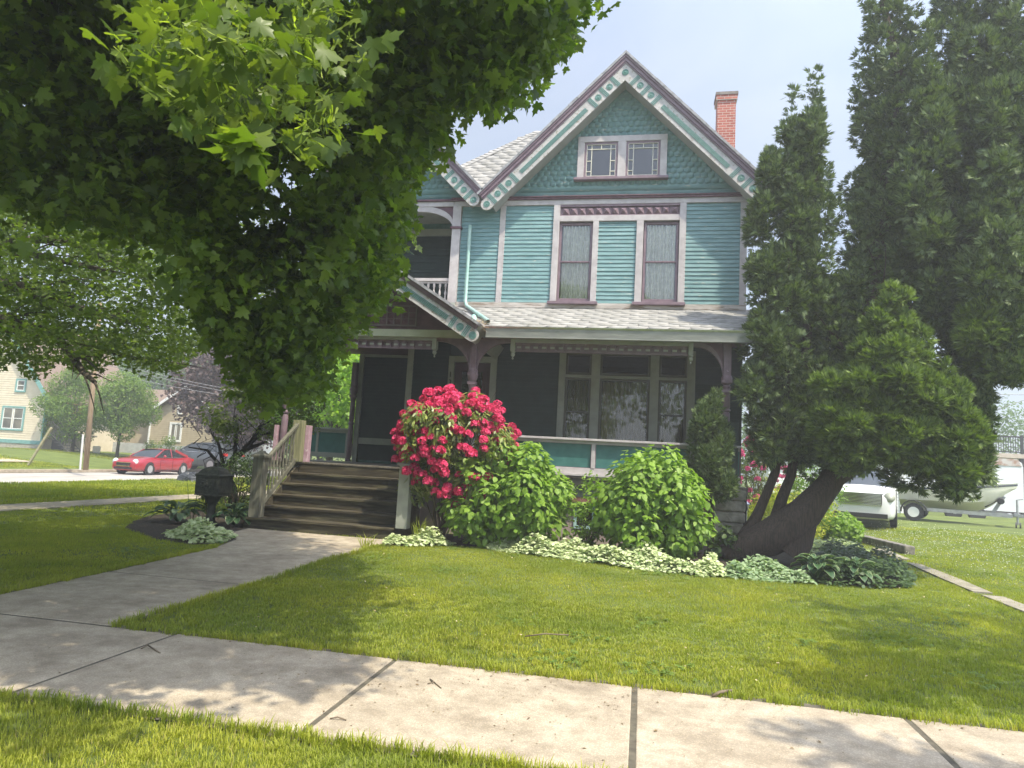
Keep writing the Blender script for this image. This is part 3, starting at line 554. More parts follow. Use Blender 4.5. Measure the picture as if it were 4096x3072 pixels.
# ---- downspout
m = MB(); m.tube([(-4.46, 16.26, 7.45), (-4.46, 16.26, 5.50), (-4.40, 16.18, 5.36), (-3.42, 14.35, 4.62), (-3.36, 14.2, 4.56)], [.045]*5, 12, cap=False); m.build('downspout', pm('teal_downspout', (.22, .38, .34), (.34, .48, .44), 5, .5), H, smooth=True)
m = MB(); m.tube([(-4.05, 15.7, 5.0), (-3.93, 15.2, 4.86), (-3.8, 14.7, 4.66)], [.07, .075, .07], 10); m.build('roof_vent_pipe', pm('pale_teal_pipe', (.3, .5, .46), rough=.5), H, smooth=True)
# ---- porch roof (right run) with hex shingles, gutter and fascia
sl = math.atan2(5.375-4.40, 16.4-13.95); Vp = np.array([0, math.cos(sl), math.sin(sl)]); Np = np.array([0, -math.sin(sl), math.cos(sl)])
m = MB(); m.prism([np.array(q)-Np*.01 for q in ((-3.5, 13.97, 4.40), (2.45, 13.97, 4.40), (2.45, 16.42, 5.375), (-5.0, 16.42, 5.375))], -Np*.08); m.build('porch_roof', M_roofe, H)
tileset('porch_roof_shingles', (-5.0, 13.97, 4.405), (1, 0, 0), Vp, Np, 18, 10, .42, .27, M_roof, H, hexp, lambda p: p[0] > -3.25-(p[1]-13.95)*.62 and p[0] < 2.42 and p[1] < 16.5, th=.011, jit=.006)
m = MB(); m.prism([(-3.35, 13.90, 4.36), (-3.35, 13.88, 4.395), (-3.35, 14.0, 4.425), (-3.35, 14.0, 4.36)], (5.85, 0, 0)); m.build('drip_edge', M_metal, H)
m = MB(); m.prism([(-3.33, 13.93, 4.19), (-3.33, 13.905, 4.36), (-3.33, 14.02, 4.36), (-3.33, 14.02, 4.19)], (5.8, 0, 0)); m.box(-3.33, 13.915, 4.165, 2.47, 14.04, 4.188); m.build('porch_fascia', pm('mossy_fascia_paint', (.19, .20, .185), (.27, .275, .255), 4, .6, .4, 20, stretch=(.6, 1, 3), c3=(.09, .10, .05), c3scale=1.2, c3lo=.66, c3hi=.72), H)
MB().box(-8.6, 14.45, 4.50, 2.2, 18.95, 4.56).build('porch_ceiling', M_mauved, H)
# porch frieze: beam, block spindles, pendants
def frieze_run(x0, x1, parent=H):
    m = MB(); m.box(x0, 14.26, 4.13, x1, 14.42, 4.22); m.build('porch_beam', M_trimd, H)
    m = MB(); m.box(x0, 14.30, 4.10, x1, 14.38, 4.13); m.box(x0, 14.30, 3.94, x1, 14.38, 3.975); n = int((x1-x0)/.18)
    for i in range(n):
        x = x0+(i+.5)*(x1-x0)/n; m.box(x-.05, 14.305, 3.975, x+.05, 14.375, 4.10)
    m.box(x0, 14.35, 3.975, x1, 14.365, 4.10)
    m.build('spindle_frieze', M_mauve, H)
    b = MB()
    for i in range(n):
        x = x0+(i+.5)*(x1-x0)/n; b.box(x-.046, 14.296, 4.01, x+.046, 14.303, 4.05)
    b.build('frieze_blocks', M_trimd, H)
frieze_run(-2.76, .85); frieze_run(-8.0, -4.6)
def pendant(x):
    m = MB(); m.box(x-.047, 14.24, 3.94, x+.047, 14.40, 4.21); m.lathe([(.05, 0), (.055, -.02), (.035, -.03), (.05, -.06), (.04, -.10), (.015, -.115), (.012, -.13), (.024, -.15), (.018, -.17), (.0, -.18)], (x, 14.32, 3.94), 12)
    m.build('pendant', M_trimd, H, autosm=True)
for x in (-2.80, .90, -4.55): pendant(x)
def porch_post(x, y, z0, top=True, hw=.075, lab=None, mat=M_mauve, z1=4.22):
    m = MB(); s = .062
    prof = [(.085, 0), (.085, .05), (.06, .07), (.075, .12), (.075, .95), (.06, 1.0), (.085, 1.03), (.085, 1.07), (.06, 1.10), (.075, 1.14), (.068, 1.70), (.078, 1.74), (.09, 1.78), (.06, 1.82), (.085, 1.86), (.11, 1.93), (.11, 2.05), (.09, 2.12)]
    prof = [(a, b*(3.55-z0)/2.12) for a, b in prof]
    m.lathe(prof, (x, y, z0), 14)
    m.box(x-.075, y-.075, 3.552, x+.075, y+.075, z1); 
    for q in (-.055, .055): m.box(x+q-.012, y-.095, 3.42, x+q+.012, y-.077, z1-.03)
    m.box(x-.10, y-.10, 3.40, x+.10, y+.10, 3.45); m.box(x-.09, y-.09, 3.20, x+.09, y+.09, 3.26)
    return m.build('porch_post', mat, H, autosm=True)
porch_post(-3.66, 14.33, 1.33); porch_post(1.62, 14.33, 2.16); porch_post(-7.97, 14.33, 1.33, mat=M_mauve); porch_post(-8.35, 18.8, 1.33)
archb(-3.58, -2.86, 4.21, 3.42, .09, 14.28, -1, mat=M_mauve, fill=M_mauve); archb(-3.74, -4.50, 4.21, 3.42, .09, 14.28, 1, mat=M_mauve, fill=M_mauve)
archb(1.54, .95, 4.21, 3.5, .09, 14.28, -1, mat=M_mauve, fill=M_mauved); archb(-7.9, -7.2, 4.21, 3.5, .09, 14.28, 1, mat=M_mauve, fill=M_mauved)
# ---- entry gable over the steps
A3 = math.atan(.63); O3 = (-6.2, 5.66)
for sd_ in (-1, 1):
    rake(O3, A3, sd_, 3.06, 13.6, [('b', .2), ('r', .42), ('b', .64), ('b', 2.55), ('r', 2.74), ('b', 2.90), ('r', 3.07)], [(.85, 2.42)], tw=.27, crown=.10)
    roofslab(O3, A3, sd_, 3.05, 13.65, 16.35, .02, .37)
roof_tiles(O3, A3, 1, 3.06, 13.6, 16.3, .425, name='entry_roof_shingles'); roof_tiles(O3, A3, -1, 3.06, 13.6, 16.3, .425, name='entry_roof_shingles')
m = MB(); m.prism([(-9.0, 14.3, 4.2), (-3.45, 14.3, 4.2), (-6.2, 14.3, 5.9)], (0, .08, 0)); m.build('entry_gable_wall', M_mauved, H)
MB().box(-8.6, 14.18, 4.19, -3.72, 14.29, 4.35).build('entry_beam', pm('cream_green_beam_paint', (.33, .35, .25), (.40, .42, .31), 4, .6, .2), H)
m = MB(); m.box(-7.4, 14.26, 4.44, -5.0, 14.298, 4.47); m.box(-7.4, 14.26, 4.88, -5.0, 14.298, 4.91); m.box(-5.03, 14.26, 4.47, -5.0, 14.298, 4.88)
for i in range(14): m.box(-5.2-.17*i, 14.27, 4.47, -5.185-.17*i, 14.298, 4.88)
for k in range(2): m.box(-7.4, 14.275, 4.60+.14*k, -5.03, 14.297, 4.61+.14*k)
m.build('lattice_panel', pm('dull_lilac_paint', (.17, .13, .13), rough=.7), H)
m = MB()
for i in range(13):
    for k in range(3):
        a = -5.185-.17*(i+1)+.02; b = a+.135; c_ = 4.475+.138*k; d_ = c_+.12; m.add([(a, 14.297, c_), (b, 14.297, c_), (b, 14.297, d_), (a, 14.297, d_), ((a+b)/2, 14.26, (c_+d_)/2)], [(0, 1, 4), (1, 2, 4), (2, 3, 4), (3, 0, 4)])
m.build('pyramid_blocks', M_mauved, H)
# debris heap in the valley of the roofs
tv = [(0, 0, 0), (.006, 0, 0), (.004, .12, .004)]; n_ = 260; ps = np.array([-3.42, 14.0, 4.42])+RNG.normal(0, 1, (n_, 3))*np.array([.10, .28, .035])
scatter('gutter_litter', tv, [(0, 1, 2)], ps, rotmat(RNG.normal(0, .6, (n_, 3))+np.array([0, -.3, 1]), RNG.uniform(0, 6.3, n_)), RNG.uniform(.6, 1.6, n_), pm('dry_litter', (.25, .17, .09), (.45, .36, .22), 30, 1), H)
# ---- porch: floor, rail, skirt
M_floor = pm('porch_floor_boards', (.10, .09, .07), (.17, .15, .12), 5, .7, .4, 30, stretch=(6, .4, 1))
m = MB()
x = -8.2
while x < 2.05: m.box(x, 14.2, 1.30, x+.085, 16.4, 1.33+RNG.uniform(0, .003)); x += .09
m.box(-8.6, 16.3, 1.29, -5.8, 19, 1.325); m.box(-8.2, 14.22, 1.18, 2.05, 14.30, 1.298); m.build('porch_floor', M_floor, H)
rl = trim('porch_rail', [(-3.58, 14.16, 2.10, 1.9, 14.42, 2.145), (-3.58, 14.24, 2.035, 1.9, 14.36, 2.10), (-3.58, 14.24, 1.42, 1.9, 14.36, 1.54), (-3.58, 14.14, 1.375, 1.9, 14.44, 1.42), (-3.58, 14.23, 1.54, -3.50, 14.37, 2.035), (-2.99, 14.23, 1.54, -2.91, 14.37, 2.035), (-1.03, 14.23, 1.54, -.95, 14.37, 2.035), (.93, 14.23, 1.54, 1.01, 14.37, 2.035)], M_trim, bevel=.005); ORG[rl.name] = ORG[H.name]
for a, b in ((-3.5, -2.99), (-2.91, -1.03), (-.95, .93), (1.01, 1.9)):
    MB().box(a, 14.285, 1.54, b, 14.31, 2.035).build('rail_panel', M_panel, rl)
    MB().box(a, 14.25, 1.54, b, 14.284, 1.552).box(a, 14.25, 1.552, a+.012, 14.284, 2.035).box(b-.012, 14.25, 1.552, b, 14.284, 2.035).build('panel_moulding', M_mauve, rl)
rr = trim('porch_rail', [(-9.7, 18.80, 2.22, -8.40, 18.98, 2.28), (-9.7, 18.84, 2.14, -8.40, 18.94, 2.22), (-9.7, 18.84, 1.42, -8.40, 18.94, 1.56), (-8.5, 18.83, 1.56, -8.40, 18.95, 2.14), (-9.42, 18.83, 1.56, -9.35, 18.95, 2.14)], M_trimd); ORG[rr.name] = ORG[H.name]
for a, b in ((-9.7, -9.42), (-9.35, -8.5)): MB().box(a, 18.87, 1.56, b, 18.90, 2.14).build('rail_panel', M_panel, rr)
MB().box(-9.8, 16.3, 1.25, -8.6, 19, 1.32).build('porch_floor', M_floor, H)
MB().box(-8.16, 14.24, 1.33, -8.08, 14.40, 2.12).build('rail_pedestal', M_pink, H, bevel=.006); m = MB(); m.box(-7.40, 14.24, 1.33, -7.31, 14.40, 2.14); m.build('rail_pedestal', M_pink, H, bevel=.006)
m = MB()
for a in (-4.2, -2.9, -1.6, -.3, 1.0): m.box(a, 14.30, .95, a+.06, 14.36, 1.2)
m.box(-4.3, 14.34, .95, 2.0, 14.37, 1.2); m.box(-4.3, 14.28, 1.16, 2.0, 14.38, 1.2); m.build('porch_skirt', pm('skirt_paint', (.12, .15, .12), (.2, .22, .18), 5, .8, .4), H)
for xx in (-1.45, -.75): MB().bar((xx, 14.26, .98), (xx+.12, 14.26, 1.2), .05, .03, up=(0, 1, 0)).build('skirt_brace', M_trim, H)
MB().box(-4.3, 14.30, .84, 2.0, 14.40, .948).build('skirt_beam', pm('rusty_red_paint', (.16, .07, .05), (.24, .12, .09), 6, .8), H)
MB().box(-8.0, 14.45, 0, -1.35, 14.6, .838).box(-.55, 14.45, 0, 2.0, 14.6, .838).box(-1.35, 14.45, 0, -.55, 14.6, .30).build('foundation', M_found, H)
w = MB().box(-1.35, 14.42, .30, -1.29, 14.5, .838).box(-.61, 14.42, .30, -.55, 14.5, .838).box(-1.29, 14.42, .30, -.61, 14.5, .36).box(-.98, 14.43, .36, -.92, 14.5, .838).build('basement_window', pm('pale_teal_frame', (.35, .52, .5), rough=.6), H); MB().box(-1.29, 14.47, .36, -.61, 14.474, .838).build('pane', M_dglass, w)
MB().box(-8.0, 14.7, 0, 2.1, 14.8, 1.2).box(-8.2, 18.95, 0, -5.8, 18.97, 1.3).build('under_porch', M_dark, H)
# stone pier under the right post: courses of rough blocks
m = MB()
for k in range(6):
    z = .0+k*.215; j = RNG.uniform(-.02, .02); m.box(1.38+j, 14.15+RNG.uniform(-.02, .02), z+.005, 2.0+RNG.uniform(-.03, .02), 14.8, z+.205)
m.box(1.42, 14.2, 0, 1.95, 14.75, 1.3); m.build('stone_pier', M_stone, H, bevel=.03)
MB().box(1.45, 14.18, 1.3, 1.85, 14.5, 2.6).build('pier_post', M_tealshade, H, bevel=.01)
# ---- lower windows (triple with transoms), door
MW = pm('brown_green_window_paint', (.10, .095, .08), rough=.5)
trim('window_casing', [(-2.04, 16.33, 1.5, -1.885, 16.47, 4.28), (-1.26, 16.33, 1.5, -1.06, 16.47, 4.28), (.12, 16.33, 1.5, .32, 16.47, 4.28), (.965, 16.33, 1.5, 1.145, 16.47, 4.28), (-2.04, 16.335, 4.28, 1.145, 16.47, 4.38), (-1.885, 16.34, 3.68, -1.26, 16.47, 3.745), (-1.06, 16.34, 3.68, .12, 16.47, 3.745), (.32, 16.34, 3.68, .965, 16.47, 3.745)], M_trimd)
for a, b, mt in ((-1.885, -1.26, 2.86), (-1.06, .12, None), (.32, .965, 2.86)):
    sash_window(a, b, 1.8, 3.68, 16.40, H, mt, fm=MW, lace=False, seed=int(a*10) % 7); sash_window(a, b, 3.745, 4.28, 16.40, H, None, fm=MW, gm=M_dglass, lace=None)
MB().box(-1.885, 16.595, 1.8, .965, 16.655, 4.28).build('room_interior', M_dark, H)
dr = MB().box(-4.66, 16.42, 1.33, -3.74, 16.48, 3.97).box(-4.56, 16.40, 1.45, -3.84, 16.42, 2.1).box(-4.56, 16.40, 2.15, -4.46, 16.42, 3.85).box(-3.94, 16.40, 2.15, -3.84, 16.42, 3.85).box(-4.46, 16.40, 3.75, -3.94, 16.42, 3.85).build('front_door', M_plum, H); ORG[dr.name] = ORG[H.name]
MB().box(-4.46, 16.408, 2.15, -3.94, 16.415, 3.75).build('door_glass', M_dglass, dr); MB().lathe([(.012, 0), (.012, .03), (.028, .04), (.028, .06), (0, .07)], (-3.80, 16.42, 2.35), 12, axis=(0, -1, 0)).build('door_knob', M_metal, dr)
dc = trim('door_casing', [(-4.80, 16.32, 1.33, -4.665, 16.45, 4.12), (-3.735, 16.32, 1.33, -3.58, 16.45, 4.12), (-4.665, 16.32, 3.975, -3.735, 16.45, 4.12)], M_trimd); ORG[dc.name] = ORG[H.name]
for i, ch_ in enumerate('136'):
    cu = bpy.data.curves.new('house_number', 'FONT'); cu.body = ch_; cu.size = .19; cu.extrude = .004; cu.align_x = 'CENTER'; cu.materials.append(M_black)
    tmp = bpy.data.objects.new('tmp', cu); COL.objects.link(tmp); me = bpy.data.meshes.new_from_object(tmp); bpy.data.objects.remove(tmp); me.materials.clear(); me.materials.append(M_black)
    o = bpy.data.objects.new('house_number', me); COL.objects.link(o); o.parent = dc; o.rotation_euler = (R(90), 0, 0); o.location = np.array([-4.735, 16.312, 3.59-i*.20])-ORG[H.name]
# ---- front steps
ri, tn = .22, .325; Y0 = 12.55
stp = MB()
for k in range(5):
    z = ri*(k+1); y = Y0+k*tn; a, b = (-7.72, -4.55) if k == 0 else (-7.5+.0*k, -4.6)
    stp.box(a, y, z-.045, b, y+tn+.03, z)
steps = stp.build('front_steps', M_stepw, H, bevel=.006); ORG[steps.name] = ORG[H.name]
for k in range(6):
    z = ri*(k+1); y = Y0+k*tn+.04; a, b = (-7.68, -4.58) if k == 0 else (-7.46, -4.63)
    MB().box(a, y, z-ri+.001, b, y+.025, z-.046 if k < 5 else z-.03).build('riser', M_stepw, steps)
for xx in (-7.5, -4.63): MB().prism([(xx, Y0+.05, 0), (xx, 14.2, 0), (xx, 14.2, 1.28), (xx, Y0+.05, .2)], (.04, 0, 0)).build('stringer', M_stepw, steps)
def handrail(x, mat_new, mat_top, zlow):
    nw = MB().box(x-.11, 12.56, .22, x+.11, 12.78, 1.40); hr = MB(); hr.bar((x, 12.78, 1.30), (x, 14.05, 2.16), .075, .05); hr.bar((x, 12.78, .42), (x, 14.05, 1.36), .05, .09)
    h = hr.build('stair_rail', M_postw, H); ORG[h.name] = ORG[H.name]
    nw.build('newel_post', mat_new, h, bevel=.008)
    cp = MB().box(x-.15, 12.52, 1.40, x+.15, 12.82, 1.44); cp.add([(x-.14, 12.53, 1.44), (x+.14, 12.53, 1.44), (x+.14, 12.81, 1.44), (x-.14, 12.81, 1.44), (x, 12.67, 1.55)], [(0, 1, 4), (1, 2, 4), (2, 3, 4), (3, 0, 4)]); cp.build('newel_cap', mat_new, h)
    MB().box(x-.11, 14.02, 1.33, x+.11, 14.2, 2.24).build('newel_post', mat_top, h, bevel=.006)
    for i in range(9):
        y = 12.92+i*.125; z0 = .45+(y-12.78)*.74; z1 = 1.28+(y-12.78)*.677; m = MB(); m.box(x-.02, y-.02, z0, x+.02, y+.02, z0+.12); m.box(x-.02, y-.02, z1-.12, x+.02, y+.02, z1); m.lathe([(.018, 0), (.026, .05), (.014, .08), (.027, .2), (.016, .35), (.014, .5), (.026, .62), (.014, .68), (.02, 1)], (x, y, z0+.12), 8)
        m.v = [(v[0], v[1], v[2]) for v in m.v]
        hh = z1-z0-.24; base = z0+.12; m.v = m.v[:16]+[(v[0], v[1], base+(v[2]-base)*hh) for v in m.v[16:]]
        m.build('baluster', M_postw, h, autosm=True)
handrail(-7.48, M_postw, M_postg, 0); handrail(-4.42, M_trimd, M_trimd, 0)
# ================================================================== FOLIAGE TOOLS
def leaf_heart(w=.8, l=1.0):
    o = [(0, 0), (.22, -.06), (.42, .08), (.5, .3), (.42, .55), (.22, .8), (0, 1.02)]
    o = o+[(-x, y) for x, y in o[-2:0:-1]]
    v = [(x*w, y*l, -abs(x)*.18-.10*y*y) for x, y in o]; return v, [(0, 1, 2, 3, 4, 5, 6), (0, 6, 7, 8, 9, 10, 11)]
def leaf_oval(w=.45, l=1.0, droop=.12, fold=.3):
    o = [(0, 0), (.35, .18), (.5, .45), (.36, .75), (0, 1.0)]; o = o+[(-x, y) for x, y in o[-2:0:-1]]
    v = [(x*w, y*l, -abs(x)*w*fold-droop*y*y) for x, y in o]; return v, [(0, 1, 2, 3, 4), (0, 4, 5, 6, 7)]
def leaf_maple():
    h = [(0, -.02), (.16, -.12), (.40, -.10), (.34, .06), (.48, .13), (.70, .30), (.50, .36), (.44, .46), (.28, .40), (.24, .56), (.30, .70), (.14, .74), (0, 1.05)]
    o = h+[(-x, y) for x, y in h[-2:0:-1]]
    c = (0, .22, .0); v = [(x, y, -.22*abs(x)-.16*max(0, y-.3)**1.5-.05*(abs(x) > .4)) for x, y in o]+[c]; k = len(o)
    return v, [(i, (i+1) % k, k) for i in range(k)]
def leaf_maple_small():
    h = [(0, 0), (.35, -.1), (.42, .15), (.62, .32), (.33, .42), (.2, .72), (0, 1.0)]; o = h+[(-x, y) for x, y in h[-2:0:-1]]
    v = [(x, y, -.2*abs(x)-.1*y*y) for x, y in o]; return v, [tuple(range(0, 7)), (0,)+tuple(range(6, 12))]
def leaf_diamond(w=.5): return [(0, 0, 0), (w*.5, .5, -.08), (0, 1, -.15), (-w*.5, .5, -.08)], [(0, 1, 2, 3)]
def spray(nf=7, seed=0, curl=.25, wid=.10):
    """flat fan of scale-leaf fingers, as on an arborvitae"""
    rg = np.random.default_rng(seed); v = []; f = []
    for i in range(nf):
        a = (i/(nf-1)-.5)*1.7+rg.uniform(-.1, .1); l = 1-.35*abs(a)+rg.uniform(-.15, .1); b = .25*i/nf if i % 2 else .1
        d = np.array([math.sin(a), math.cos(a)]); p = np.array([0, b]); q = np.array([d[1], -d[0]])*wid*.5
        m1 = p+d*l*.5; t = p+d*l; k = len(v)
        v += [(p[0], p[1], 0), (m1[0]+q[0], m1[1]+q[1], curl*.25+rg.uniform(-.05, .05)), (t[0], t[1], curl*l*rg.uniform(.2, 1)), (m1[0]-q[0], m1[1]-q[1], curl*.25)]
        f.append((k, k+1, k+2, k+3))
    return v, f
def feather(ns=3, nl=5, seed=0, curl=.2):
    rg = np.random.default_rng(seed); v = []; f = []
    for i in range(ns):
        a0 = (i-(ns-1)/2)*.62+rg.uniform(-.1, .1); L_ = (1.0 if i == ns//2 else .78)*rg.uniform(.9, 1.1)
        for j in range(nl*2+1):
            u = .22+.78*(j//2)/nl if j < nl*2 else .8; side = 1 if j % 2 else -1
            if j == nl*2: side = 0
            p = np.array([math.sin(a0), math.cos(a0)])*L_*u; a = a0+side*.85; l = (.40*(1-.45*u) if side else .28)*L_; d = np.array([math.sin(a), math.cos(a)]); q = np.array([d[1], -d[0]])*.050; k = len(v); zz = curl*u*u; tz = rg.uniform(-.06, .10)
            v += [(p[0]-q[0]*.6, p[1]-q[1]*.6, zz), (p[0]+d[0]*l*.55+q[0], p[1]+d[1]*l*.55+q[1], zz+tz*.5), (p[0]+d[0]*l, p[1]+d[1]*l, zz+tz), (p[0]+d[0]*l*.55-q[0], p[1]+d[1]*l*.55-q[1], zz+tz*.5)]; f.append((k, k+1, k+2, k+3))
    return v, f
def sprig(leaf, n=5, l=1.0, seed=0, ls=.45, spread=.9):
    """a twig with n leaves, as one template"""
    v0, f0 = leaf; v0 = np.array(v0); rg = np.random.default_rng(seed); V = []; Fs = []
    for i in range(n):
        t = (i+.6)/n*l; side = 1 if i % 2 else -1; a = side*spread*rg.uniform(.6, 1.1) if i < n-1 else rg.uniform(-.2, .2)
        c, s_ = math.cos(a), math.sin(a); tl = rg.uniform(-.5, .5); w = v0*ls*rg.uniform(.75, 1.15)
        x = w[:, 0]*math.cos(tl)-w[:, 2]*math.sin(tl); z = w[:, 0]*math.sin(tl)+w[:, 2]*math.cos(tl); y = w[:, 1]
        k = sum(len(q) for q in V); V.append(np.stack([c*x+s_*y, -s_*x+c*y+t, z-.08*t*t+rg.uniform(-.08, .08)], 1)); Fs += [tuple(j+k for j in q) for q in f0]
    return np.concatenate(V), Fs
def unit(n): v = RNG.normal(0, 1, (n, 3)); return v/np.linalg.norm(v, axis=1, keepdims=True)
def blobs(centers, radii, n, shell=.55, flat=1.0):
    centers = np.array(centers, float); radii = np.array(radii, float); radii = radii[:, None]*np.array([1, 1, flat]) if radii.ndim == 1 else radii
    w = np.prod(radii, 1)**(2/3); idx = RNG.choice(len(centers), n, p=w/w.sum()); d = unit(n); r = shell+(1-shell)*RNG.random(n)**.6
    return centers[idx]+d*radii[idx]*r[:, None], d, idx
def crown_blobs(c, rad, nb, br, inner=.55, seed=None, keep=None):
    c = np.array(c, float); rad = np.array(rad, float); d = unit(nb*2); r = inner+(1-inner)*RNG.random(nb*2)**.5; p = c+d*rad*r[:, None]
    if keep is not None: p = p[keep(p)]
    p = p[:nb]; return p, RNG.uniform(.7, 1.3, len(p))*br
def foliage(name, tmpl, pos, out, size, mat, parent=None, up=.5, jit=.6, sv=.3, droop=0.0, mi=None, aim='out'):
    n = len(pos); nrm = out*(1-up)+np.array([0, 0, up])+unit(n)*jit
    Mx = rotmat(nrm, RNG.uniform(0, 6.283, n))
    if aim == 'down':      # leaf tips (local y) point down and outward
        y = np.stack([out[:, 0]*.6, out[:, 1]*.6, -np.ones(n)*(.5+droop)], 1)+unit(n)*jit*.9
        z = nrm/np.linalg.norm(nrm, axis=1, keepdims=True); y = y-z*(y*z).sum(1, keepdims=True); y /= np.linalg.norm(y, axis=1, keepdims=True)+1e-9; x = np.cross(y, z); Mx = np.stack([x, y, z], -1)
    if aim == 'up':        # sprays point outwards and up
        y = out*1.0+np.array([0, 0, .35])+unit(n)*jit; y /= np.linalg.norm(y, axis=1, keepdims=True)
        z = np.array([0, 0, 1.0])*.9+unit(n)*.8; z = z-y*(y*z).sum(1, keepdims=True); z /= np.linalg.norm(z, axis=1, keepdims=True)+1e-9; x = np.cross(y, z); Mx = np.stack([x, y, z], -1)
    return scatter(name, tmpl[0], tmpl[1], pos, Mx, size*RNG.uniform(1-sv, 1+sv, n), mat, parent, mi=mi)
def branchwork(name, base, targets, r0, mat, parent, n=6, sag=.1, kids=0):
    m = MB(); base = np.array(base, float)
    for t in targets:
        t = np.array(t, float); k = 6; pts = []
        for i in range(k+1):
            u = i/k; p = base*(1-u)+t*u; p[2] += sag*np.linalg.norm(t-base)*4*u*(1-u)*.5; pts.append(p+RNG.normal(0, .03, 3)*np.linalg.norm(t-base)*.5*(0 < i < k))
        m.tube(pts, [max(r0*(1-.8*i/k), .002) for i in range(k+1)], n, cap=False)
        for j in range(kids):
            i = RNG.integers(2, k); q = pts[i]; dr = (t-base)/np.linalg.norm(t-base)+unit(1)[0]*.7; L_ = np.linalg.norm(t-base)*.35; e = q+dr*L_
            m.tube([q, (q+e)/2+unit(1)[0]*.05*L_, e], [r0*.35, r0*.2, .002], 5, cap=False)
    return m.build(name, mat, parent, smooth=True)
M_bark = pm('maple_bark', (.05, .042, .032), (.12, .10, .08), 8, .95, 1.0, 25, stretch=(4, 4, .6), bdist=.03)
M_cbark = pm('arborvitae_bark', (.035, .025, .018), (.085, .06, .045), 7, .95, 1.0, 18, stretch=(6, 6, .5), bdist=.04)
M_twig = pm('twig', (.07, .05, .03), (.13, .10, .06), 10, .9)

# ================================================================== SHRUBS AND BEDS
# rhododendron with red flower trusses
LG = leaf_oval(.36, 1.0, .18)
def rhododendron(base, C, Rd, nleaf, ntruss, name, label, cat, colr, y_open=None, fl_size=.044):
    t = thing(name, label, cat, base)
    cp, cr = crown_blobs(C, Rd, 34, .30, .55)
    M_rl = leafmat('rhododendron_leaf', (.09, .13, .025), (.28, .32, .08), .25, rough=.35, spec=.5)
    pos, out, _ = blobs(cp, cr, nleaf, .6)
    foliage('foliage', LG, pos, out, .115, M_rl, t, up=.35, jit=.5, aim='down', droop=-.1)
    branchwork('stems', base, cp[:16], .022, M_twig, t, kids=2)
    ci = RNG.choice(len(cp), ntruss); d = unit(ntruss*8); w = d@np.array([.35, -.75, .45]); d = d[np.argsort(-w)][:int(ntruss*4.2)]; d = d[RNG.permutation(len(d))][:ntruss]
    C = np.array(C); Rd = np.array(Rd); tc_ = C+d*Rd*RNG.uniform(.95, 1.22, (len(d), 1))+RNG.normal(0, .05, (len(d), 3))
    fm = leafmat(name+'_petal', *colr, trans=.35, tcol=(1.3, .9, 1.0), rough=.6, spec=.2)
    petal = [(0, 0, 0), (.45, .45, .12), (.36, .95, .28), (-.36, .95, .28), (-.45, .45, .12)]; V = []; F_ = []
    for k in range(5):
        a = k*2*math.pi/5; c, s_ = math.cos(a), math.sin(a)
        for x, y, z in petal: V.append((c*x-s_*y, s_*x+c*y, z))
        F_.append(tuple(range(k*5, k*5+5)))
    nf = 20; dd = unit(len(tc_)*nf); dd[:, 2] = np.abs(dd[:, 2]*1.2)-.25; dd /= np.linalg.norm(dd, axis=1, keepdims=True); base_ = np.repeat(tc_, nf, 0)
    fo = scatter('flowers', V, F_, base_+dd*.07, rotmat(dd+unit(len(dd))*.3, RNG.uniform(0, 6, len(dd))), RNG.uniform(.8, 1.2, len(dd))*fl_size, fm, t)
    return t
rb = gz(1730, 2150, 0)
rhododendron((-3.75, 13.0, 0), (-3.62, 13.0, 1.74), (1.06, .74, 1.0), 9500, 225, 'rhododendron', 'tall red flowering rhododendron beside the front steps', 'shrub', ((.42, .010, .075), (.88, .11, .27)))
# hydrangeas with heart leaves
HL = leaf_heart()
M_hy = leafmat('hydrangea_leaf', (.15, .26, .03), (.25, .38, .055), .4, (1.3, 1.5, .4), .5, .35)
def hydrangea(C, Rd, n, label, buds=60):
    base = (C[0], C[1], 0); t = thing('hydrangea', label, 'shrub', base, 'leafy green hydrangeas in front of the porch')
    cp, cr = crown_blobs(C, Rd, 90, .32, .35); pos, out, _ = blobs(cp, cr, n, .55)
    ok = pos[:, 2] > .04; pos, out = pos[ok], out[ok]
    foliage('foliage', HL, pos, out, .108, M_hy, t, up=.45, jit=.45, aim='down')
    branchwork('stems', base, cp[:18], .012, M_twig, t, kids=2)
    d = unit(buds*6); d = d[(d[:, 2] > .1)][:buds]; p = np.array(C)+d*np.array(Rd)*1.18
    ico = [(0, 0, 1), (.9, 0, .4), (.28, .85, .4), (-.72, .53, .4), (-.72, -.53, .4), (.28, -.85, .4)]; scatter('flower_buds', ico, [(0, 1, 2), (0, 2, 3), (0, 3, 4), (0, 4, 5), (0, 5, 1)], p, rotmat(d+np.array([0, 0, 1.]), np.zeros(len(d))), np.full(len(d), .02), leafmat('bud', (.3, .38, .12), (.4, .48, .18), .2), t)  # small green flower buds, not yet open
    return t
hydrangea((-2.62, 12.9, .90), (1.16, .76, .86), 9500, 'large leafy green hydrangea between the red rhododendron and the basement window')
hydrangea((.20, 12.65, .96), (.86, .66, .80), 8200, 'leafy green hydrangea on the right, nearest the arborvitae trunk')
def softshrub(name, label, cat, C, Rd, n, size, mat, tmpl, nb=26, br=.2, group=None, stems=True, up=.4, jit=.6, aim='out', base=None):
    t = thing(name, label, cat, base or (C[0], C[1], 0), group); cp, cr = crown_blobs(C, Rd, nb, br, .5); pos, out, _ = blobs(cp, cr, n, .45); ok = pos[:, 2] > .02
    foliage('foliage', tmpl, pos[ok], out[ok], size, mat, t, up=up, jit=jit, aim=aim)
    if stems: branchwork('stems', base or (C[0], C[1], 0), cp[:12], .008+.01*max(Rd), M_twig, t, kids=2)
    return t
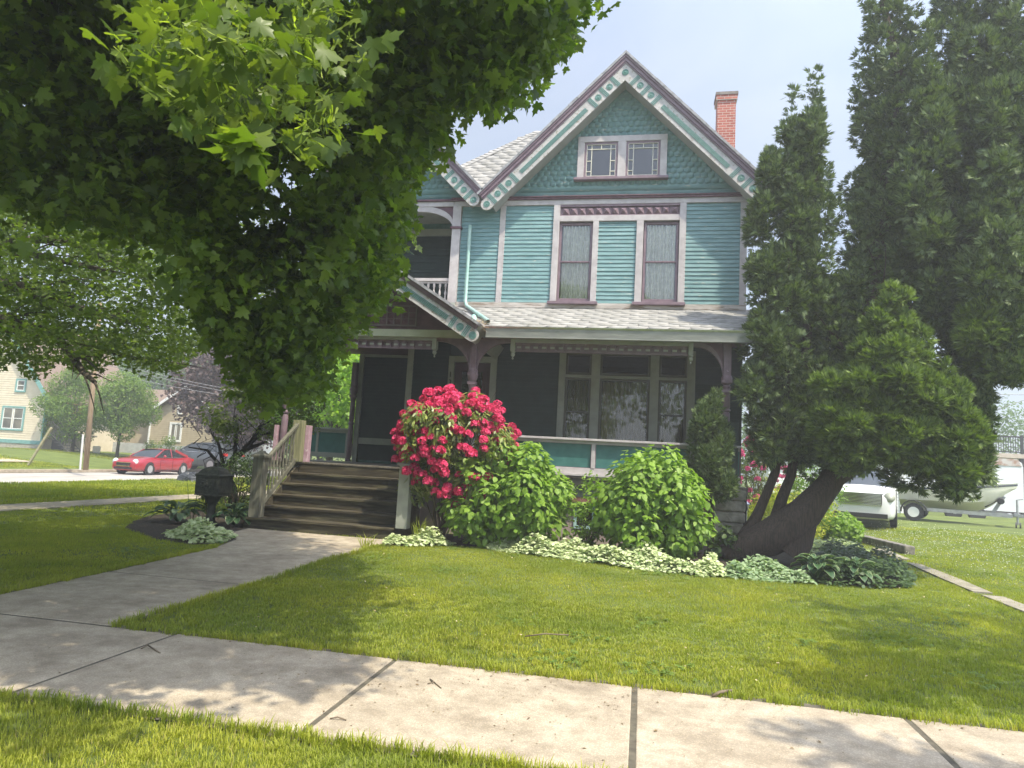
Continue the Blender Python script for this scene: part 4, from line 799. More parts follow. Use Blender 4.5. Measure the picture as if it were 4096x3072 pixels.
OV = leaf_oval(.42)
M_soft = leafmat('small_shrub_leaf', (.13, .22, .03), (.22, .34, .05), .35)
softshrub('small_shrub', 'loose fine leaved shrub in front of the basement window', 'shrub', (-1.0, 13.3, .75), (.62, .5, .62), 1500, .085, M_soft, OV, br=.2)
softshrub('dark_shrub', 'dark round shrub just behind the bronze mailbox', 'shrub', (-8.85, 14.1, .78), (.62, .55, .62), 2600, .06, leafmat('dark_shrub_leaf', (.022, .042, .012), (.06, .10, .025), .25), OV, br=.22)
softshrub('climbing_plant', 'leafy climbing plant growing up the mailbox post', 'plant', (-8.55, 12.75, .42), (.30, .2, .42), 420, .075, leafmat('climber_leaf', (.05, .09, .02), (.12, .18, .04), .3), OV, nb=12, br=.13)
softshrub('yellow_shrub', 'yellow green shrub seen between the arborvitae trunks', 'shrub', (3.55, 18.3, .55), (1.25, .7, .62), 5200, .07, leafmat('golden_leaf', (.24, .28, .02), (.48, .48, .06), .35), OV, nb=34, br=.28)
softshrub('green_shrub', 'tall green shrub behind the leaning arborvitae trunk', 'shrub', (4.35, 19.3, 1.0), (.9, .6, .95), 2600, .085, leafmat('mid_leaf', (.11, .20, .025), (.2, .32, .05), .35), OV, nb=24, br=.28)
softshrub('sprawling_shrub', 'low sprawling shrub spreading from under the arborvitae towards the minivan', 'shrub', (4.9, 19.6, .30), (1.1, .8, .32), 2200, .10, M_soft, HL, nb=30, br=.25)
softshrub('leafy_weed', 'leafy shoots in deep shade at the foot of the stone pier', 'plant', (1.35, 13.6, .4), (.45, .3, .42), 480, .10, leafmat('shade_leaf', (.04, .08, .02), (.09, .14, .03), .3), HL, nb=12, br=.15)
rhododendron((2.95, 20.2, 0), (3.1, 20.2, 1.45), (.85, .6, .95), 2600, 90, 'pink_rhododendron', 'dusky pink flowering rhododendron at the back corner of the house', 'shrub', ((.42, .05, .16), (.62, .14, .28)), fl_size=.036)
# variegated ground cover: several separate clumps
TRI = (np.array([(0, 0, 0), (.3, .2, -.03), (.36, .6, -.10), (0, 1, -.2), (-.36, .6, -.10), (-.3, .2, -.03)]), [(0, 1, 2, 3, 4, 5)])
M_var = leafmat('variegated_leaf', (.36, .44, .20), (.70, .74, .48), .3, (1.1, 1.2, .7), .6, .2, c3=(.16, .28, .08))
M_vin = leafmat('periwinkle_leaf', (.035, .07, .022), (.09, .14, .05), .2)
def cover(name, label, cat, poly, n, hh, size, mat, tmpl=TRI, group=None, up=.7):
    P = np.array(poly); x0, y0 = P.min(0); x1, y1 = P.max(0); q = RNG.uniform((x0, y0), (x1, y1), (int(n*2.5), 2)); q = q[inpoly(q[:, 0], q[:, 1], poly)][:n]
    c = np.array(P.mean(0)); hN = hh*(.55+.45*np.sin(q[:, 0]*5.1+1)*np.sin(q[:, 1]*4.3+q[:, 0]*1.7))
    # taper towards the outline
    dmin = np.full(len(q), 9.0)
    for i in range(len(P)):
        a, b = P[i], P[(i+1) % len(P)]; ab = b-a; t = np.clip(((q-a)@ab)/(ab@ab+1e-9), 0, 1); dmin = np.minimum(dmin, np.linalg.norm(q-(a+t[:, None]*ab), axis=1))
    hN = hN*np.clip(dmin/.16, .25, 1); z = hN*RNG.uniform(.45, 1.0, len(q))+.01
    pos = np.stack([q[:, 0], q[:, 1], z], 1); out = np.stack([RNG.normal(0, .4, len(q)), -.5+RNG.normal(0, .4, len(q)), np.ones(len(q))*.5], 1)
    nrm = out*(1-up)+np.array([0, 0, up])+unit(len(q))*.35
    o = scatter(name, tmpl[0], tmpl[1], pos, rotmat(nrm, RNG.uniform(0, 6.3, len(q))), size*RNG.uniform(.7, 1.3, len(q)), mat)
    return tag(o, label, cat, group)
gv = 'clumps of variegated ground cover'
cover('ground_cover', 'long strip of creamy variegated ground cover edging the lawn in front of the hydrangeas', 'ground cover', [(-2.75, 12.35), (-2.0, 12.05), (-1.1, 11.75), (.0, 11.38), (.9, 11.2), (1.3, 11.25), (1.35, 11.85), (.5, 12.0), (-.6, 12.3), (-1.8, 12.7), (-2.6, 12.85)], 8200, .40, .066, M_var, group=gv)
cover('ground_cover', 'creamy variegated clump at the right foot of the front steps', 'ground cover', [(-4.45, 11.7), (-3.9, 11.85), (-3.45, 12.2), (-3.35, 12.6), (-4.0, 12.75), (-4.5, 12.45)], 1900, .42, .062, M_var, group=gv)
cover('ground_cover', 'pale variegated clump in the shade in front of the mailbox', 'ground cover', [(-7.75, 10.5), (-7.05, 10.15), (-6.75, 10.45), (-6.9, 11.1), (-7.4, 11.7), (-8.1, 11.6), (-8.2, 11.0)], 2300, .30, .075, M_var, group=gv)
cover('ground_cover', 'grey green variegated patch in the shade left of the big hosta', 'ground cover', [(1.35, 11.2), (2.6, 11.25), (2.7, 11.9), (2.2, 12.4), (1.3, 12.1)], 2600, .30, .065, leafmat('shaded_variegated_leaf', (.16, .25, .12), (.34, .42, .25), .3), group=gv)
cover('periwinkle_mound', 'dark green periwinkle mound to the right of the hosta', 'ground cover', [(2.7, 11.3), (3.5, 11.4), (4.1, 11.8), (4.5, 12.7), (4.75, 14.2), (4.5, 15.6), (3.6, 15.4), (3.1, 13.4), (2.7, 12.2)], 7000, .42, .065, M_vin)
cover('pale_ground_cover', 'pale leafy ground cover at the back of the bed behind the periwinkle', 'ground cover', [(3.3, 15.6), (4.6, 15.4), (5.1, 17.0), (4.7, 18.0), (3.4, 17.2)], 1800, .3, .07, leafmat('pale_cover_leaf', (.25, .33, .12), (.5, .55, .3), .3))
def hosta(name, label, c, n, l, mat, rimmat, group='hostas in the beds', w=.5, hgt_=.35):
    t = thing(name, label, 'hosta', (c[0], c[1], 0), group); M = MB(); Rm = MB()
    for i in range(n):
        a = i*2.4+RNG.uniform(-.3, .3); rr = RNG.uniform(.25, 1); L_ = l*RNG.uniform(.75, 1.1); el = 1.15-.75*rr; p0 = np.array([c[0], c[1], .02]); d = np.array([math.cos(a), math.sin(a), 0])
        k = 7; q = np.array([-d[1], d[0], 0]); st_ = .25+.35*rr; rows = []; wr = []; 
        for j in range(k+1):
            u = j/k; e = el-1.3*u; 
            if j == 0: p = p0+d*st_*L_*math.cos(el)*1.2+np.array([0, 0, hgt_*(1.1-.7*rr)])
            else: p = p+(d*math.cos(e)+np.array([0, 0, math.sin(e)]))*L_/k
            ww = w*L_*.5*math.sin(math.pi*min(u*.9+.06, 1))**.7*(1 if j < k else .05); rows.append((p, ww))
        tw = RNG.uniform(-.4, .4)
        for mb_, s0, s1, dz in ((M, 0, .84, 0), (Rm, .84, 1.0, .001)):
            for sg in (-1, 1):
                vs = []
                for p, ww in rows:
                    for s_ in (s0, s1): vs.append(p+q*sg*ww*s_+np.array([0, 0, abs(s_)*ww*.35+dz+tw*sg*s_*ww*.3]))
                mb_.add(vs, [(2*j, 2*j+2, 2*j+3, 2*j+1) for j in range(k)])
        M.tube([p0, rows[0][0]], .006, 4, cap=False)
    M.build('leaves', mat, t, smooth=True); Rm.build('leaf_margins', rimmat, t, smooth=True); return t
M_ho = leafmat('hosta_leaf', (.035, .085, .035), (.07, .13, .05), .2, (1.2, 1.4, .6), .4, .4); M_hr = leafmat('hosta_margin', (.20, .27, .14), (.34, .38, .22), .25)
M_ho2 = leafmat('grey_hosta_leaf', (.07, .12, .07), (.12, .17, .10), .2)
hosta('hosta', 'big hosta with white edged leaves in front of the arborvitae trunk', (2.75, 11.75), 44, .27, M_ho, M_hr)
hosta('hosta', 'second hosta with white edged leaves touching the periwinkle mound', (3.3, 11.75), 32, .25, M_ho, M_hr)
hosta('hosta', 'grey leaved hosta on the lawn side of the mailbox', (-9.15, 12.6), 34, .40, M_ho2, M_ho2, w=.34)
hosta('hosta', 'white edged hosta between the mailbox and the steps', (-7.98, 12.75), 30, .34, M_ho, M_hr)
hosta('hosta', 'small white edged hosta touching the newel post of the steps', (-8.05, 13.6), 18, .32, M_ho, M_hr)
m = MB()
for x, y, h_ in ((-9.02, 12.9, .75), (-8.72, 12.5, .85)):
    pass
o = MB().tube([(-9.02, 12.9, 0), (-9.0, 12.9, .35), (-8.96, 12.9, .72)], [.008, .006, .012], 6).build('flower_stalk', M_ho, smooth=True); tag(o, 'bare hosta flower stalk, the shorter of the pair left of the mailbox', 'stalk', 'bare flower stalks by the mailbox')
o = MB().tube([(-8.62, 12.3, 0), (-8.72, 12.3, .4), (-8.80, 12.3, .82)], [.008, .006, .004], 6).build('flower_stalk', M_ho, smooth=True); tag(o, 'thin leaning flower stalk, the taller of the pair left of the mailbox', 'stalk', 'bare flower stalks by the mailbox')
# ---- ornate mailbox on its pedestal
M_brz = pm('dark_bronze', (.028, .03, .026), (.06, .062, .05), 14, .5, .8, 22, metal=.4, bdist=.01)
mb_ = thing('mailbox', 'ornate dark bronze mailbox on a tapering pedestal', 'mailbox', (-8.32, 12.45, 0), rz=-.1)
m = MB(); m.lathe([(.17, 0), (.17, .04), (.13, .07), (.09, .12), (.075, .3), (.085, .34), (.075, .38), (.10, .46), (.16, .56), (.19, .60)], (0, 0, 0), 12); m.build('pedestal', M_brz, mb_, local=True, autosm=True)
bx = MB(); bx.prism([(-.255, -.20, .62), (.255, -.20, .62), (.275, -.20, .66), (.275, -.20, .97), (-.275, -.20, .97), (-.275, -.20, .66)], (0, .40, 0)); bx.box(-.29, -.215, .97, .29, .215, 1.0); bx.box(-.27, -.21, .60, .27, .21, .63)
body = bx.build('box', M_brz, mb_, local=True, bevel=.006)
dm = MB().box(-.20, -.215, .70, .20, -.201, .92).build('door', M_brz, body, local=True, bevel=.005)
rg = MB(); rg.lathe([(.05, 0), (.05, .012), (.02, .02), (0, .03)], (0, -.216, .81), 16, axis=(0, -1, 0))
for k in range(8): a = k*math.pi/4; rg.lathe([(.022, 0), (.012, .012), (0, .014)], (.085*math.cos(a)*1.5, -.216, .81+.07*math.sin(a)), 10, axis=(0, -1, 0))
rg.build('ornament', M_brz, body, local=True)
rf = MB(); prof = [(.30, 1.0), (.25, 1.03), (.20, 1.10), (.13, 1.15), (.07, 1.17)]
for (a, z0), (b, z1) in zip(prof[:-1], prof[1:]):
    k = .72; rf.add([(-a, -a*k, z0), (a, -a*k, z0), (a, a*k, z0), (-a, a*k, z0), (-b, -b*k, z1), (b, -b*k, z1), (b, b*k, z1), (-b, b*k, z1)], [(0, 1, 5, 4), (1, 2, 6, 5), (2, 3, 7, 6), (3, 0, 4, 7)])
rf.add([(-.07, -.05, 1.17), (.07, -.05, 1.17), (.07, .05, 1.17), (-.07, .05, 1.17)], [(0, 1, 2, 3)]); rf.build('roof', M_brz, mb_, local=True)
MB().lathe([(.03, 0), (.045, .02), (.03, .04), (.055, .07), (.03, .10), (.012, .12), (0, .14)], (0, 0, 1.17), 10).build('finial', M_brz, mb_, local=True, autosm=True)
# path light by the pier
pl = thing('path_light', 'slim grey path light on a stake beside the stone pier', 'garden light', (2.14, 15.0, 0))
MB().tube([(2.14, 15, 0), (2.14, 15, .86)], .014, 8).build('stake', M_metal, pl); MB().lathe([(.03, 0), (.045, .05), (.05, .12), (.07, .13), (.02, .18), (0, .19)], (2.14, 15, .86), 12).build('lamp_head', M_metal, pl, autosm=True)
# ================================================================== TREES
# ---- the near maple: trunk out of frame on the left verge, canopy reaching over the walk
MAPLE = [(-900, -900), (2450, -900), (2370, 0), (2290, 110), (2330, 200), (2200, 290), (2130, 370), (2060, 440), (1960, 460), (1880, 450), (1800, 500), (1760, 590), (1720, 660), (1660, 740), (1640, 900), (1600, 1000), (1640, 1080), (1600, 1180), (1500, 1260), (1400, 1390), (1380, 1500), (1290, 1600), (1200, 1650), (1080, 1640), (960, 1560), (880, 1440), (800, 1330), (690, 1180), (620, 1050), (540, 960), (380, 940), (160, 880), (-100, 830), (-900, 800)]
mp_ = thing('maple_tree', 'big maple overhanging the walk from the left with broad pointed leaves and winged seeds', 'tree', (-7.6, 2.0, 0))
def hid(p, margin=0):    # True where a point is either outside the frame or inside the canopy outline
    q = topx(p); inf = (q[:, 2] > .1) & (q[:, 0] > -60) & (q[:, 0] < 4200) & (q[:, 1] > -330) & (q[:, 1] < 3150)
    return ~inf | inpoly(q[:, 0], q[:, 1], MAPLE)
def canopy_pts(n):
    # slanted slab-like canopy: hangs low on the left and in the distance, rises over the lawn
    out = []
    while sum(len(o) for o in out) < n:
        p = np.stack([RNG.uniform(-14, 1.2, 4000), RNG.uniform(1.2, 11.5, 4000), RNG.uniform(2.3, 9.5, 4000)], 1)
        lo = 2.4+np.clip((p[:, 0]+4.5)*.45, 0, 3)+np.clip(3.0-p[:, 1], 0, 2)*.9
        e = ((p[:, 0]+6.6)/7.6)**2+((p[:, 1]-5.2)/6.2)**2+((p[:, 2]-5.2)/4.0)**2
        k = (p[:, 2] > lo) & (e < 1) & (np.linalg.norm(p-EYE, axis=1) > 2.6) & hid(p)
        out.append(p[k])
    return np.concatenate(out)[:n]
def erode(p, k0=60):
    # thin out clusters close to the outline so the edge is ragged, with leafy fingers
    q = topx(p); d = np.full(len(p), 1e9)
    for (x0, y0), (x1, y1) in zip(MAPLE, MAPLE[1:]+MAPLE[:1]):
        a = np.array([x0, y0]); ab = np.array([x1-x0, y1-y0]); t = np.clip(((q[:, :2]-a)@ab)/(ab@ab), 0, 1); d = np.minimum(d, np.linalg.norm(q[:, :2]-(a+t[:, None]*ab), axis=1))
    w = .5+.5*np.sin(q[:, 0]*.021+1.3*np.sin(q[:, 1]*.017))*np.cos(q[:, 1]*.023+q[:, 0]*.008)
    return d > k0*(.25+1.3*w)
def near_view(p): q = topx(p); return (q[:, 2] > .1) & (q[:, 0] > -100) & (q[:, 0] < 4200) & (q[:, 1] > -120)
cc = canopy_pts(8500); nv_ = near_view(cc)
dd_ = np.linalg.norm(cc-EYE, axis=1); cc = np.concatenate([cc[nv_ & (dd_ > 6.2)][:3000], cc[~nv_][:2400]])
# extra drooping sprays filling the lower right lobe and along the outline
def within(poly, n, dlo, dhi):
    P = np.array(poly); res = []
    x0, y0 = P.min(0); x1, y1 = P.max(0)
    while len(res) < n:
        x, y = RNG.uniform(x0, x1), RNG.uniform(y0, y1)
        if inpoly(np.array([x]), np.array([y]), poly)[0]:
            d = ray(x, y); d = d/np.linalg.norm(d); res.append(EYE+d*RNG.uniform(dlo, dhi))
    return np.array(res)
lobe = within([(760, 900), (1200, 800), (1600, 700), (1640, 1080), (1520, 1240), (1400, 1380), (1280, 1560), (1080, 1610), (960, 1520), (820, 1250)], 1500, 8.0, 11.5)
lobe2 = within([(-50, 0), (1700, 0), (1650, 700), (1100, 900), (600, 980), (-50, 820)], 2100, 6.8, 12.0)
lobe3 = within([(1500, 0), (2330, 0), (2280, 150), (2060, 390), (1850, 440), (1700, 620), (1500, 700)], 620, 6.2, 9.5)
cc = np.concatenate([cc, lobe, lobe2, lobe3]); vv = near_view(cc); cc = cc[~vv | erode(cc)]
holes = [(640, 180, 70), (1130, 720, 70), (1080, 860, 60), (960, 900, 45), (1180, 1040, 50), (90, 420, 50), (230, 390, 60), (1560, 120, 40), (560, 470, 35), (1060, 1180, 60), (1300, 700, 40)]
qq = topx(cc); kk = np.ones(len(cc), bool)
kk &= ~(near_view(cc) & (np.sin(cc[:, 0]*2.3+cc[:, 2]*1.9)*np.sin(cc[:, 1]*1.9+1.2)*np.sin(cc[:, 2]*2.9+cc[:, 1]*.7) > .27))
for hx, hy, hr in holes: kk &= ~(near_view(cc) & (np.hypot(qq[:, 0]-hx, qq[:, 1]-hy) < hr*1.35))
cc = cc[kk]
def leaves_at(C, k, spread, size, name, mat, tmpl, parent, tilt=.55):
    n = len(C)*k; c = np.repeat(C, k, 0); off = unit(n)*RNG.random((n, 1))**.5*spread*np.array([1, 1, .6]); p = c+off
    n = len(p)
    nrm = np.array([0, 0, .8])+unit(n)*tilt*2.0+np.array([.12, -.3, 0])
    z = nrm/np.linalg.norm(nrm, axis=1, keepdims=True); y = unit(n)*.9+np.array([0, 0, -.75]); y = y-z*(y*z).sum(1, keepdims=True); y /= np.linalg.norm(y, axis=1, keepdims=True); x = np.cross(y, z)
    return scatter(name, tmpl[0], tmpl[1], p, np.stack([x, y, z], -1), size*RNG.uniform(.5, 1.4, n), mat, parent)
M_ml = leafmat('maple_leaf', (.06, .11, .02), (.18, .25, .045), .55, (1.6, 1.8, .4), .38, .45)
M_ml2 = leafmat('sunlit_maple_leaf', (.07, .12, .02), (.155, .205, .036), .5, (1.4, 1.5, .4), .4, .4)
SH = [(-10, 4.3), (-3.3, 4.25), (-1.9, 4.75), (-2.5, 5.6), (-2.9, 6.6), (-3.1, 8.2), (-3.8, 9.6), (-4.6, 10.6), (-7, 11), (-11, 10)]
g = RNG.uniform((-11, 4.2), (-1.8, 11), (12000, 2)); g = g[inpoly(g[:, 0], g[:, 1], SH)][:4200]; h_ = RNG.uniform(4.6, 8.2, len(g)); sv0 = np.array(SUNV); g3 = np.column_stack([g, np.zeros(len(g))])+sv0*(h_/sv0[2])[:, None]; g3 = g3[hid(g3) & ~near_view(g3)]; cc = np.concatenate([cc, g3])
dist = np.linalg.norm(cc-EYE, axis=1)
nearc = cc[dist < 5.0]; farc = cc[dist >= 5.0]
fo1 = leaves_at(farc, 14, .36, .096, 'crown', M_ml, leaf_maple(), mp_)
if len(nearc): leaves_at(nearc, 7, .26, .125, 'foliage', M_ml, leaf_maple(), mp_)
# the close, sunlit spray in the upper middle with its winged seeds
spr = within([(880, -60), (1350, -60), (1420, 200), (1380, 420), (1300, 560), (1180, 560), (1010, 520), (860, 540), (760, 470), (560, 300), (480, 180), (700, 60)], 105, 3.0, 4.6)
leaves_at(spr, 6, .26, .082, 'foliage', M_ml2, leaf_maple(), mp_, .8)
low_ = within([(940, 480), (1000, 600), (940, 620)], 2, 2.6, 2.8); low2 = within([(1940, 400), (2060, 400), (2000, 450)], 3, 4.2, 4.8)
leaves_at(np.concatenate([low_]), 6, .08, .12, 'hanging_leaves', M_ml2, leaf_maple(), mp_, .5)
wing = [(0, 0, 0), (.25, .10, 0), (.8, .22, .05), (1.0, .08, .08), (.9, -.06, .05), (.3, -.05, 0), (-.25, .10, 0), (-.8, .22, .05), (-1.0, .08, .08), (-.9, -.06, .05), (-.3, -.05, 0)]
sp = np.repeat(np.concatenate([spr, cc[dist < 5.5][:120]]), 7, 0); sp = sp+unit(len(sp))*.09; sp = sp[hid(sp)]
scatter('winged_seeds', wing, [(0, 1, 2, 3, 4, 5), (0, 10, 9, 8, 7, 6)], sp, rotmat(unit(len(sp))+np.array([0, -.8, .2]), RNG.uniform(0, 6.3, len(sp))), RNG.uniform(.035, .045, len(sp)), leafmat('seed_wing', (.20, .27, .04), (.32, .38, .08), .45), mp_)
m = MB(); m.tube([(-7.6, 2.0, -.1), (-7.6, 2.0, .3), (-7.5, 2.1, 1.4), (-7.4, 2.3, 2.6), (-7.3, 2.5, 4.0), (-7.1, 2.9, 6.0), (-6.9, 3.2, 8.0)], [.55, .42, .36, .34, .30, .20, .10], 16)
tk = m.build('trunk', M_bark, mp_, smooth=True)
lt = [(-4.2, 5.5, 5.6), (-2.5, 4.0, 6.2), (-1.5, 6.5, 6.2), (-5.0, 8.5, 5.4), (-8.0, 8.5, 5.6), (-11.5, 6.5, 6.0), (-12, 3.5, 5.8), (-9.5, 5.5, 7.2), (-6.0, 6.5, 7.6), (-3.4, 8.2, 4.9)]
m = MB()
for t in lt:
    b = np.array([-7.4, 2.4, RNG.uniform(2.8, 4.6)]); t = np.array(t, float); pts = []; 
    for i in range(8): u = i/7; pts.append(b*(1-u)+t*u+np.array([0, 0, .7*math.sin(math.pi*u*.8)])+RNG.normal(0, .06, 3)*(0 < i < 7))
    m.tube(pts, [.15*(1-.85*i/7)+.006 for i in range(8)], 8, cap=False)
    for _ in range(9):
        i = RNG.integers(2, 8); q = pts[i]; e = q+unit(1)[0]*np.array([1.2, 1.2, .45])*RNG.uniform(.5, 1.2)-np.array([0, 0, .25])
        if hid(np.array([e, (q+e)/2])).all(): m.tube([q, (q+e)/2+np.array([0, 0, .06]), e], [.03, .016, .004], 5, cap=False)
m.build('limbs', M_bark, mp_, smooth=True)

def hid2(poly):
    def f(p):
        q = topx(p); inf = (q[:, 2] > .1) & (q[:, 0] > -60) & (q[:, 0] < 4160) & (q[:, 1] > -60) & (q[:, 1] < 3150); return ~inf | inpoly(q[:, 0], q[:, 1], poly)
    return f
# ---- second maple further back on the left, long bare limbs seen under its canopy
t2 = thing('maple_tree', 'smaller leaved maple behind on the left with long dark limbs reaching right', 'tree', (-17.2, 11.5, 0))
MB().tube([(-17.2, 11.5, -.1), (-17.1, 11.5, 1.2), (-16.9, 11.6, 2.8), (-16.6, 11.7, 5.0), (-16.2, 12, 8)], [.5, .36, .32, .24, .08], 14).build('trunk', M_bark, t2, smooth=True)
POL2 = [(-900, -200), (1500, 700), (1300, 1000), (1050, 1200), (900, 1300), (860, 1380), (760, 1440), (700, 1560), (620, 1560), (560, 1500), (440, 1460), (380, 1540), (300, 1500), (240, 1440), (160, 1550), (90, 1530), (60, 1440), (0, 1490), (-900, 1500)]
k2 = hid2(POL2); pts = []
while len(pts) < 2300:
    p = np.stack([RNG.uniform(-24, -7.5, 3000), RNG.uniform(9.5, 18, 3000), RNG.uniform(3.0, 8.8, 3000)], 1); e = ((p[:, 0]+15.5)/8.2)**2+((p[:, 1]-13)/5.)**2+((p[:, 2]-5.4)/3.6)**2
    dens = .45+.55*(np.sin(p[:, 0]*1.7+p[:, 2]*2.1)*np.sin(p[:, 1]*1.3+1)+np.sin(p[:, 2]*3.3+p[:, 0])*.6 > -.05)
    pts += list(p[(e < 1) & k2(p) & (RNG.random(3000) < dens*.9)])
pts = np.array(pts[:2300]); ex = within([(-60, 780), (700, 950), (900, 1150), (860, 1360), (760, 1420), (640, 1520), (400, 1440), (300, 1500), (200, 1460), (120, 1530), (0, 1460), (-60, 1400)], 950, 16.5, 22.5)
ex = ex[(np.sin(ex[:, 0]*2.1+ex[:, 2]*2.7)*np.sin(ex[:, 2]*3.1+1) > -.45)]; pts = np.concatenate([pts, ex]); n = len(pts)*17; p = np.repeat(pts, 17, 0)+unit(n)*RNG.random((n, 1))**.5*.46*np.array([1, 1, .35]); p = p[k2(p)]
foliage('crown', leaf_maple_small(), p, unit(len(p)), .085, leafmat('mid_maple_leaf', (.085, .125, .035), (.15, .20, .055), .5, (1.6, 1.8, .4)), t2, up=.55, jit=.5)
m = MB()
LIMB = [[(-16.8, 11.6, 3.0), at(40, 1270, 12.5), at(180, 1330, 13.0), at(330, 1370, 13.6), at(560, 1440, 14.2)], [(-16.8, 11.6, 3.4), at(0, 1150, 12.8), at(150, 1180, 13.1), at(330, 1240, 13.6), at(520, 1290, 14.3)],
        [(-16.8, 11.6, 3.3), at(0, 1130, 12.2), at(130, 1150, 12.6), at(260, 1210, 12.9), at(380, 1240, 13.4)], [(-16.6, 11.7, 4.2), at(20, 1000, 12.5), at(200, 1030, 13), at(420, 1080, 13.8)], [(-16.6, 11.7, 4.4), at(60, 960, 12.5), at(240, 960, 13), at(430, 1040, 14)],
        [(-16.7, 11.6, 3.9), at(200, 1330, 13), at(300, 1440, 12.6), at(380, 1530, 12.2)], [(-16.4, 12, 5.6), (-14, 13, 6.5), (-12, 14, 7)], [(-16.4, 12, 5.2), (-18, 14, 6.5), (-19.5, 15, 7)]]
for pl_ in LIMB:
    q = [np.array(a, float) for a in pl_]; q2 = []
    for a, b in zip(q[:-1], q[1:]): q2 += [a, (a+b)/2+RNG.normal(0, .04, 3)]
    q2.append(q[-1]); k = len(q2); m.tube(q2, [.14*(1-.8*i/k) for i in range(k)], 7, cap=False)
    for _ in range(14):
        i = RNG.integers(2, k); a = q2[i]; d = q2[min(i+1, k-1)]-q2[i-1]; d /= np.linalg.norm(d); e = a+(d*.9+unit(1)[0]*.55)*RNG.uniform(.5, 1.5)
        m.tube([a, (a+e)/2+np.array([0, 0, .05]), e], [.028, .016, .005], 5, cap=False)
m.build('limbs', M_bark, t2, smooth=True)

# ---- arborvitae clump at the right corner of the house
AT = spray(7, 3, .25, .17)
AV = thing('arborvitae', 'huge dark arborvitae with leaning twisted trunks and several tall spires', 'tree', (2.6, 13.7, 0))
TK = MB()
def trunk(pts, r, n=14):
    q = [np.array(p, float) for p in pts]; TK_ = MB(); TK_.tube(q, r, n, cap=False); TK_.v = [tuple(np.array(v)+RNG.normal(0, .008, 3)) for v in TK_.v]; TK_.build('trunk', M_cbark, AV, smooth=True)
Yt = 13.6
trunk([at(2890, 2215, Yt), at(2990, 2185, Yt), at(3080, 2150, Yt), at(3150, 2110, Yt), at(3220, 2050, Yt), at(3275, 1985, Yt), at(3320, 1930, 13.7), at(3380, 1800, 13.8), at(3440, 1500, 13.9), at(3520, 1000, 14.2), at(3600, 300, 14.4), (4.6, 14.5, 11.6)], [.16, .27, .33, .34, .30, .24, .22, .20, .18, .15, .10, .05])
trunk([at(3150, 2215, Yt), at(3190, 2160, Yt), at(3230, 2090, Yt)], [.30, .28, .18])
trunk([at(2960, 2200, 13.75), at(2995, 2130, 13.8), at(3030, 2060, 13.8), at(3066, 1975, 13.85), at(3100, 1890, 13.9), at(3140, 1600, 14), at(3160, 1100, 14.1), at(3160, 600, 14.2)], [.20, .14, .10, .09, .085, .08, .07, .04])
trunk([at(3080, 2140, 13.8), at(3105, 2070, 13.85), at(3130, 1990, 13.9), at(3165, 1900, 14), at(3220, 1500, 14.1), at(3255, 900, 14.2), at(3265, 450, 14.2)], [.16, .11, .095, .09, .085, .07, .03])
trunk([at(3330, 1920, 13.7), at(3480, 1800, 13.6), at(3680, 1720, 13.5), at(3900, 1600, 13.4), at(3960, 1200, 13.4), at(3970, 600, 13.6)], [.18, .17, .16, .14, .12, .07])
# spires: (top S-pixel, bottom S-pixel, depth, max radius m, density)
SPIRES = [((3165, 405), (3125, 1800), 14.1, .66), ((3262, 285), (3235, 1850), 14.3, .62), ((3480, -10), (3500, 1450), 14.6, .62), ((3600, -250), (3560, 1500), 14.5, .85), ((3700, 140), (3720, 1300), 13.7, .68), ((3880, -500), (3850, 1500), 14.2, 1.1), ((4080, -350), (4060, 1700), 13.8, 1.1), ((3470, 780), (3380, 1850), 14.2, .70), ((3990, 420), (4020, 1750), 13.0, .70)]
ROUND = [((3050, 1380), 14.1, (.42, .6, .65)), ((3020, 1560), 13.9, (.38, .5, .5)), ((3070, 1750), 14.0, (.45, .5, .5)), ((3290, 1600), 14.2, (.8, .6, .8)), ((3150, 1800), 13.9, (.6, .5, .35)), ((3420, 1800), 13.5, (.7, .6, .42)), ((3640, 1850), 13.1, (.75, .6, .42)), ((3860, 1830), 12.9, (.62, .5, .5)), ((3880, 1700), 13.1, (.62, .5, .6)), ((3840, 1950), 12.8, (.30, .3, .26)), ((3300, 1250), 14.3, (.6, .6, .9)), ((3060, 1080), 14.2, (.40, .5, .5)), ((3040, 880), 14.2, (.34, .4, .6)), ((3090, 700), 14.2, (.34, .4, .6)), ((3220, 560), 14.2, (.40, .4, .7)), ((3200, 800), 14.3, (.5, .5, .8))]
C_ = []; R_ = []
def spire(top, bot, Y, rad, n=26):
    a, b = at(top[0], top[1], Y), at(bot[0], bot[1], Y)
    for i in range(n):
        u = (i+.5)/n; c = a*(1-u)+b*u; r = rad*(.13+.87*min(1, u*1.7)**.8)*(1 if u < .85 else 1-(u-.85)*2.5)
        for _ in range(3):
            th = RNG.uniform(0, 6.28); q = r*RNG.uniform(.25, .72); C_.append(c+np.array([math.cos(th)*q, math.sin(th)*q, RNG.uniform(-.25, .25)])); R_.append(np.array([.42, .42, .55])*max(.20, r)*RNG.uniform(.75, 1.2))
for s_ in SPIRES: spire(*s_)
for (c, Y, r) in ROUND:
    c = at(c[0], c[1], Y)
    for _ in range(16):
        d = unit(1)[0]; C_.append(c+d*np.array(r)*RNG.uniform(.3, .75)); R_.append(np.array(r)*.42*RNG.uniform(.8, 1.2))
C_ = np.array(C_); R_ = np.array(R_)
pos, out, _ = blobs(C_, R_, 92000, .78); ok = (pos[:, 2] > 1.15+.0*pos[:, 0])
ok &= ~((topx(pos)[:, 0] < 2935) & (topx(pos)[:, 1] > 300)) | (RNG.random(len(pos)) < .15)
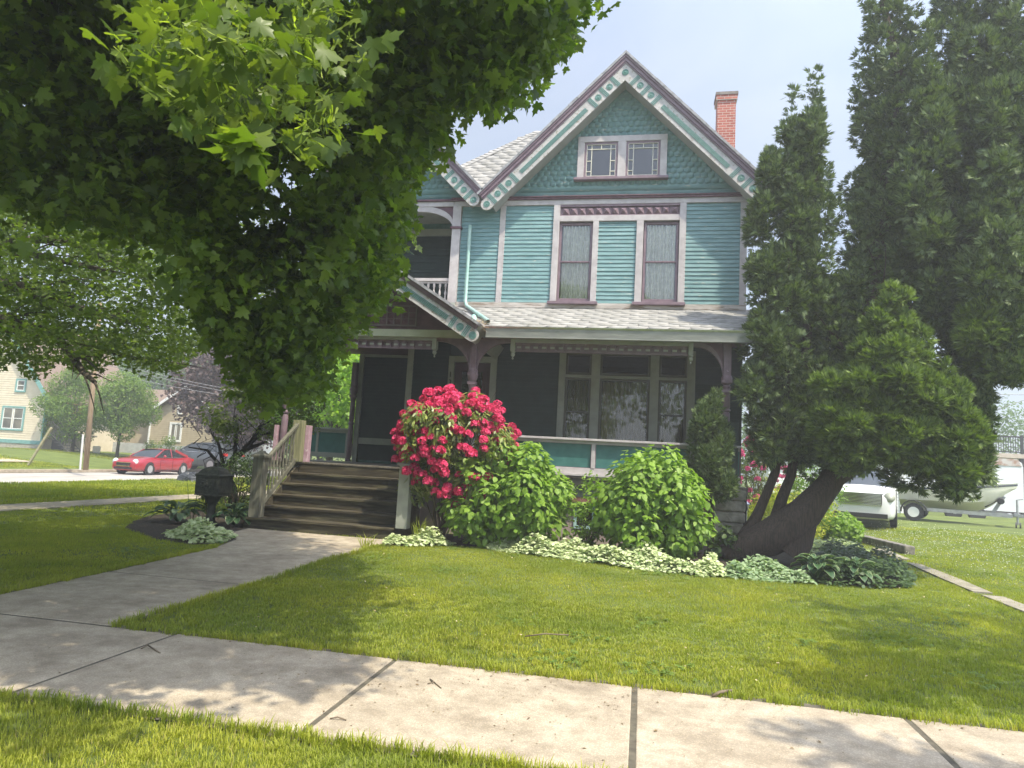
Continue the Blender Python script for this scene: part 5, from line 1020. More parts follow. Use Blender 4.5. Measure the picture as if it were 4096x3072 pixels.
def edge_ok(p):
    q = topx(p); return ~((q[:, 0] > 3945+RNG.random(len(p))*30) & (q[:, 1] > 1500+RNG.random(len(p))*50))
ok &= edge_ok(pos)
M_av = leafmat('arborvitae_leaf', (.045, .08, .032), (.17, .225, .085), .18, (1.3, 1.5, .5), .6, .25)
foliage('crown', AT, pos[ok], out[ok], .145, M_av, AV, aim='up', jit=.55)
# ragged drooping fringes
m = RNG.integers(0, len(C_), 3000); q = C_[m]+unit(3000)*R_[m]*1.15; q = q[(q[:, 2] > 1.3) & edge_ok(q)]; foliage('outer_sprays', AT, q, unit(len(q)), .15, M_av, AV, aim='up', jit=.8)
branchwork('branches', at(3450, 1500, 13.9), [at(x, y, 13.9) for x, y in ((3300, 1300), (3620, 1350), (3700, 1150), (3560, 1000), (3800, 1500), (3330, 1600), (4000, 1300), (3900, 1000), (4050, 1450))], .05, M_cbark, AV, kids=3)
# lower arborvitae cones: sunlight put in as a brighter, yellower leaf colour
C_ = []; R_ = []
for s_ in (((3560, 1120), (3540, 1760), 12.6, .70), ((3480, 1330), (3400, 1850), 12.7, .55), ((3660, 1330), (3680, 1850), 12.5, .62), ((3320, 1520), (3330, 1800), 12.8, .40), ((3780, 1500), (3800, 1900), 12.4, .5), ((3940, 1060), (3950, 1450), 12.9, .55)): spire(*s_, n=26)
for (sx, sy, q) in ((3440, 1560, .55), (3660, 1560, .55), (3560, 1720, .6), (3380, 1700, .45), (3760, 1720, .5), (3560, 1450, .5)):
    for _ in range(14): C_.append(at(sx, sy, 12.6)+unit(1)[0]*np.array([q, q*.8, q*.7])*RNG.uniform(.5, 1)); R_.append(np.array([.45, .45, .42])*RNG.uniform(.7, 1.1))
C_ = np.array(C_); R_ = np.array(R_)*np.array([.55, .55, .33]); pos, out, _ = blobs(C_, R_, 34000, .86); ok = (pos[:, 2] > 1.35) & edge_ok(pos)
foliage('foliage', AT, pos[ok], out[ok], .145, leafmat('sunlit_arborvitae_leaf', (.06, .105, .026), (.21, .285, .065), .25, (1.3, 1.5, .4), .55, .3), AV, aim='up', jit=.5)
# small conifer beside the porch rail
C_ = []; R_ = []; spire((2850, 1590), (2850, 1960), 13.75, .46, n=8)
t = thing('small_conifer', 'small dark conifer growing against the right end of the porch rail', 'tree', (1.35, 13.75, 0)); C_ = np.array(C_); R_ = np.array(R_); pos, out, _ = blobs(C_, R_, 3600, .7)
foliage('crown', AT, pos, out, .12, M_av, t, aim='up', jit=.5); MB().tube([(1.35, 13.75, 0), (1.33, 13.75, 1.2), (1.32, 13.75, 2.5)], [.05, .04, .015], 8).build('trunk', M_cbark, t, smooth=True)

# ---- generic background tree
def bgtree(name, label, base, tip_z, rad, mat, n, size, nb=60, br=None, tmpl=None, trunk_r=.15, group=None, zlow=1.2, cone=0.0, cat='tree', flat=None, vis=None):
    base = np.array([base[0], base[1], hgt(base[0], base[1])]); t = thing(name, label, cat, base, group); h = tip_z-base[2]; c = base+np.array([0, 0, (h+zlow)/2]); Rz = (h-zlow)/2
    cp, cr = crown_blobs(c, (rad, rad, Rz), nb, br or rad*.36, .45)
    if cone: k = 1-cone*np.clip((cp[:, 2]-c[2])/Rz, -.3, 1); cp[:, :2] = c[:2]+(cp[:, :2]-c[:2])*k[:, None]
    pos, out, _ = blobs(cp, cr, n, .6)
    foliage('crown', tmpl or OV, pos, out, size, mat, t, up=.5, jit=.6)
    k = MB(); k.tube([base-[0, 0, .1], base+[0, 0, zlow*.5], base+[.05, 0, zlow*1.1], base+[0, .05, h*.75]], [trunk_r*1.3, trunk_r, trunk_r*.9, trunk_r*.25], 8, cap=False); k.build('trunk', M_bark, t, smooth=True)
    branchwork('limbs', base+np.array([0, 0, zlow]), cp[:10], trunk_r*.45, M_bark, t, kids=1)
    return t
L_lime = leafmat('lime_leaf', (.17, .29, .035), (.28, .42, .06), .45); L_mid = leafmat('bg_leaf', (.07, .13, .03), (.13, .21, .05), .35); L_pur = leafmat('purple_leaf', (.055, .038, .036), (.16, .115, .105), .2, (1.2, .9, .9)); L_fresh = leafmat('fresh_leaf', (.10, .17, .03), (.19, .27, .055), .4)
bgtree('round_tree', 'round leafy street tree right beside the utility pole', (-40.3, 43.0), 6.6, 2.0, L_fresh, 15000, .16, zlow=.9, trunk_r=.13, cone=.25, group='round trees behind the red car')
bgtree('round_tree', 'round leafy tree with a bare trunk directly behind the red car', (-36.9, 43.4), 6.3, 2.0, L_fresh, 15000, .16, zlow=1.7, trunk_r=.10, cone=.25, group='round trees behind the red car')
bgtree('purple_tree', 'broad purple leaved maple spreading over the dark SUV', (-27.2, 43.0), 8.6, 4.2, L_pur, 15000, .20, tmpl=leaf_maple_small(), nb=90, zlow=2.6, trunk_r=.25)
bgtree('lime_tree', 'bright lime green tree seen past the left side of the porch', (-13.8, 29), 7.0, 3.0, L_lime, 13000, .16, tmpl=leaf_maple_small(), zlow=1.9)
bgtree('purple_tree', 'smaller purple leaved tree seen low behind the porch rail', (-15.2, 38), 4.6, 2.4, L_pur, 6000, .17, tmpl=leaf_maple_small(), zlow=1.0)
bgtree('yellow_green_tree', 'yellow green tree showing above the purple maple on the left', (-27.5, 54), 14.5, 5.2, L_lime, 12000, .28, nb=80, zlow=3)
for sx, y, z, r_, mt, lb in ((60, 62, 13, 5.5, L_mid, 'tall green tree standing directly behind the cream house'), (235, 58, 9.5, 3.2, L_fresh, 'light green tree between the cream house and the brown roof'), (330, 74, 13.5, 5.5, L_mid, 'tall green tree rising behind the left end of the brown roof'), (520, 70, 13.5, 6, L_mid, 'tall green tree rising behind the middle of the brown roof'), (-120, 70, 15, 7, L_mid, 'farthest tall green tree at the left edge beyond the cream house'), (700, 72, 14, 6, L_mid, 'tall green tree behind the gable of the tan house'), (900, 74, 13, 6, L_mid, 'green tree behind the white van far down the side street'), (1090, 66, 12, 5.5, L_mid, 'green tree far behind the wooden newel post of the steps'), (1290, 60, 11, 5.5, L_mid, 'green tree hidden mostly by the left porch wall')):
    bgtree('background_tree', lb, (at(sx, 1700, y)[0], y), z, r_, mt, 11000, .36, nb=80, zlow=1.6, trunk_r=.3, group='tall trees behind the far houses')
bgtree('background_tree', 'low distant tree above the deck railing at the right edge', (23.0, 60), 7.6, 3.6, L_mid, 4500, .30, nb=40, zlow=1.6, trunk_r=.25, group='distant trees above the deck railing')
bgtree('background_tree', 'distant tree just right of the arborvitae above the deck', (28.6, 64), 8.2, 4.0, L_mid, 5000, .30, nb=40, zlow=1.6, trunk_r=.25, group='distant trees above the deck railing')
bgtree('background_tree', 'green tree seen through gaps behind the arborvitae trunks', (10.5, 52), 9.5, 5.0, L_mid, 7000, .32, nb=60, zlow=1.2, trunk_r=.3)
# ---- small contorted dark tree behind the mailbox
jt = thing('contorted_tree', 'small dark twisting tree behind the mailbox and stair rail', 'tree', (-10.6, 16.2, 0)); cp, cr = crown_blobs((-9.5, 16.0, 2.55), (1.45, 1.2, .8), 40, .30, .5)
pos, out, _ = blobs(cp, cr, 5600, .5); foliage('crown', leaf_maple_small(), pos, out, .060, leafmat('contorted_leaf', (.075, .11, .025), (.17, .22, .05), .35), jt, up=.5, jit=.5)
MB().tube([(-10.2, 16.2, 0), (-10.25, 16.15, .5), (-10.5, 16.1, .95), (-10.25, 16.1, 1.3), (-9.9, 16.1, 1.55), (-9.4, 16.1, 1.75)], [.13, .12, .10, .09, .06, .03], 9).build('trunk', pm('black_bark', (.012, .011, .01), (.03, .026, .022), 9, .95, .8), jt, smooth=True)
m = MB(); 
for s_, e in (((-10.5, 16.1, .95), (-11.6, 16.1, 1.5)), ((-10.5, 16.1, .95), (-11.0, 16.1, 1.9)), ((-10.25, 16.1, 1.3), (-10.3, 16.1, 2.3)), ((-9.9, 16.1, 1.55), (-9.3, 16.1, 2.3)), ((-10.25, 16.1, 1.3), (-8.9, 16.1, 2.1))):
    s_ = np.array(s_); e = np.array(e); md = (s_+e)/2+np.array([0, 0, .22]); m.tube([s_, md, e], [.055, .035, .015], 6, cap=False)
    for _ in range(8): a = md*(RNG.random())+e*0; u = RNG.random(); a = s_*(1-u)+e*u+np.array([0, 0, .15]); m.tube([a, a+unit(1)[0]*.25, a+unit(1)[0]*.6+np.array([0, 0, .15])], [.016, .01, .004], 4, cap=False)
m.build('limbs', MATS['black_bark'], jt, smooth=True)
softshrub('front_shrub', 'small rounded green bush at the base of the tan house', 'bush', (-35.4, 46.0, hgt(-35.4, 46)+.95), (1.4, .9, .85), 2600, .12, L_fresh, OV, nb=26, br=.42, base=(-35.4, 46.0, hgt(-35.4, 46)))
# ---- a tree behind the photographer on the right; only its shade falls in view
bt = thing('street_tree', 'street tree whose branches shade the right end of the sidewalk', 'tree', (9.0, -2.0, 0)); MB().tube([(9.0, -2.0, 0), (9, -2, 3), (8.8, -1.8, 8)], [.3, .25, .1], 10).build('trunk', M_bark, bt, smooth=True)
def vis_(p): q = topx(p); return (q[:, 2] > .1) & (q[:, 0] > -60) & (q[:, 0] < 4160) & (q[:, 1] > -80) & (q[:, 1] < 3150)
# ground spots it must shade, traced back along the sun
sv = np.array(SUNV); G_ = []
for (x, y, r_, k) in ((1.1, 4.65, .28, 5), (1.6, 4.35, .3, 7), (2.1, 4.3, .4, 8), (2.7, 4.4, .5, 10), (2.4, 4.0, .3, 6), (3.2, 4.6, .5, 8), (1.6, 6.1, .4, 9), (2.1, 6.6, .5, 12), (2.7, 6.9, .5, 12), (3.1, 6.2, .5, 12), (3.6, 7.2, .6, 14), (2.4, 8.0, .4, 9), (3.0, 8.6, .6, 12), (3.9, 8.2, .6, 12), (3.5, 9.6, .6, 8), (2.6, 9.6, .4, 5), (4.2, 6.2, .6, 12), (4.6, 9.6, .6, 6), (3.9, 5.6, .4, 8)):
    for _ in range(int(k*2.8)):
        h_ = RNG.uniform(7.2, 10.5); g = np.array([x, y, 0])+np.append(RNG.normal(0, r_*.55, 2), 0); G_.append(g+sv*h_/sv[2])
G_ = np.array(G_); G_ = G_[~vis_(G_)]; n = len(G_)*7; p = np.repeat(G_, 7, 0)+unit(n)*.22*np.array([1, 1, .4]); p = p[~vis_(p)]
foliage('crown', leaf_maple_small(), p, unit(len(p)), .13, M_ml, bt, up=.7, jit=.4)

# row of street trees across the road behind the photographer: only mirrored in the window glass
cp = np.concatenate([crown_blobs((x, -24+RNG.uniform(-2, 2), 7.5), (5, 4, 5.5), 40, 1.6, .5)[0] for x in (-26, -16, -6, 4, 15, 26)]); pos, out, _ = blobs(cp, np.full(len(cp), 1.6), 9000, .5)
o = foliage('treeline', OV, pos, out, .55, L_mid, None, up=.5, jit=.6); tag(o, kind='stuff')
# ================================================================== BACKGROUND LEFT
def X(sx, Y): return float(at(sx, 1700, Y)[0])
def Zt(sx, sy, Y): return float(at(sx, sy, Y)[2])
M_cream = pm('cream_siding', (.64, .55, .41), (.71, .62, .48), 3, .7); M_aqua = pm('aqua_trim', (.15, .31, .29), (.20, .38, .36), 6, .6); M_tan = pm('tan_siding', (.38, .31, .20), (.44, .37, .25), 3, .75)
M_brownr = pm('brown_shingles', (.14, .10, .08), (.23, .17, .13), 18, .95, .4, 60); M_orange = pm('orange_shingles', (.45, .17, .06), (.62, .28, .12), 12, .95); M_white = pm('white_paint', (.70, .70, .68), (.78, .78, .76), 5, .6); M_blk = pm('limestone_block', (.30, .27, .21), (.48, .44, .36), 4, .95, .8, 9, stretch=(1, 1, 2), bdist=.04)
def siding(m, poly_x0, poly_x1, z0, z1, Y, pitch=.2, top=None):
    z = z0
    while z < z1:
        zt = min(z+pitch, z1); a, b = poly_x0, poly_x1
        if top: a, b = top(z, a, b)
        if b-a > .05: m.prism([(a, Y-.03, z), (a, Y, zt), (a, Y+.05, zt), (a, Y+.05, z)], (b-a, 0, 0))
        z += pitch
    return m
Yh = 43.0; xr = X(172, Yh); g0 = .42; zb = Zt(164, 1772, Yh); ze = Zt(182, 1572, Yh); pkx = xr-4.2; pkz = ze+5.2
ch_ = thing('cream_house', 'cream clapboard house with aqua trim and a steep gable at the left edge', 'house', (xr-4.2, Yh, g0))
m = MB(); siding(m, xr-8.4, xr, zb+.15, pkz, Yh, .17, top=lambda z, a, b: (a, b) if z < ze else (a+(z-ze)*4.2/5.2, b-(z-ze)*4.2/5.2)); m.build('wall', M_cream, ch_)
MB().box(xr-8.4, Yh+.05, g0, xr, Yh+9, ze).build('side_wall', M_cream, ch_)
m = MB(); m.box(xr-8.5, Yh-.06, zb-.12, xr+.05, Yh-.031, zb+.15); m.box(xr-.02, Yh-.06, zb+.15, xr+.12, Yh+.2, ze+.1); m.build('wall_trim', M_aqua, ch_)
MB().box(xr-8.3, Yh-.02, g0-.3, xr-.05, Yh+8, zb-.12).build('foundation', M_blk, ch_)
for sg in (-1, 1):
    k = 5.2/4.2; a = np.array([pkx, Yh-.5, pkz+.25]); b = np.array([pkx+sg*5.0, Yh-.5, pkz+.25-5.0*k]); MB().prism([a, b, b+[0, 0, .22], a+[0, 0, .22]], (0, 9.5, 0)).build('roof', M_orange if sg < 0 else M_brownr, ch_)
    MB().prism([a+[0, -.03, -.25], b+[0, -.03, -.25], b+[0, -.03, .22], a+[0, -.03, .22]], (0, .06, 0)).build('rake_board', M_aqua, ch_)
def bwin(parent, x0, x1, z0, z1, Y, fm, fi, n=1, meet=True):
    m = MB(); f_ = .12; m.box(x0, Y-.09, z0, x1, Y-.031, z0+f_); m.box(x0, Y-.09, z1-f_, x1, Y-.031, z1); m.box(x0, Y-.09, z0+f_, x0+f_, Y-.031, z1-f_); m.box(x1-f_, Y-.09, z0+f_, x1, Y-.031, z1-f_)
    w = m.build('window', fm, parent); ORG[w.name] = ORG[parent.name]; iw = (x1-x0-2*f_)/n
    for i in range(n):
        a, b = x0+f_+iw*i, x0+f_+iw*(i+1); 
        if n > 1: a += .04*(i > 0); b -= .04*(i < n-1)
        s = MB(); e = .06; s.box(a, Y-.07, z0+f_, a+e, Y-.032, z1-f_); s.box(b-e, Y-.07, z0+f_, b, Y-.032, z1-f_); s.box(a+e, Y-.07, z0+f_, b-e, Y-.032, z0+f_+e); s.box(a+e, Y-.07, z1-f_-e, b-e, Y-.032, z1-f_)
        if meet: s.box(a+e, Y-.07, (z0+z1)/2-.03, b-e, Y-.032, (z0+z1)/2+.03)
        s.build('sash', fi, w); MB().box(a+e, Y-.045, z0+f_+e, b-e, Y-.034, z1-f_-e).build('pane', pm('far_window_pane', (.10, .10, .09), (.22, .20, .16), 1.5, .15, stretch=(1, 1, .6)), w)
bwin(ch_, X(4, Yh), X(96, Yh), Zt(50, 1722, Yh), Zt(50, 1624, Yh), Yh, M_aqua, M_white, 2); bwin(ch_, X(44, Yh), X(86, Yh), Zt(60, 1568, Yh), Zt(60, 1514, Yh), Yh, M_aqua, M_white)
# its side porch
m = MB(); px0, px1 = xr+.1, xr+1.15; pz = Zt(200, 1650, Yh); m.box(px0, Yh+.6, pz-.25, px1+.4, Yh+1.9, pz); m.build('porch_beam', M_aqua, ch_)
MB().prism([(px0, Yh+.3, pz+.001), (px1+.4, Yh+.3, pz+.001), ((px0+px1+.4)/2, Yh+.3, pz+.75)], (0, 1.6, 0)).build('porch_gable', M_cream, ch_)
MB().prism([(px0-.2, Yh+.2, pz+.02), (px0-.2, Yh+.2, pz+.12), ((px0+px1+.4)/2, Yh+.2, pz+.92), ((px0+px1+.4)/2, Yh+.2, pz+.80)], (0, 1.7, 0)).build('porch_roof', M_orange, ch_)
MB().prism([(px1+.5, Yh+.2, pz+.02), (px1+.5, Yh+.2, pz+.12), ((px0+px1+.4)/2, Yh+.2, pz+.92), ((px0+px1+.4)/2, Yh+.2, pz+.80)], (0, 1.7, 0)).build('porch_roof', M_orange, ch_)
fz = g0+1.35; M_gw = pm('grey_deck_wood', (.13, .12, .10), (.22, .2, .17), 9, .8)
MB().box(px0, Yh+.6, fz-.12, px1+.3, Yh+3.6, fz).build('porch_floor', M_gw, ch_)
for x in (px0+.3, px1+.2): MB().box(x-.06, Yh+.7, fz, x+.06, Yh+.82, pz-.25).build('porch_post', M_gw, ch_)
def slant_rail(name, a, b, h, n, parent, mat, w=.05):
    a = np.array(a, float); b = np.array(b, float); m = MB(); m.bar(a+[0, 0, h], b+[0, 0, h], w, w); m.bar(a+[0, 0, .1], b+[0, 0, .1], w, w)
    for i in range(n+1): p = a+(b-a)*i/n; m.box(p[0]-w*.3, p[1]-w*.3, p[2]+.1, p[0]+w*.3, p[1]+w*.3, p[2]+h)
    return m.build(name, mat, parent)
slant_rail('porch_railing', (px0+.2, Yh+.6, fz), (px1+.2, Yh+.6, fz), .95, 9, ch_, M_gw)
for yy in (0.5, -.7): slant_rail('stair_railing', (px0+1.2, Yh+yy, fz), (px0+3.3, Yh-.2+yy, g0-.1), .95, 16, ch_, M_gw)
for k in range(7): MB().box(px0+1.2+.3*k, Yh-.8, fz-.2*(k+1)-.05, px0+1.5+.3*k, Yh+.5, fz-.2*(k+1)).build('step', M_gw, ch_)
MB().box(px0+.2, Yh+.65, g0-.2, px0+1.2, Yh+.7, fz-.12).build('porch_lattice', pm('dark_lattice', (.03, .025, .02), (.09, .08, .07), 40, .9), ch_)
# tan house
Yt_ = 50.0; tx0, tx1 = X(598, Yt_), X(770, Yt_); tz0 = Zt(690, 1806, Yt_); tze = Zt(605, 1662, Yt_); tpx, tpz = X(742, Yt_), Zt(742, 1556, Yt_); tx2 = 2*tpx-tx0
th = thing('tan_house', 'tan clapboard house with white trim and a wide brown shingled roof', 'house', ((tx0+tx2)/2, Yt_, tz0))
kz = (tpz-tze)/(tpx-tx0)
m = MB(); siding(m, tx0, tx2, tz0+.5, tpz, Yt_, .17, top=lambda z, a, b: (a, b) if z < tze else (a+(z-tze)/kz, b-(z-tze)/kz)); m.build('wall', M_tan, th)
MB().box(tx0+.05, Yt_+.05, tz0-.3, tx2, Yt_+8, tze-.1).build('side_wall', M_tan, th); MB().box(tx0-7.5, Yt_-.02, tz0-.6, tx2, Yt_+.2, tz0+.5).build('foundation', pm('pale_foundation', (.36, .37, .38), (.46, .47, .47), 3, .9), th)
for sg, xe in ((-1, tx0-.5), (1, tx2+.5)):
    a = np.array([tpx, Yt_-.5, tpz+.15]); b = np.array([xe, Yt_-.5, tze-.25]); MB().prism([a, b, b+[0, 0, .2], a+[0, 0, .2]], (0, 9, 0)).build('roof', M_brownr, th); MB().prism([a+[0, -.03, -.05], b+[0, -.03, -.05], b+[0, -.03, .2], a+[0, -.03, .2]], (0, .05, 0)).build('rake_board', M_white, th)
MB().prism([(tx0-9.5, Yt_+.3, tze-.1), (tx0-.3, Yt_+.3, tze-.1), (tx0+3.2, Yt_+4.6, tpz+.1), (tx0-9.5, Yt_+4.6, tpz+.1)], (0, 0, .15)).build('wing_roof', M_brownr, th)
MB().box(tx0-9.2, Yt_+.8, tz0-.4, tx0-.1, Yt_+6, tze-.1).build('wing_wall', M_tan, th)
bwin(th, X(682, Yt_), X(732, Yt_), Zt(705, 1768, Yt_), Zt(705, 1690, Yt_), Yt_, M_white, M_white, 2, False); bwin(th, X(705, Yt_), X(724, Yt_), Zt(714, 1656, Yt_), Zt(714, 1620, Yt_), Yt_, M_white, M_white, 1, False)
MB().box(tx0+.05, Yt_-.12, tz0+.1, tx0+.17, Yt_-.035, tze-.15).build('downpipe', M_white, th)
xx = X(315, 53); wz = Zt(315, 1545, 53)
wh = thing('grey_house', 'grey gabled house with a brown roof just right of the cream house', 'house', (X(330, 54), 54, .6)); zz = Zt(280, 1640, 54)
MB().box(X(290, 54), 54, .3, X(470, 54), 60, zz).build('wall', pm('pale_grey_siding', (.36, .38, .38), (.44, .46, .46), 3, .8), wh)
MB().prism([(X(245, 53.6), 53.6, Zt(245, 1610, 54)), (X(250, 53.6), 53.6, Zt(250, 1530, 54)), (X(330, 53.6), 53.6, Zt(330, 1535, 54)), (X(255, 53.6), 53.6, Zt(255, 1605, 54))], (0, 6, 0)).build('roof', M_brownr, wh); MB().bar((X(252, 53.5), 53.5, Zt(252, 1607, 54)), (X(318, 53.5), 53.5, Zt(318, 1548, 54)), .15, .3).build('rake_board', M_white, wh)
MB().prism([(X(330, 53.6), 54.2, zz), (X(480, 53.6), 54.2, zz), (X(470, 53.6), 58, zz+2.0), (X(335, 53.6), 58, zz+2.0)], (0, 0, .15)).build('wing_roof', M_brownr, wh)
# white lattice fence panel
lf = thing('lattice_fence', 'short white lattice fence panel between the two round trees', 'fence', (X(397, 45), 45, hgt(-40, 45))); x0, x1 = X(383, 45), X(412, 45); z0, z1 = Zt(397, 1830, 45), Zt(397, 1786, 45); m = MB()
for i in range(9): m.box(x0+(x1-x0)*i/8-.02, 45, z0, x0+(x1-x0)*i/8+.02, 45.03, z1)
for k in range(7): m.box(x0, 44.98, z0+(z1-z0)*k/6-.02, x1, 44.999, z0+(z1-z0)*k/6+.02)
m.build('lattice', M_white, lf)
# utility pole, guard, leaning pole
pb = at(342, 1880, 30); up = thing('utility_pole', 'brown wooden utility pole with a white conduit at its foot', 'utility pole', (pb[0], pb[1], 0)); tp = at(372, 1540, 30)
d = (tp-pb)/(tp[2]-pb[2]); MB().tube([pb, pb+d*4.5, pb+d*8.5], [.13, .12, .10], 12).build('pole', pm('pole_wood', (.22, .155, .095), (.34, .25, .17), 7, .9, .6, 20, stretch=(5, 5, .4)), up, smooth=True)
c = pb+np.array([-.22, -.1, 0]); MB().tube([c, c+d*1.75], .05, 8).build('conduit', pm('white_conduit', (.55, .55, .55), rough=.5), up)
a, b = at(113, 1860, 31), at(206, 1711, 31); o = MB().bar(a, b, .10, .10).build('leaning_post', pm('yellowed_wood', (.30, .27, .15), (.42, .38, .24), 7, .8)); tag(o, 'pale slanted wooden brace pole leaning over the cream house lawn', 'post')
# overhead wires
M_wire = pm('cable', (.22, .22, .23), rough=.6)
def wire(a, b, sag, label, r=.014):
    a = np.array(a, float); b = np.array(b, float); pts = [a*(1-u)+b*u-np.array([0, 0, sag*4*u*(1-u)]) for u in np.linspace(0, 1, 13)]; o = MB().tube(pts, r, 5).build('overhead_wire', M_wire); return tag(o, label, 'wire', 'overhead wires')
wire(at(400, 1440, 34), at(1120, 1590, 34), .15, 'upper of the two close overhead wires crossing the purple tree'); wire(at(400, 1452, 34), at(1120, 1602, 34), .15, 'lower of the two close overhead wires crossing the purple tree'); wire(at(560, 1520, 34), at(1120, 1610, 34), .1, 'single overhead wire crossing the purple tree below the close pair')
wire(at(3700, 1500, 40), at(4300, 1500, 40), .05, 'highest overhead wire at the right edge beside the arborvitae'); wire(at(3700, 1568, 40), at(4300, 1580, 40), .05, 'level overhead wire at the right edge above the slanting one'); wire(at(3700, 1720, 40), at(4300, 1530, 40), .1, 'slanting overhead wire at the right edge above the deck')
# ------------------------------------------------------------------ vehicles
M_tyre = pm('tyre_rubber', (.015, .015, .016), (.03, .03, .03), 20, .85); M_rim = pm('alloy_rim', (.55, .55, .56), rough=.3, metal=.7); M_chrome = pm('chrome', (.7, .7, .72), rough=.12, metal=1.0); M_lamp = pm('headlamp_lens', (.55, .58, .58), rough=.08, spec=.8); M_red = pm('tail_lamp', (.5, .01, .01), rough=.15); M_cglass = glassmat('car_glass', base=.10, trans=False, dark=(.022, .027, .03)); M_trimb = pm('black_plastic', (.02, .02, .02), rough=.6)
def loft(m, secs, close_ends=True):
    k = len(secs[0]); vs = [p for s in secs for p in s]; fs = []
    for i in range(len(secs)-1):
        for j in range(k-1): fs.append((i*k+j, i*k+j+1, (i+1)*k+j+1, (i+1)*k+j))
    if close_ends: fs += [tuple(range(k))[::-1], tuple(range((len(secs)-1)*k, len(secs)*k))]
    return m.add(vs, fs)
def wheel(parent, x, y, r, w, spokes=10, side=1):
    m = MB(); yo = y-side*w; m.lathe([(r*.66, 0), (r*.97, .0), (r, .03), (r, w-.03), (r*.95, w), (r*.70, w), (r*.66, w-.03)], (x, yo, r), 28, axis=(0, side, 0)); t = m.build('wheel', M_tyre, parent, local=True, autosm=True)
    q = MB(); q.lathe([(0, w-.07), (r*.66, w-.06), (r*.70, w+.004), (r*.66, w+.006), (r*.62, w-.02), (r*.60, w-.059)], (x, yo, r), 28, axis=(0, side, 0)); q.build('rim', M_trimb, t, local=True)
    s = MB()
    for i in range(spokes):
        a = i*2*math.pi/spokes+(.09 if i % 2 else -.09); c_, s_ = math.cos(a), math.sin(a); p0 = np.array([x+.05*c_, y-.012, r+.05*s_]) if side > 0 else np.array([x+.05*c_, y+.012, r+.05*s_]); s.bar(p0, p0+np.array([c_*r*.62, 0, s_*r*.62]), .030, .02, up=(0, 1, 0))
    s.lathe([(.07, 0), (.06, .02), (0, .022)], (x, y-side*.02, r), 12, axis=(0, side, 0)); s.lathe([(r*.60, 0), (r*.70, 0), (r*.70, .012), (r*.60, .012)], (x, y-side*.02, r), 28, axis=(0, side, 0)); s.build('spokes', M_rim, t, local=True)
def car(name, label, loc, rz, paint, st, gh, L, wb, r, mirror=True, group=None, grille=None, cat='car'):
    """st: body stations (x, halfwidth, zbottom, ztop); gh: greenhouse stations (x, hw_belt, z_belt, hw_roof, z_roof)"""
    t = thing(name, label, cat, loc, group, rz); m = MB(); secs = []
    for x, hw, zb_, zt_ in st:
        s = [(x, -hw*.0, zb_), (x, -hw*.90, zb_), (x, -hw*.985, zb_+.10), (x, -hw, zb_+(zt_-zb_)*.45), (x, -hw*.985, zb_+(zt_-zb_)*.75), (x, -hw*.93, zt_-.05), (x, -hw*.80, zt_), (x, 0, zt_+.03)]
        s = s+[(a, -b, c_) for a, b, c_ in s[-2:0:-1]]+[s[0]]; secs.append(s)
    loft(m, secs); body = m.build('body', paint, t, local=True, autosm=True)
    bv = body.modifiers.new('sub', 'SUBSURF'); bv.levels = 1; bv.render_levels = 1
    g = MB(); secs = [[(x, -hb, zb_), (x, -(hb*.6+hr*.4), zb_+(zr-zb_)*.5), (x, -hr, zr-.03), (x, -hr*.85, zr), (x, hr*.85, zr), (x, hr, zr-.03), (x, (hb*.6+hr*.4), zb_+(zr-zb_)*.5), (x, hb, zb_)] for x, hb, zb_, hr, zr in gh]
    loft(g, secs); g.build('windows', M_cglass, t, local=True, autosm=True)
    rf = MB(); top = [s for s in gh if s[4] > gh[len(gh)//2][4]-.16]
    loft(rf, [[(x, -hr-.012, zr-.07), (x, -hr*.86, zr+.012), (x, 0, zr+.03), (x, hr*.86, zr+.012), (x, hr+.012, zr-.07)] for x, hb, zb_, hr, zr in top], False); rf.build('roof', paint, t, local=True, smooth=True)
    for sd_ in (-1, 1):
        cl = MB()
        P = lambda s, u: np.array([s[0], sd_*((s[1]*(1-u)+s[3]*u)+.012), s[2]*(1-u)+(s[4]-.02)*u])
        e = [s for s in gh]; 
        mid = gh[len(gh)//2]
        for q0, q1, w0, w1 in ((P(e[0], 0), P(top[0], 1), .05, .06), (P(e[-1], 0), P(top[-1], 1), .06, .14), (P(mid, 0), P((mid[0]-.08, *mid[1:]), 1), .03, .09)): MB().bar(q0, q1, w0, w1).build('pillar', paint, t, local=True)
        pts = [P(s, 0) for s in e]; cl.tube(pts, .014, 5)
        cl.build('window_trim', M_chrome, t, local=True)
    xf, xrr = wb; hwm = max(s[1] for s in st)
    for x in (xf, xrr):
        for sd_ in (-1, 1):
            MB().lathe([(r*1.16, 0), (r*1.16, .03), (0, .03)], (x, sd_*(hwm-.045), r), 24, axis=(0, sd_, 0)).build('wheel_arch', M_trimb, t, local=True); wheel(t, x, sd_*(hwm+.005), r, .21, 10, sd_)
    if mirror:
        for sd_ in (-1, 1): MB().lathe([(0, 0), (.06, .02), (.075, .09), (.06, .15), (0, .17)], (gh[1][0]-.05, sd_*(hwm+.02), gh[0][2]+.08), 10, axis=(0, sd_, .1)).build('door_mirror', paint, t, local=True, smooth=True)
    dl = MB()
    for sd_ in (-1, 1):
        for x in (gh[1][0]+.1, gh[len(gh)//2][0]-.03, gh[-1][0]+.55): dl.box(x-.008, sd_*(hwm-.004), st[3][2]+.12, x+.008, sd_*(hwm+.004), gh[0][2]-.05)
        dl.box(xrr+.5, sd_*(hwm-.01), st[3][2]+.06, xf-.5, sd_*(hwm+.006), st[3][2]+.10)
    dl.build('door_gaps', M_trimb, t, local=True)
    return t
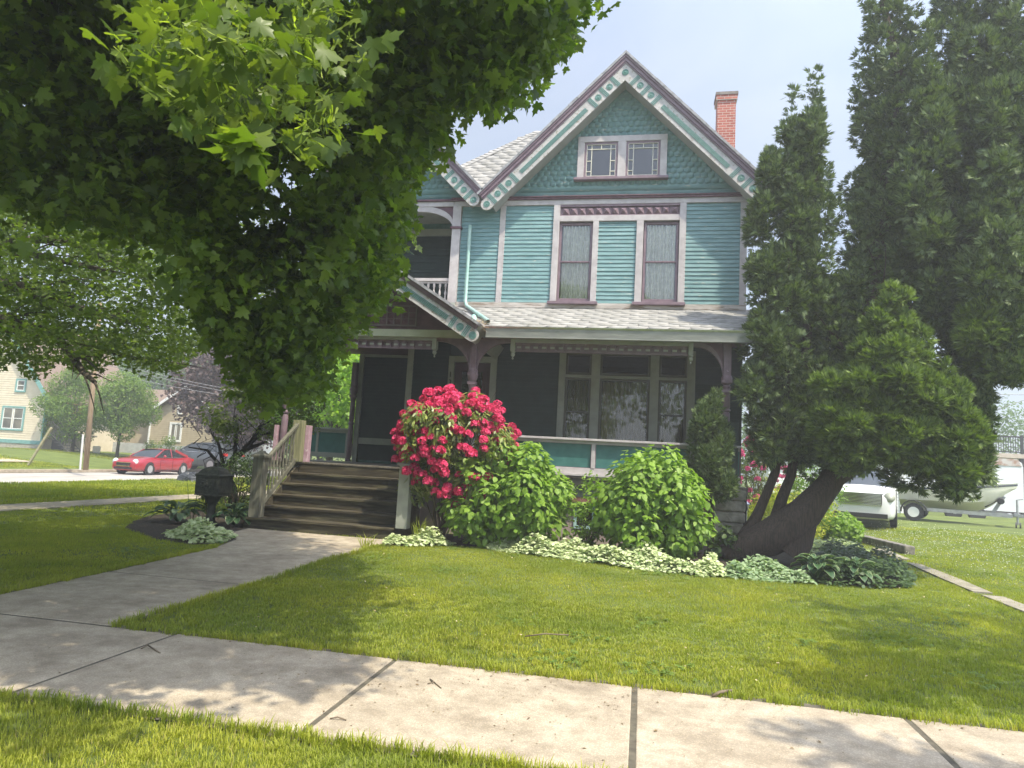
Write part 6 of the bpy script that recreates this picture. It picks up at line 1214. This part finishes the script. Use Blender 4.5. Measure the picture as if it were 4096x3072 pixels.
# red sedan parked along the side street facing the camera
P_red = pm('red_car_paint', (.30, .008, .018), rough=.28, spec=.6, coat=.8)
st = [(2.43, .55, .34, .62), (2.40, .72, .26, .72), (2.25, .84, .2, .80), (1.9, .90, .18, .90), (1.3, .915, .17, .97), (.9, .92, .17, 1.0), (0, .925, .17, 1.0), (-1.0, .92, .17, 1.02), (-1.7, .91, .2, 1.06), (-2.15, .87, .26, 1.07), (-2.38, .78, .34, 1.02), (-2.42, .65, .42, .9)]
gh = [(1.02, .80, .97, .74, 1.0), (.55, .82, .98, .66, 1.27), (.15, .83, .99, .62, 1.42), (-.35, .83, .99, .62, 1.46), (-.9, .83, 1.0, .61, 1.42), (-1.35, .81, 1.03, .62, 1.27), (-1.85, .76, 1.06, .70, 1.08)]
fw_ = gz(590, 1903, -.29); rw_ = gz(715, 1901, -.29)
rc = car('red_car', 'red sedan parked along the kerb of the side street', (-27.75, 35.6, -.29), R(-90), P_red, st, gh, 4.86, (1.45, -1.38), .335)
for y in (-.62, .62): MB().lathe([(0, 0), (.17, .02), (.16, .10), (0, .12)], (2.24, y, .70), 10, axis=(1, 0, .2)).build('headlight', M_lamp, rc, local=True, smooth=True)
MB().box(2.36, -.42, .50, 2.445, .42, .64).build('grille', M_trimb, rc, local=True); MB().box(2.40, -.46, .645, 2.46, .46, .675).box(2.40, -.40, .46, 2.455, .40, .49).build('grille_trim', M_chrome, rc, local=True); MB().box(2.36, -.55, .30, 2.44, .55, .42).build('air_intake', M_trimb, rc, local=True)
for y in (-.68, .68): MB().box(-2.40, y-.14, .80, -2.30, y+.14, .95).build('tail_light', M_red, rc, local=True)
# grey SUV in the driveway
P_grey = pm('grey_car_paint', (.075, .085, .095), rough=.3, spec=.6, coat=.6, metal=.3)
st = [(2.5, .7, .42, .80), (2.42, .85, .34, .96), (2.1, .96, .28, 1.08), (1.4, 1.0, .26, 1.14), (.9, 1.0, .26, 1.16), (0, 1.0, .26, 1.16), (-1.0, 1.0, .26, 1.17), (-1.9, .99, .28, 1.18), (-2.35, .95, .34, 1.16), (-2.48, .88, .42, 1.05)]
gh = [(1.15, .86, 1.13, .80, 1.16), (.6, .90, 1.14, .76, 1.56), (.2, .90, 1.14, .74, 1.70), (-.5, .90, 1.14, .74, 1.76), (-1.4, .89, 1.15, .73, 1.74), (-2.0, .88, 1.16, .72, 1.68), (-2.38, .86, 1.17, .76, 1.25)]
sv_ = car('grey_suv', 'dark grey SUV parked in the driveway behind the red sedan', (-27.9, 40.2, -.06), R(174), P_grey, st, gh, 5.0, (1.5, -1.5), .39)
for y in (-.83, .83): MB().box(-2.50, y-.15, .98, -2.36, y+.15, 1.14).build('tail_light', M_red, sv_, local=True)
MB().box(-2.52, -.8, .36, -2.42, .8, .52).build('bumper', M_rim, sv_, local=True)
# white van far down, behind the contorted tree
vn = thing('white_van', 'white van parked far back behind the dark SUV', 'van', (X(900, 47), 47, 0)); m = MB(); x0 = X(868, 47); m.box(x0, 46.5, .4, x0+4.3, 48.4, 2.35); m.build('body', M_white, vn, bevel=.12); MB().box(x0+1.6, 46.46, 1.45, x0+3.9, 46.495, 2.1).build('windows', M_cglass, vn)
for x in (x0+.8, x0+3.5): MB().lathe([(.36, 0), (.36, .1), (0, .1)], (x, 46.5, .36), 18, axis=(0, -1, 0)).build('wheel', M_tyre, vn)
# black refuse bag by the road
bag = at(760, 1935, 26.6); m = MB(); ico = unit(140); 
def lump(name, label, cat, c, rad, mat, seed=1, n=1):
    rg = np.random.default_rng(seed); m = MB(); nu, nv = 18, 10; vs = []
    for j in range(nv+1):
        for i in range(nu):
            a = 2*math.pi*i/nu; b = math.pi*.5*j/nv; r = 1+.18*math.sin(3*a+seed)+.12*math.sin(5*a+4*b)+rg.uniform(-.06, .06); vs.append((c[0]+rad[0]*r*math.cos(a)*math.cos(b)**.7 if j < nv else c[0], c[1]+rad[1]*r*math.sin(a)*math.cos(b)**.7 if j < nv else c[1], c[2]+rad[2]*math.sin(b)*(1+.15*math.sin(4*a))))
    m.add(vs, [(j*nu+i, j*nu+(i+1) % nu, (j+1)*nu+(i+1) % nu, (j+1)*nu+i) for j in range(nv) for i in range(nu)]); o = m.build(name, mat); return tag(o, label, cat)
lump('refuse_bag', 'crumpled black plastic refuse bag lying at the road edge', 'bag', (bag[0], 26.6, -.08), (.5, .35, .42), pm('black_plastic_sheet', (.02, .022, .025), (.05, .055, .06), 9, .35, .4, 12), 3)
q = at(672, 1938, 26.2); lump('refuse_sack', 'small flat dark heap on the verge left of the black refuse bag', 'bag', (q[0], 26.2, -.10), (.55, .3, .12), MATS['black_plastic_sheet'], 5)
# ------------------------------------------------------------------ background right
P_white = pm('white_car_paint', (.70, .70, .69), rough=.3, coat=.5)
st = [(2.5, .66, .34, .84), (2.46, .86, .24, 1.02), (2.25, .96, .22, 1.12), (1.8, .99, .2, 1.20), (1.3, 1.0, .2, 1.28), (.9, 1.0, .2, 1.30), (0, 1.0, .2, 1.28), (-1.4, 1.0, .22, 1.28), (-2.3, .97, .26, 1.24), (-2.5, .92, .34, 1.15)]
gh = [(1.45, .88, 1.20, .82, 1.24), (1.0, .9, 1.24, .76, 1.58), (.55, .9, 1.26, .74, 1.76), (-.3, .9, 1.26, .74, 1.80), (-1.3, .89, 1.26, .73, 1.78), (-2.1, .88, 1.24, .72, 1.74), (-2.45, .86, 1.24, .78, 1.28)]
mv = car('white_minivan', 'white minivan facing the camera under the arborvitae branches', (X(3440, 23.2)+.773, 25.58, .20), R(-108), P_white, st, gh, 5.1, (1.55, -1.5), .34)
m = MB(); m.box(2.40, -.60, .70, 2.505, .60, 1.0); m.build('grille', M_trimb, mv, local=True); m = MB()
for k in range(7): m.box(2.49, -.60, .71+k*.042, 2.54, .58, .736+k*.042)
m.box(2.47, -.64, 1.0, 2.54, .64, 1.035); m.box(2.47, -.60, .66, 2.53, .60, .69); m.build('grille_bars', M_chrome, mv, local=True)
for y in (-.80, .80): MB().lathe([(0, 0), (.16, .02), (.15, .12), (0, .14)], (2.33, y, .93), 14, axis=(1, 0, .1)).build('headlight', pm('yellowed_lens', (.35, .36, .30), rough=.2), mv, local=True, smooth=True)
MB().box(2.42, -.75, .28, 2.52, .75, .42).build('air_intake', M_trimb, mv, local=True)
# white clapboard garage
gxr = X(3600, 36); ga = thing('garage', 'small white clapboard garage behind the minivan', 'garage', (gxr-3, 36, 0)); m = MB(); siding(m, gxr-6, gxr, 0, 2.55, 36, .155); m.build('wall', M_white, ga); MB().box(gxr-6, 36.06, 0, gxr, 41, 2.55).build('side_wall', M_white, ga)
MB().box(gxr-.02, 35.9, -.02, gxr+.13, 36.1, 2.6).build('corner_board', M_white, ga); MB().prism([(gxr-6.3, 35.7, 2.55), (gxr+.3, 35.7, 2.55), (gxr-3, 35.7, 4.1)], (0, 5.6, 0)).build('roof', M_roofe, ga)
# boat on its trailer
hull_m = pm('cream_gelcoat', (.70, .68, .58), (.76, .74, .65), 2, .35, spec=.5)
ba = R(-24); Wn = gz(3655, 2083, .22)[:2]; ru = np.array([math.cos(ba), math.sin(ba)]); rv = np.array([-math.sin(ba), math.cos(ba)]); SB = Wn-ru*.52+rv*1.18
Ln = float(min(np.arange(3.4, 5.6, .05), key=lambda L_: abs(topx(np.array([*(SB+ru*L_), 1.75]))[0, 0]-4072)))
bt_ = thing('motor_boat', 'cream open motor boat with a dark rub rail sitting on the trailer', 'boat', (SB[0], SB[1], .22), rz=ba); B = MB(); secs = []
for i in range(15):
    u = i/14; x = u*Ln; hw = 1.0*(1-max(0, (u-.40)/.60)**2.2); keel = .50+max(0, (u-.66)/.34)**2*.62; gun = 1.22+.36*u**1.5; chine = keel+(.26+.10*u)*(1-.3*max(0, u-.8)/.2)
    secs.append([(x, -hw, gun), (x, -hw*.96, gun-.16), (x-.10*u, -hw*.80, chine), (x-.42*u**3, 0, keel), (x-.10*u, hw*.80, chine), (x, hw*.96, gun-.16), (x, hw, gun)])
loft(B, secs, False); B.add(secs[0], [tuple(range(7))]); B.build('hull', hull_m, bt_, local=True, autosm=True)
D_ = MB(); loft(D_, [[s[0], (s[0][0], 0, s[0][2]-.12 if s[0][0] < Ln*.55 else s[0][2]+.03), s[6]] for s in secs], False); D_.build('deck', hull_m, bt_, local=True)
for sg in (0, 6): MB().tube([(s[sg][0], s[sg][1], s[sg][2]-.05) for s in secs], .032, 6).build('rub_rail', pm('navy_rub_rail', (.02, .03, .06), rough=.5), bt_, local=True); MB().tube([(s[sg][0], s[sg][1], s[sg][2]+.03) for s in secs], .055, 6).build('gunwale', pm('white_gelcoat', (.72, .72, .68), rough=.35), bt_, local=True)
MB().box(1.5, -.5, .9, 1.9, .1, 1.75).build('console', pm('white_gelcoat', (.72, .72, .68), rough=.35), bt_, local=True, bevel=.04)
tr = thing('boat_trailer', 'galvanised boat trailer with a black fendered wheel and a tongue jack', 'trailer', (SB[0], SB[1], .22), rz=ba); M_galv = pm('dull_galvanised', (.30, .31, .32), (.42, .43, .44), 8, .5, metal=.5)
for sg in (-1, 1):
    MB().bar((.15, sg*1.0, .46), (3.5, sg*.85, .42), .07, .12).build('frame_rail', M_galv, tr, local=True); MB().bar((3.5, sg*.85, .42), (Ln-.3, sg*.06, .42), .07, .12).build('tongue_arm', M_galv, tr, local=True)
MB().bar((Ln-.4, 0, .42), (Ln+.45, 0, .42), .09, .11).build('coupler', M_galv, tr, local=True)
for x in (.35, 1.8, 3.3): MB().box(x-.04, -.95, .36, x+.04, .95, .42).build('cross_member', M_galv, tr, local=True)
for sd_ in (-1, 1):
    wx = .52; yy = sd_*1.18; w = MB().lathe([(.19, 0), (.31, 0), (.33, .03), (.33, .17), (.31, .2), (.19, .2)], (wx, yy-sd_*.1, .33), 22, axis=(0, sd_, 0)).build('wheel', M_tyre, tr, local=True, autosm=True); q = MB().lathe([(0, .13), (.08, .13), (.10, .10), (.185, .10), (.19, .202), (.165, .202)], (wx, yy-sd_*.1, .33), 20, axis=(0, sd_, 0)); q.build('rim', M_white, w, local=True)
    fd = MB(); pp = [(wx+.44*math.cos(a), .35+.42*math.sin(a)) for a in np.linspace(math.pi*1.02, -.05, 11)]
    fd.prism([(a, yy-.14, b) for a, b in pp]+[(a*.92+wx*.08, yy-.14, b*.96-.0) for a, b in pp[::-1]], (0, .28, 0)); fd.build('fender', M_trimb, tr, local=True)
JX = Ln-.02; MB().tube([(JX, -.3, .12), (JX, -.3, 1.0)], .035, 8).tube([(JX, -.3, 1.0), (JX+.17, -.3, 1.03)], .02, 6).box(JX-.09, -.36, .40, JX+.09, .1, .5).build('jack', M_galv, tr, local=True)
for s_ in (-.07, .05): MB().lathe([(.10, 0), (.10, .05), (0, .05)], (JX+s_, -.3, .10), 14, axis=(1, 0, 0)).build('jack_wheel', pm('dark_steel', (.08, .08, .08), rough=.6), tr, local=True)
MB().bar((Ln-.75, -.1, .46), (Ln-.4, -.1, 1.1), .10, .12).build('winch_stand', M_galv, tr, local=True); MB().lathe([(.09, 0), (.12, .03), (.12, .16), (.09, .19)], (Ln-.5, -.16, .92), 12, axis=(0, -1, 0)).build('winch', M_trimb, tr, local=True)
MB().bar((Ln-1.0, -.12, .7), (Ln-.6, -.12, 1.0), .12, .14).build('bow_stop', M_trimb, tr, local=True)
# white box trailer, rusty along the roof line
bxx = X(4088, 36); bz = Zt(4088, 1840, 36); bt2 = thing('box_trailer', 'white box trailer with a rusty roof edge standing behind the boat', 'trailer', (bxx-2.6, 37, 0))
m = MB(); m.prism([(bxx-5.4, 36, .55), (bxx, 36, .55), (bxx, 36, bz-.35), (bxx-.05, 36, bz-.15), (bxx-.25, 36, bz), (bxx-5.4, 36, bz)], (0, 2.2, 0)); m.build('body', pm('chalky_white_metal', (.58, .60, .62), (.66, .68, .70), 1.5, .6, c3=(.40, .38, .36), c3scale=3, c3lo=.66, c3hi=.7), bt2)
m = MB(); m.prism([(bxx-5.42, 35.97, bz-.30), (bxx-.05, 35.97, bz-.30), (bxx-.25, 35.97, bz+.03), (bxx-5.42, 35.97, bz+.03)], (0, 2.26, 0)); m.build('roof_rail', pm('rusty_roof_edge', (.45, .42, .40), (.30, .18, .13), 3, .8, lo=.42, hi=.58), bt2)
for x in (bxx-2.0, bxx-3.0): MB().lathe([(.35, 0), (.35, .2), (0, .2)], (x, 36.05, .35), 20, axis=(0, -1, 0)).build('wheel', M_tyre, bt2)
# raised deck with black railing, brown house side
dx0 = X(3820, 44); dz = Zt(4000, 1812, 44); dk = thing('raised_deck', 'raised deck with black baluster railing behind the box trailer', 'deck', (dx0+3, 44, 0)); MB().box(dx0, 44, dz-.25, dx0+9, 48, dz).build('deck_floor', pm('deck_boards', (.40, .33, .27), (.5, .43, .36), 4, .8), dk)
MB().box(dx0, 44.0, dz+.92, dx0+9, 44.08, dz+1.0).box(dx0, 44.02, dz+.06, dx0+9, 44.06, dz+.12).build('rail', M_trimb, dk)
for i in range(72):
    if i*.125 > 6: continue
    MB().box(dx0+i*.125, 44.03, dz+.12, dx0+i*.125+.03, 44.05, dz+.92).build('baluster', M_trimb, dk)
for x in (0, 1.7, 3.4, 5.1, 6.8): MB().box(dx0+x, 43.98, dz, dx0+x+.12, 44.1, dz+1.06).build('rail_post', M_trimb, dk); MB().box(dx0+x, 44.1, 0, dx0+x+.16, 44.26, dz-.25).build('support_post', M_trimb, dk)
bh = thing('brown_house', 'brown house wall in shade under the raised deck at the right edge', 'house', (X(4110, 46), 46, 0)); m = MB(); siding(m, X(4060, 48.2), X(4060, 48.2)+9, 0, dz+.2, 48.2, .2); m.build('wall', pm('brown_siding', (.12, .09, .08), (.16, .12, .10), 3, .8), bh); MB().box(X(4060, 48.2), 48.3, 0, X(4060, 48.2)+9, 56, dz+.2).build('side_wall', MATS['brown_siding'], bh)
# ================================================================== LAWN, CLOVER, LITTER
def blade_clump(n, r, h, seed, w=.0035, seg=2):
    rg = np.random.default_rng(seed); v = []; f = []
    for _ in range(n):
        a = rg.uniform(0, 6.28); q = r*rg.random()**.5; b = np.array([q*math.cos(a), q*math.sin(a), 0]); d = np.array([math.cos(a+rg.normal(0, 1)), math.sin(a+rg.normal(0, 1)), 0])*rg.uniform(.1, .75); hh = h*rg.uniform(.5, 1.15); s = np.array([-d[1], d[0], 0]); s = s/(np.linalg.norm(s)+1e-6)*w; k = len(v)
        if seg == 2:
            mid = b+d*hh*.35+np.array([0, 0, hh*.62]); tip = b+d*hh+np.array([0, 0, hh*rg.uniform(.75, 1)]); v += [b-s, b+s, mid+s*.8, mid-s*.8, tip]; f += [(k, k+1, k+2, k+3), (k+3, k+2, k+4)]
        else: tip = b+d*hh*.8+np.array([0, 0, hh]); v += [b-s, b+s, tip]; f.append((k, k+1, k+2))
    return v, f
M_gr = leafmat('grass_blade', (.25, .285, .035), (.41, .44, .072), .45, (1.3, 1.45, .4), .6, .25, c3=(.36, .32, .13), pos=(1.18, 1.08, .95), pscale=.55)
def vis_mask(q, pad=650):
    P = np.stack([q[:, 0], q[:, 1], np.full(len(q), .03)], 1); t = topx(P); return (t[:, 2] > .1) & (t[:, 0] > -pad) & (t[:, 0] < 4096+pad) & (t[:, 1] < 3072+pad*3)
def grass(name, x0, x1, y0, y1, dens, clump, keep, smin=.8, smax=1.2, mat=None):
    n = int((x1-x0)*(y1-y0)*dens); q = RNG.uniform((x0, y0), (x1, y1), (n, 2)); q = q[vis_mask(q)]; q = q[keep(q)]; n = len(q)
    patch = .82+.25*np.sin(q[:, 0]*1.9+1.1*np.sin(q[:, 1]*1.3))*np.sin(q[:, 1]*1.5+.7)+.14*np.sin(q[:, 0]*5.3)*np.sin(q[:, 1]*4.1)
    a = RNG.uniform(0, 6.283, n); z = np.zeros(n); c, s = np.cos(a), np.sin(a); Mx = np.stack([np.stack([c, -s, z], 1), np.stack([s, c, z], 1), np.stack([z, z, z+1], 1)], 1)
    sc = RNG.uniform(smin, smax, n)*patch; zz = np.array([hgt(x, y) for x, y in q]) if (x0 < -19 or x1 > 8) else np.zeros(n)
    o = scatter(name, clump[0], clump[1], np.stack([q[:, 0], q[:, 1], zz-.004], 1), Mx, np.stack([np.ones(n), np.ones(n), sc], 1), mat or M_gr); return tag(o, kind='stuff')
WALK = [(-6.18, 5.33), (-4.39, 5.33), (-4.37, 7.45), (-4.47, 9.9), (-4.42, 12.5), (-7.5, 12.55), (-7.36, 11.6), (-6.77, 10.9), (-6.48, 9.88), (-6.28, 7.45)]
def lawnkeep(q):
    x, y = q[:, 0], q[:, 1]; k = ~inpoly(x, y, WALK) & ~inpoly(x, y, BED) & ~(inpoly(x, y, BED2)) & ~((x > -8.2) & (x < 2.3) & (y > 12.6)) & ~(inpoly(x, y, GRAV) & (RNG.random(len(x)) < .8))
    wob = .035*np.sin(x*7.1)+.02*np.sin(x*17+1); k &= ~((y > 3.73+wob) & (y < 5.40+wob*.7)); k &= ~((x > -14.02+.02*(y-12)) & (x < -12.84+.02*(y-12)))
    k &= ~((x > 5.0) & (x < 5.25) & (y > 8.8) & (y < 15.5) & (RNG.random(len(x)) < .85)); return k
c1_ = blade_clump(18, .05, .062, 1, .0024); c2_ = blade_clump(16, .06, .044, 2, .0030); c3_ = blade_clump(13, .09, .040, 3, .0046, 1); c4_ = blade_clump(11, .15, .045, 4, .010, 1)
grass('grass', -5, 4, 1.6, 3.85, 520, c1_, lawnkeep); grass('grass', -8, 5.5, 5.25, 8.2, 420, c2_, lawnkeep); grass('grass', -11, 9, 8.2, 13.2, 230, c3_, lawnkeep)
grass('grass', -19.5, 22, 13.2, 24, 60, c4_, lawnkeep); grass('grass', -15, -8, 5, 13, 120, c3_, lawnkeep)
grass('grass', -45, -30.6, 24, 44, 16, blade_clump(10, .25, .10, 6, .03, 1), lambda q: ~((q[:, 1] > 34) & (q[:, 1] < 41)) & (q[:, 0] > -44)); grass('grass', -21.4, -14.2, 12, 40, 26, blade_clump(10, .2, .08, 7, .02, 1), lambda q: q[:, 0] > -21.5)
# ragged edge tufts along the walk and sidewalk
n = 1500; q = np.stack([RNG.uniform(-6, 5, n), np.where(RNG.random(n) < .55, 3.74+RNG.normal(0, .018, n), 5.35+RNG.normal(0, .02, n))], 1)
e2 = []; 
for a, b in zip(WALK[:5], WALK[1:6]): pass
for a, b, k in (((-4.37, 5.4), (-4.36, 7.45), 160), ((-4.36, 7.45), (-4.46, 9.9), 170), ((-4.46, 9.9), (-4.42, 11.6), 110), ((-6.2, 5.4), (-6.3, 7.45), 150), ((-6.3, 7.45), (-6.5, 9.9), 170)):
    u = RNG.random((k, 1)); e2.append(np.array(a)*(1-u)+np.array(b)*u+RNG.normal(0, .025, (k, 2)))
q = np.concatenate([q]+e2); q = q[vis_mask(q)]; q = q[~((q[:, 1] > 5.2) & (q[:, 1] < 5.5) & (q[:, 0] > -6.15) & (q[:, 0] < -4.42))]; n = len(q); a = RNG.uniform(0, 6.283, n); z = np.zeros(n); c, s = np.cos(a), np.sin(a); Mx = np.stack([np.stack([c, -s, z], 1), np.stack([s, c, z], 1), np.stack([z, z, z+1], 1)], 1)
ec = blade_clump(12, .045, .075, 9, .003); o = scatter('edge_grass', ec[0], ec[1], np.stack([q[:, 0], q[:, 1], z-.002], 1), Mx, RNG.uniform(.6, 1.25, n), M_gr); tag(o, kind='stuff')
# clover blossom in the right yard
n = 1500; q = np.stack([RNG.normal(8.2, 2.2, n), RNG.normal(19.5, 2.6, n)], 1); q = q[(q[:, 0] > 5.6)]; n = len(q); ico_v, ico_f = [(0, 0, 1), (.9, 0, .3), (.28, .85, .3), (-.72, .53, .3), (-.72, -.53, .3), (.28, -.85, .3), (0, 0, -.4)], [(0, 1, 2), (0, 2, 3), (0, 3, 4), (0, 4, 5), (0, 5, 1), (6, 2, 1), (6, 3, 2), (6, 4, 3), (6, 5, 4), (6, 1, 5)]
o = scatter('clover_flowers', ico_v, ico_f, np.stack([q[:, 0], q[:, 1], RNG.uniform(.04, .07, n)+np.array([hgt(a, b) for a, b in q])], 1), np.tile(np.eye(3), (n, 1, 1)), RNG.uniform(.010, .019, n), leafmat('clover_white', (.5, .52, .42), (.68, .68, .6), .2)); tag(o, kind='stuff')
# broad leaved weeds and clover in the lawn
wv, wf = [], []
for k in range(7):
    a = k*.9; c, s_ = math.cos(a), math.sin(a); b0 = len(wv); wv += [(c*x-s_*y, s_*x+c*y, .25+.5*z+.2*math.sin(k*2.1)) for x, y, z in OV[0]]; wf += [tuple(b0+i for i in f) for f in OV[1]]
cen = RNG.uniform((-10, 5.6), (8, 13), (46, 2)); q = np.repeat(cen, 26, 0)+RNG.normal(0, .16, (46*26, 2)); q = q[lawnkeep(q) & vis_mask(q)]; n = len(q)
o = scatter('lawn_weeds', wv, wf, np.stack([q[:, 0], q[:, 1], np.full(n, .012)], 1), rotmat(np.array([0, 0, 1.])+unit(n)*.2, RNG.uniform(0, 6.3, n)), RNG.uniform(.022, .045, n), leafmat('weed_leaf', (.10, .17, .03), (.20, .28, .06), .3)); tag(o, kind='stuff')
# bits of bark, seed husks and twigs scattered over the concrete and lawn
n = 1900; q = np.stack([RNG.uniform(-4.5, 3.2, n), 3.85+1.45*RNG.beta(2.0, 1.0, n)], 1); w = np.exp(-((q[:, 0]+1.6)/1.3)**2)+.25; q = q[RNG.random(n) < w]; n = len(q)
bit = [(-.5, -.15, 0), (.1, -.3, .1), (.55, .05, 0), (.1, .25, .12), (-.4, .2, .02)]; o = scatter('debris', bit, [(0, 1, 2, 3, 4)], np.stack([q[:, 0], q[:, 1], np.full(n, .018)], 1), rotmat(np.array([0, 0, 1.])+unit(n)*.25, RNG.uniform(0, 6.3, n)), RNG.lognormal(-4.75, .45, n), leafmat('husk', (.09, .06, .03), (.24, .17, .09), .1)); tag(o, kind='stuff')
n = 420; q = np.stack([RNG.uniform(-6, 6, n), RNG.uniform(5.4, 12.5, n)], 1); q = q[lawnkeep(q)]; n = len(q); o = scatter('fallen_leaves', bit, [(0, 1, 2, 3, 4)], np.stack([q[:, 0], q[:, 1], RNG.uniform(.045, .06, n)], 1), rotmat(np.array([0, 0, 1.])+unit(n)*.5, RNG.uniform(0, 6.3, n)), RNG.uniform(.012, .034, n), leafmat('dry_leaf', (.30, .24, .10), (.55, .46, .28), .2)); tag(o, kind='stuff')
M_st = pm('grey_twig', (.12, .09, .06), (.2, .16, .11), 9, .9)
def stick(pts, r, label):
    o = MB().tube(pts, r, 6).build('twig', M_st, smooth=True); return tag(o, label, 'twig', 'fallen twigs')
def gp(x, y, z=.02): p = gz(x, y, z); return (p[0], p[1], z)
stick([gp(565, 2595), gp(590, 2580, .035), gp(640, 2612)], .006, 'small forked twig lying on the joint of the left sidewalk slab'); stick([gp(1710, 2735), gp(1735, 2728, .03), (*gp(1720, 2715)[:2], .02), gp(1765, 2752)], .004, 'thin curled twig on the sunny middle sidewalk slab'); stick([gp(2848, 2785), gp(2880, 2768, .05), gp(2925, 2762, .03)], .011, 'short pale stick at the lawn edge beside the right sidewalk slab'); stick([gp(2100, 2545, .05), gp(2180, 2535, .07), gp(2275, 2540, .05)], .006, 'long thin stick lying in the middle of the lawn'); stick([gp(1320, 2875), gp(1350, 2868, .03), gp(1385, 2880)], .004, 'tiny curved twig on the slab near the middle joint')
# grass tuft growing by the steps
tf_ = blade_clump(40, .10, .42, 21, .006); o = MB(); o.add([(v[0]-4.55, v[1]+11.25, v[2]*.6) for v in map(tuple, tf_[0])], tf_[1]); o = o.build('grass_tuft', M_gr); tag(o, 'tuft of long grass at the corner of the walk below the steps', 'grass tuft')
tf_ = blade_clump(40, .10, .55, 22, .006); o = MB(); o.add([(v[0]-3.95, v[1]+12.3, v[2]) for v in map(tuple, tf_[0])], tf_[1]); o = o.build('grass_tuft', M_gr); tag(o, 'tall grass tuft rising from the creamy ground cover beside the steps', 'grass tuft')

# ================================================================== VEIL: added haze volume standing in for lens glare
hz = bpy.data.materials.new('glare_haze'); hz.use_nodes = True; n = hz.node_tree.nodes; l = hz.node_tree.links; n.remove(n['Principled BSDF']); pv = n.new('ShaderNodeVolumePrincipled'); pv.inputs['Density'].default_value = VEIL_DENSITY; pv.inputs['Color'].default_value = (.93, .95, .97, 1); pv.inputs['Anisotropy'].default_value = .2
l.new(pv.outputs[0], n['Material Output'].inputs['Volume'])
if VEIL_DENSITY:
    hb = MB().box(-130, -30, -1.5, 90, 130, 26).build('glare_veil', hz, local=True); tag(hb, kind='stuff')
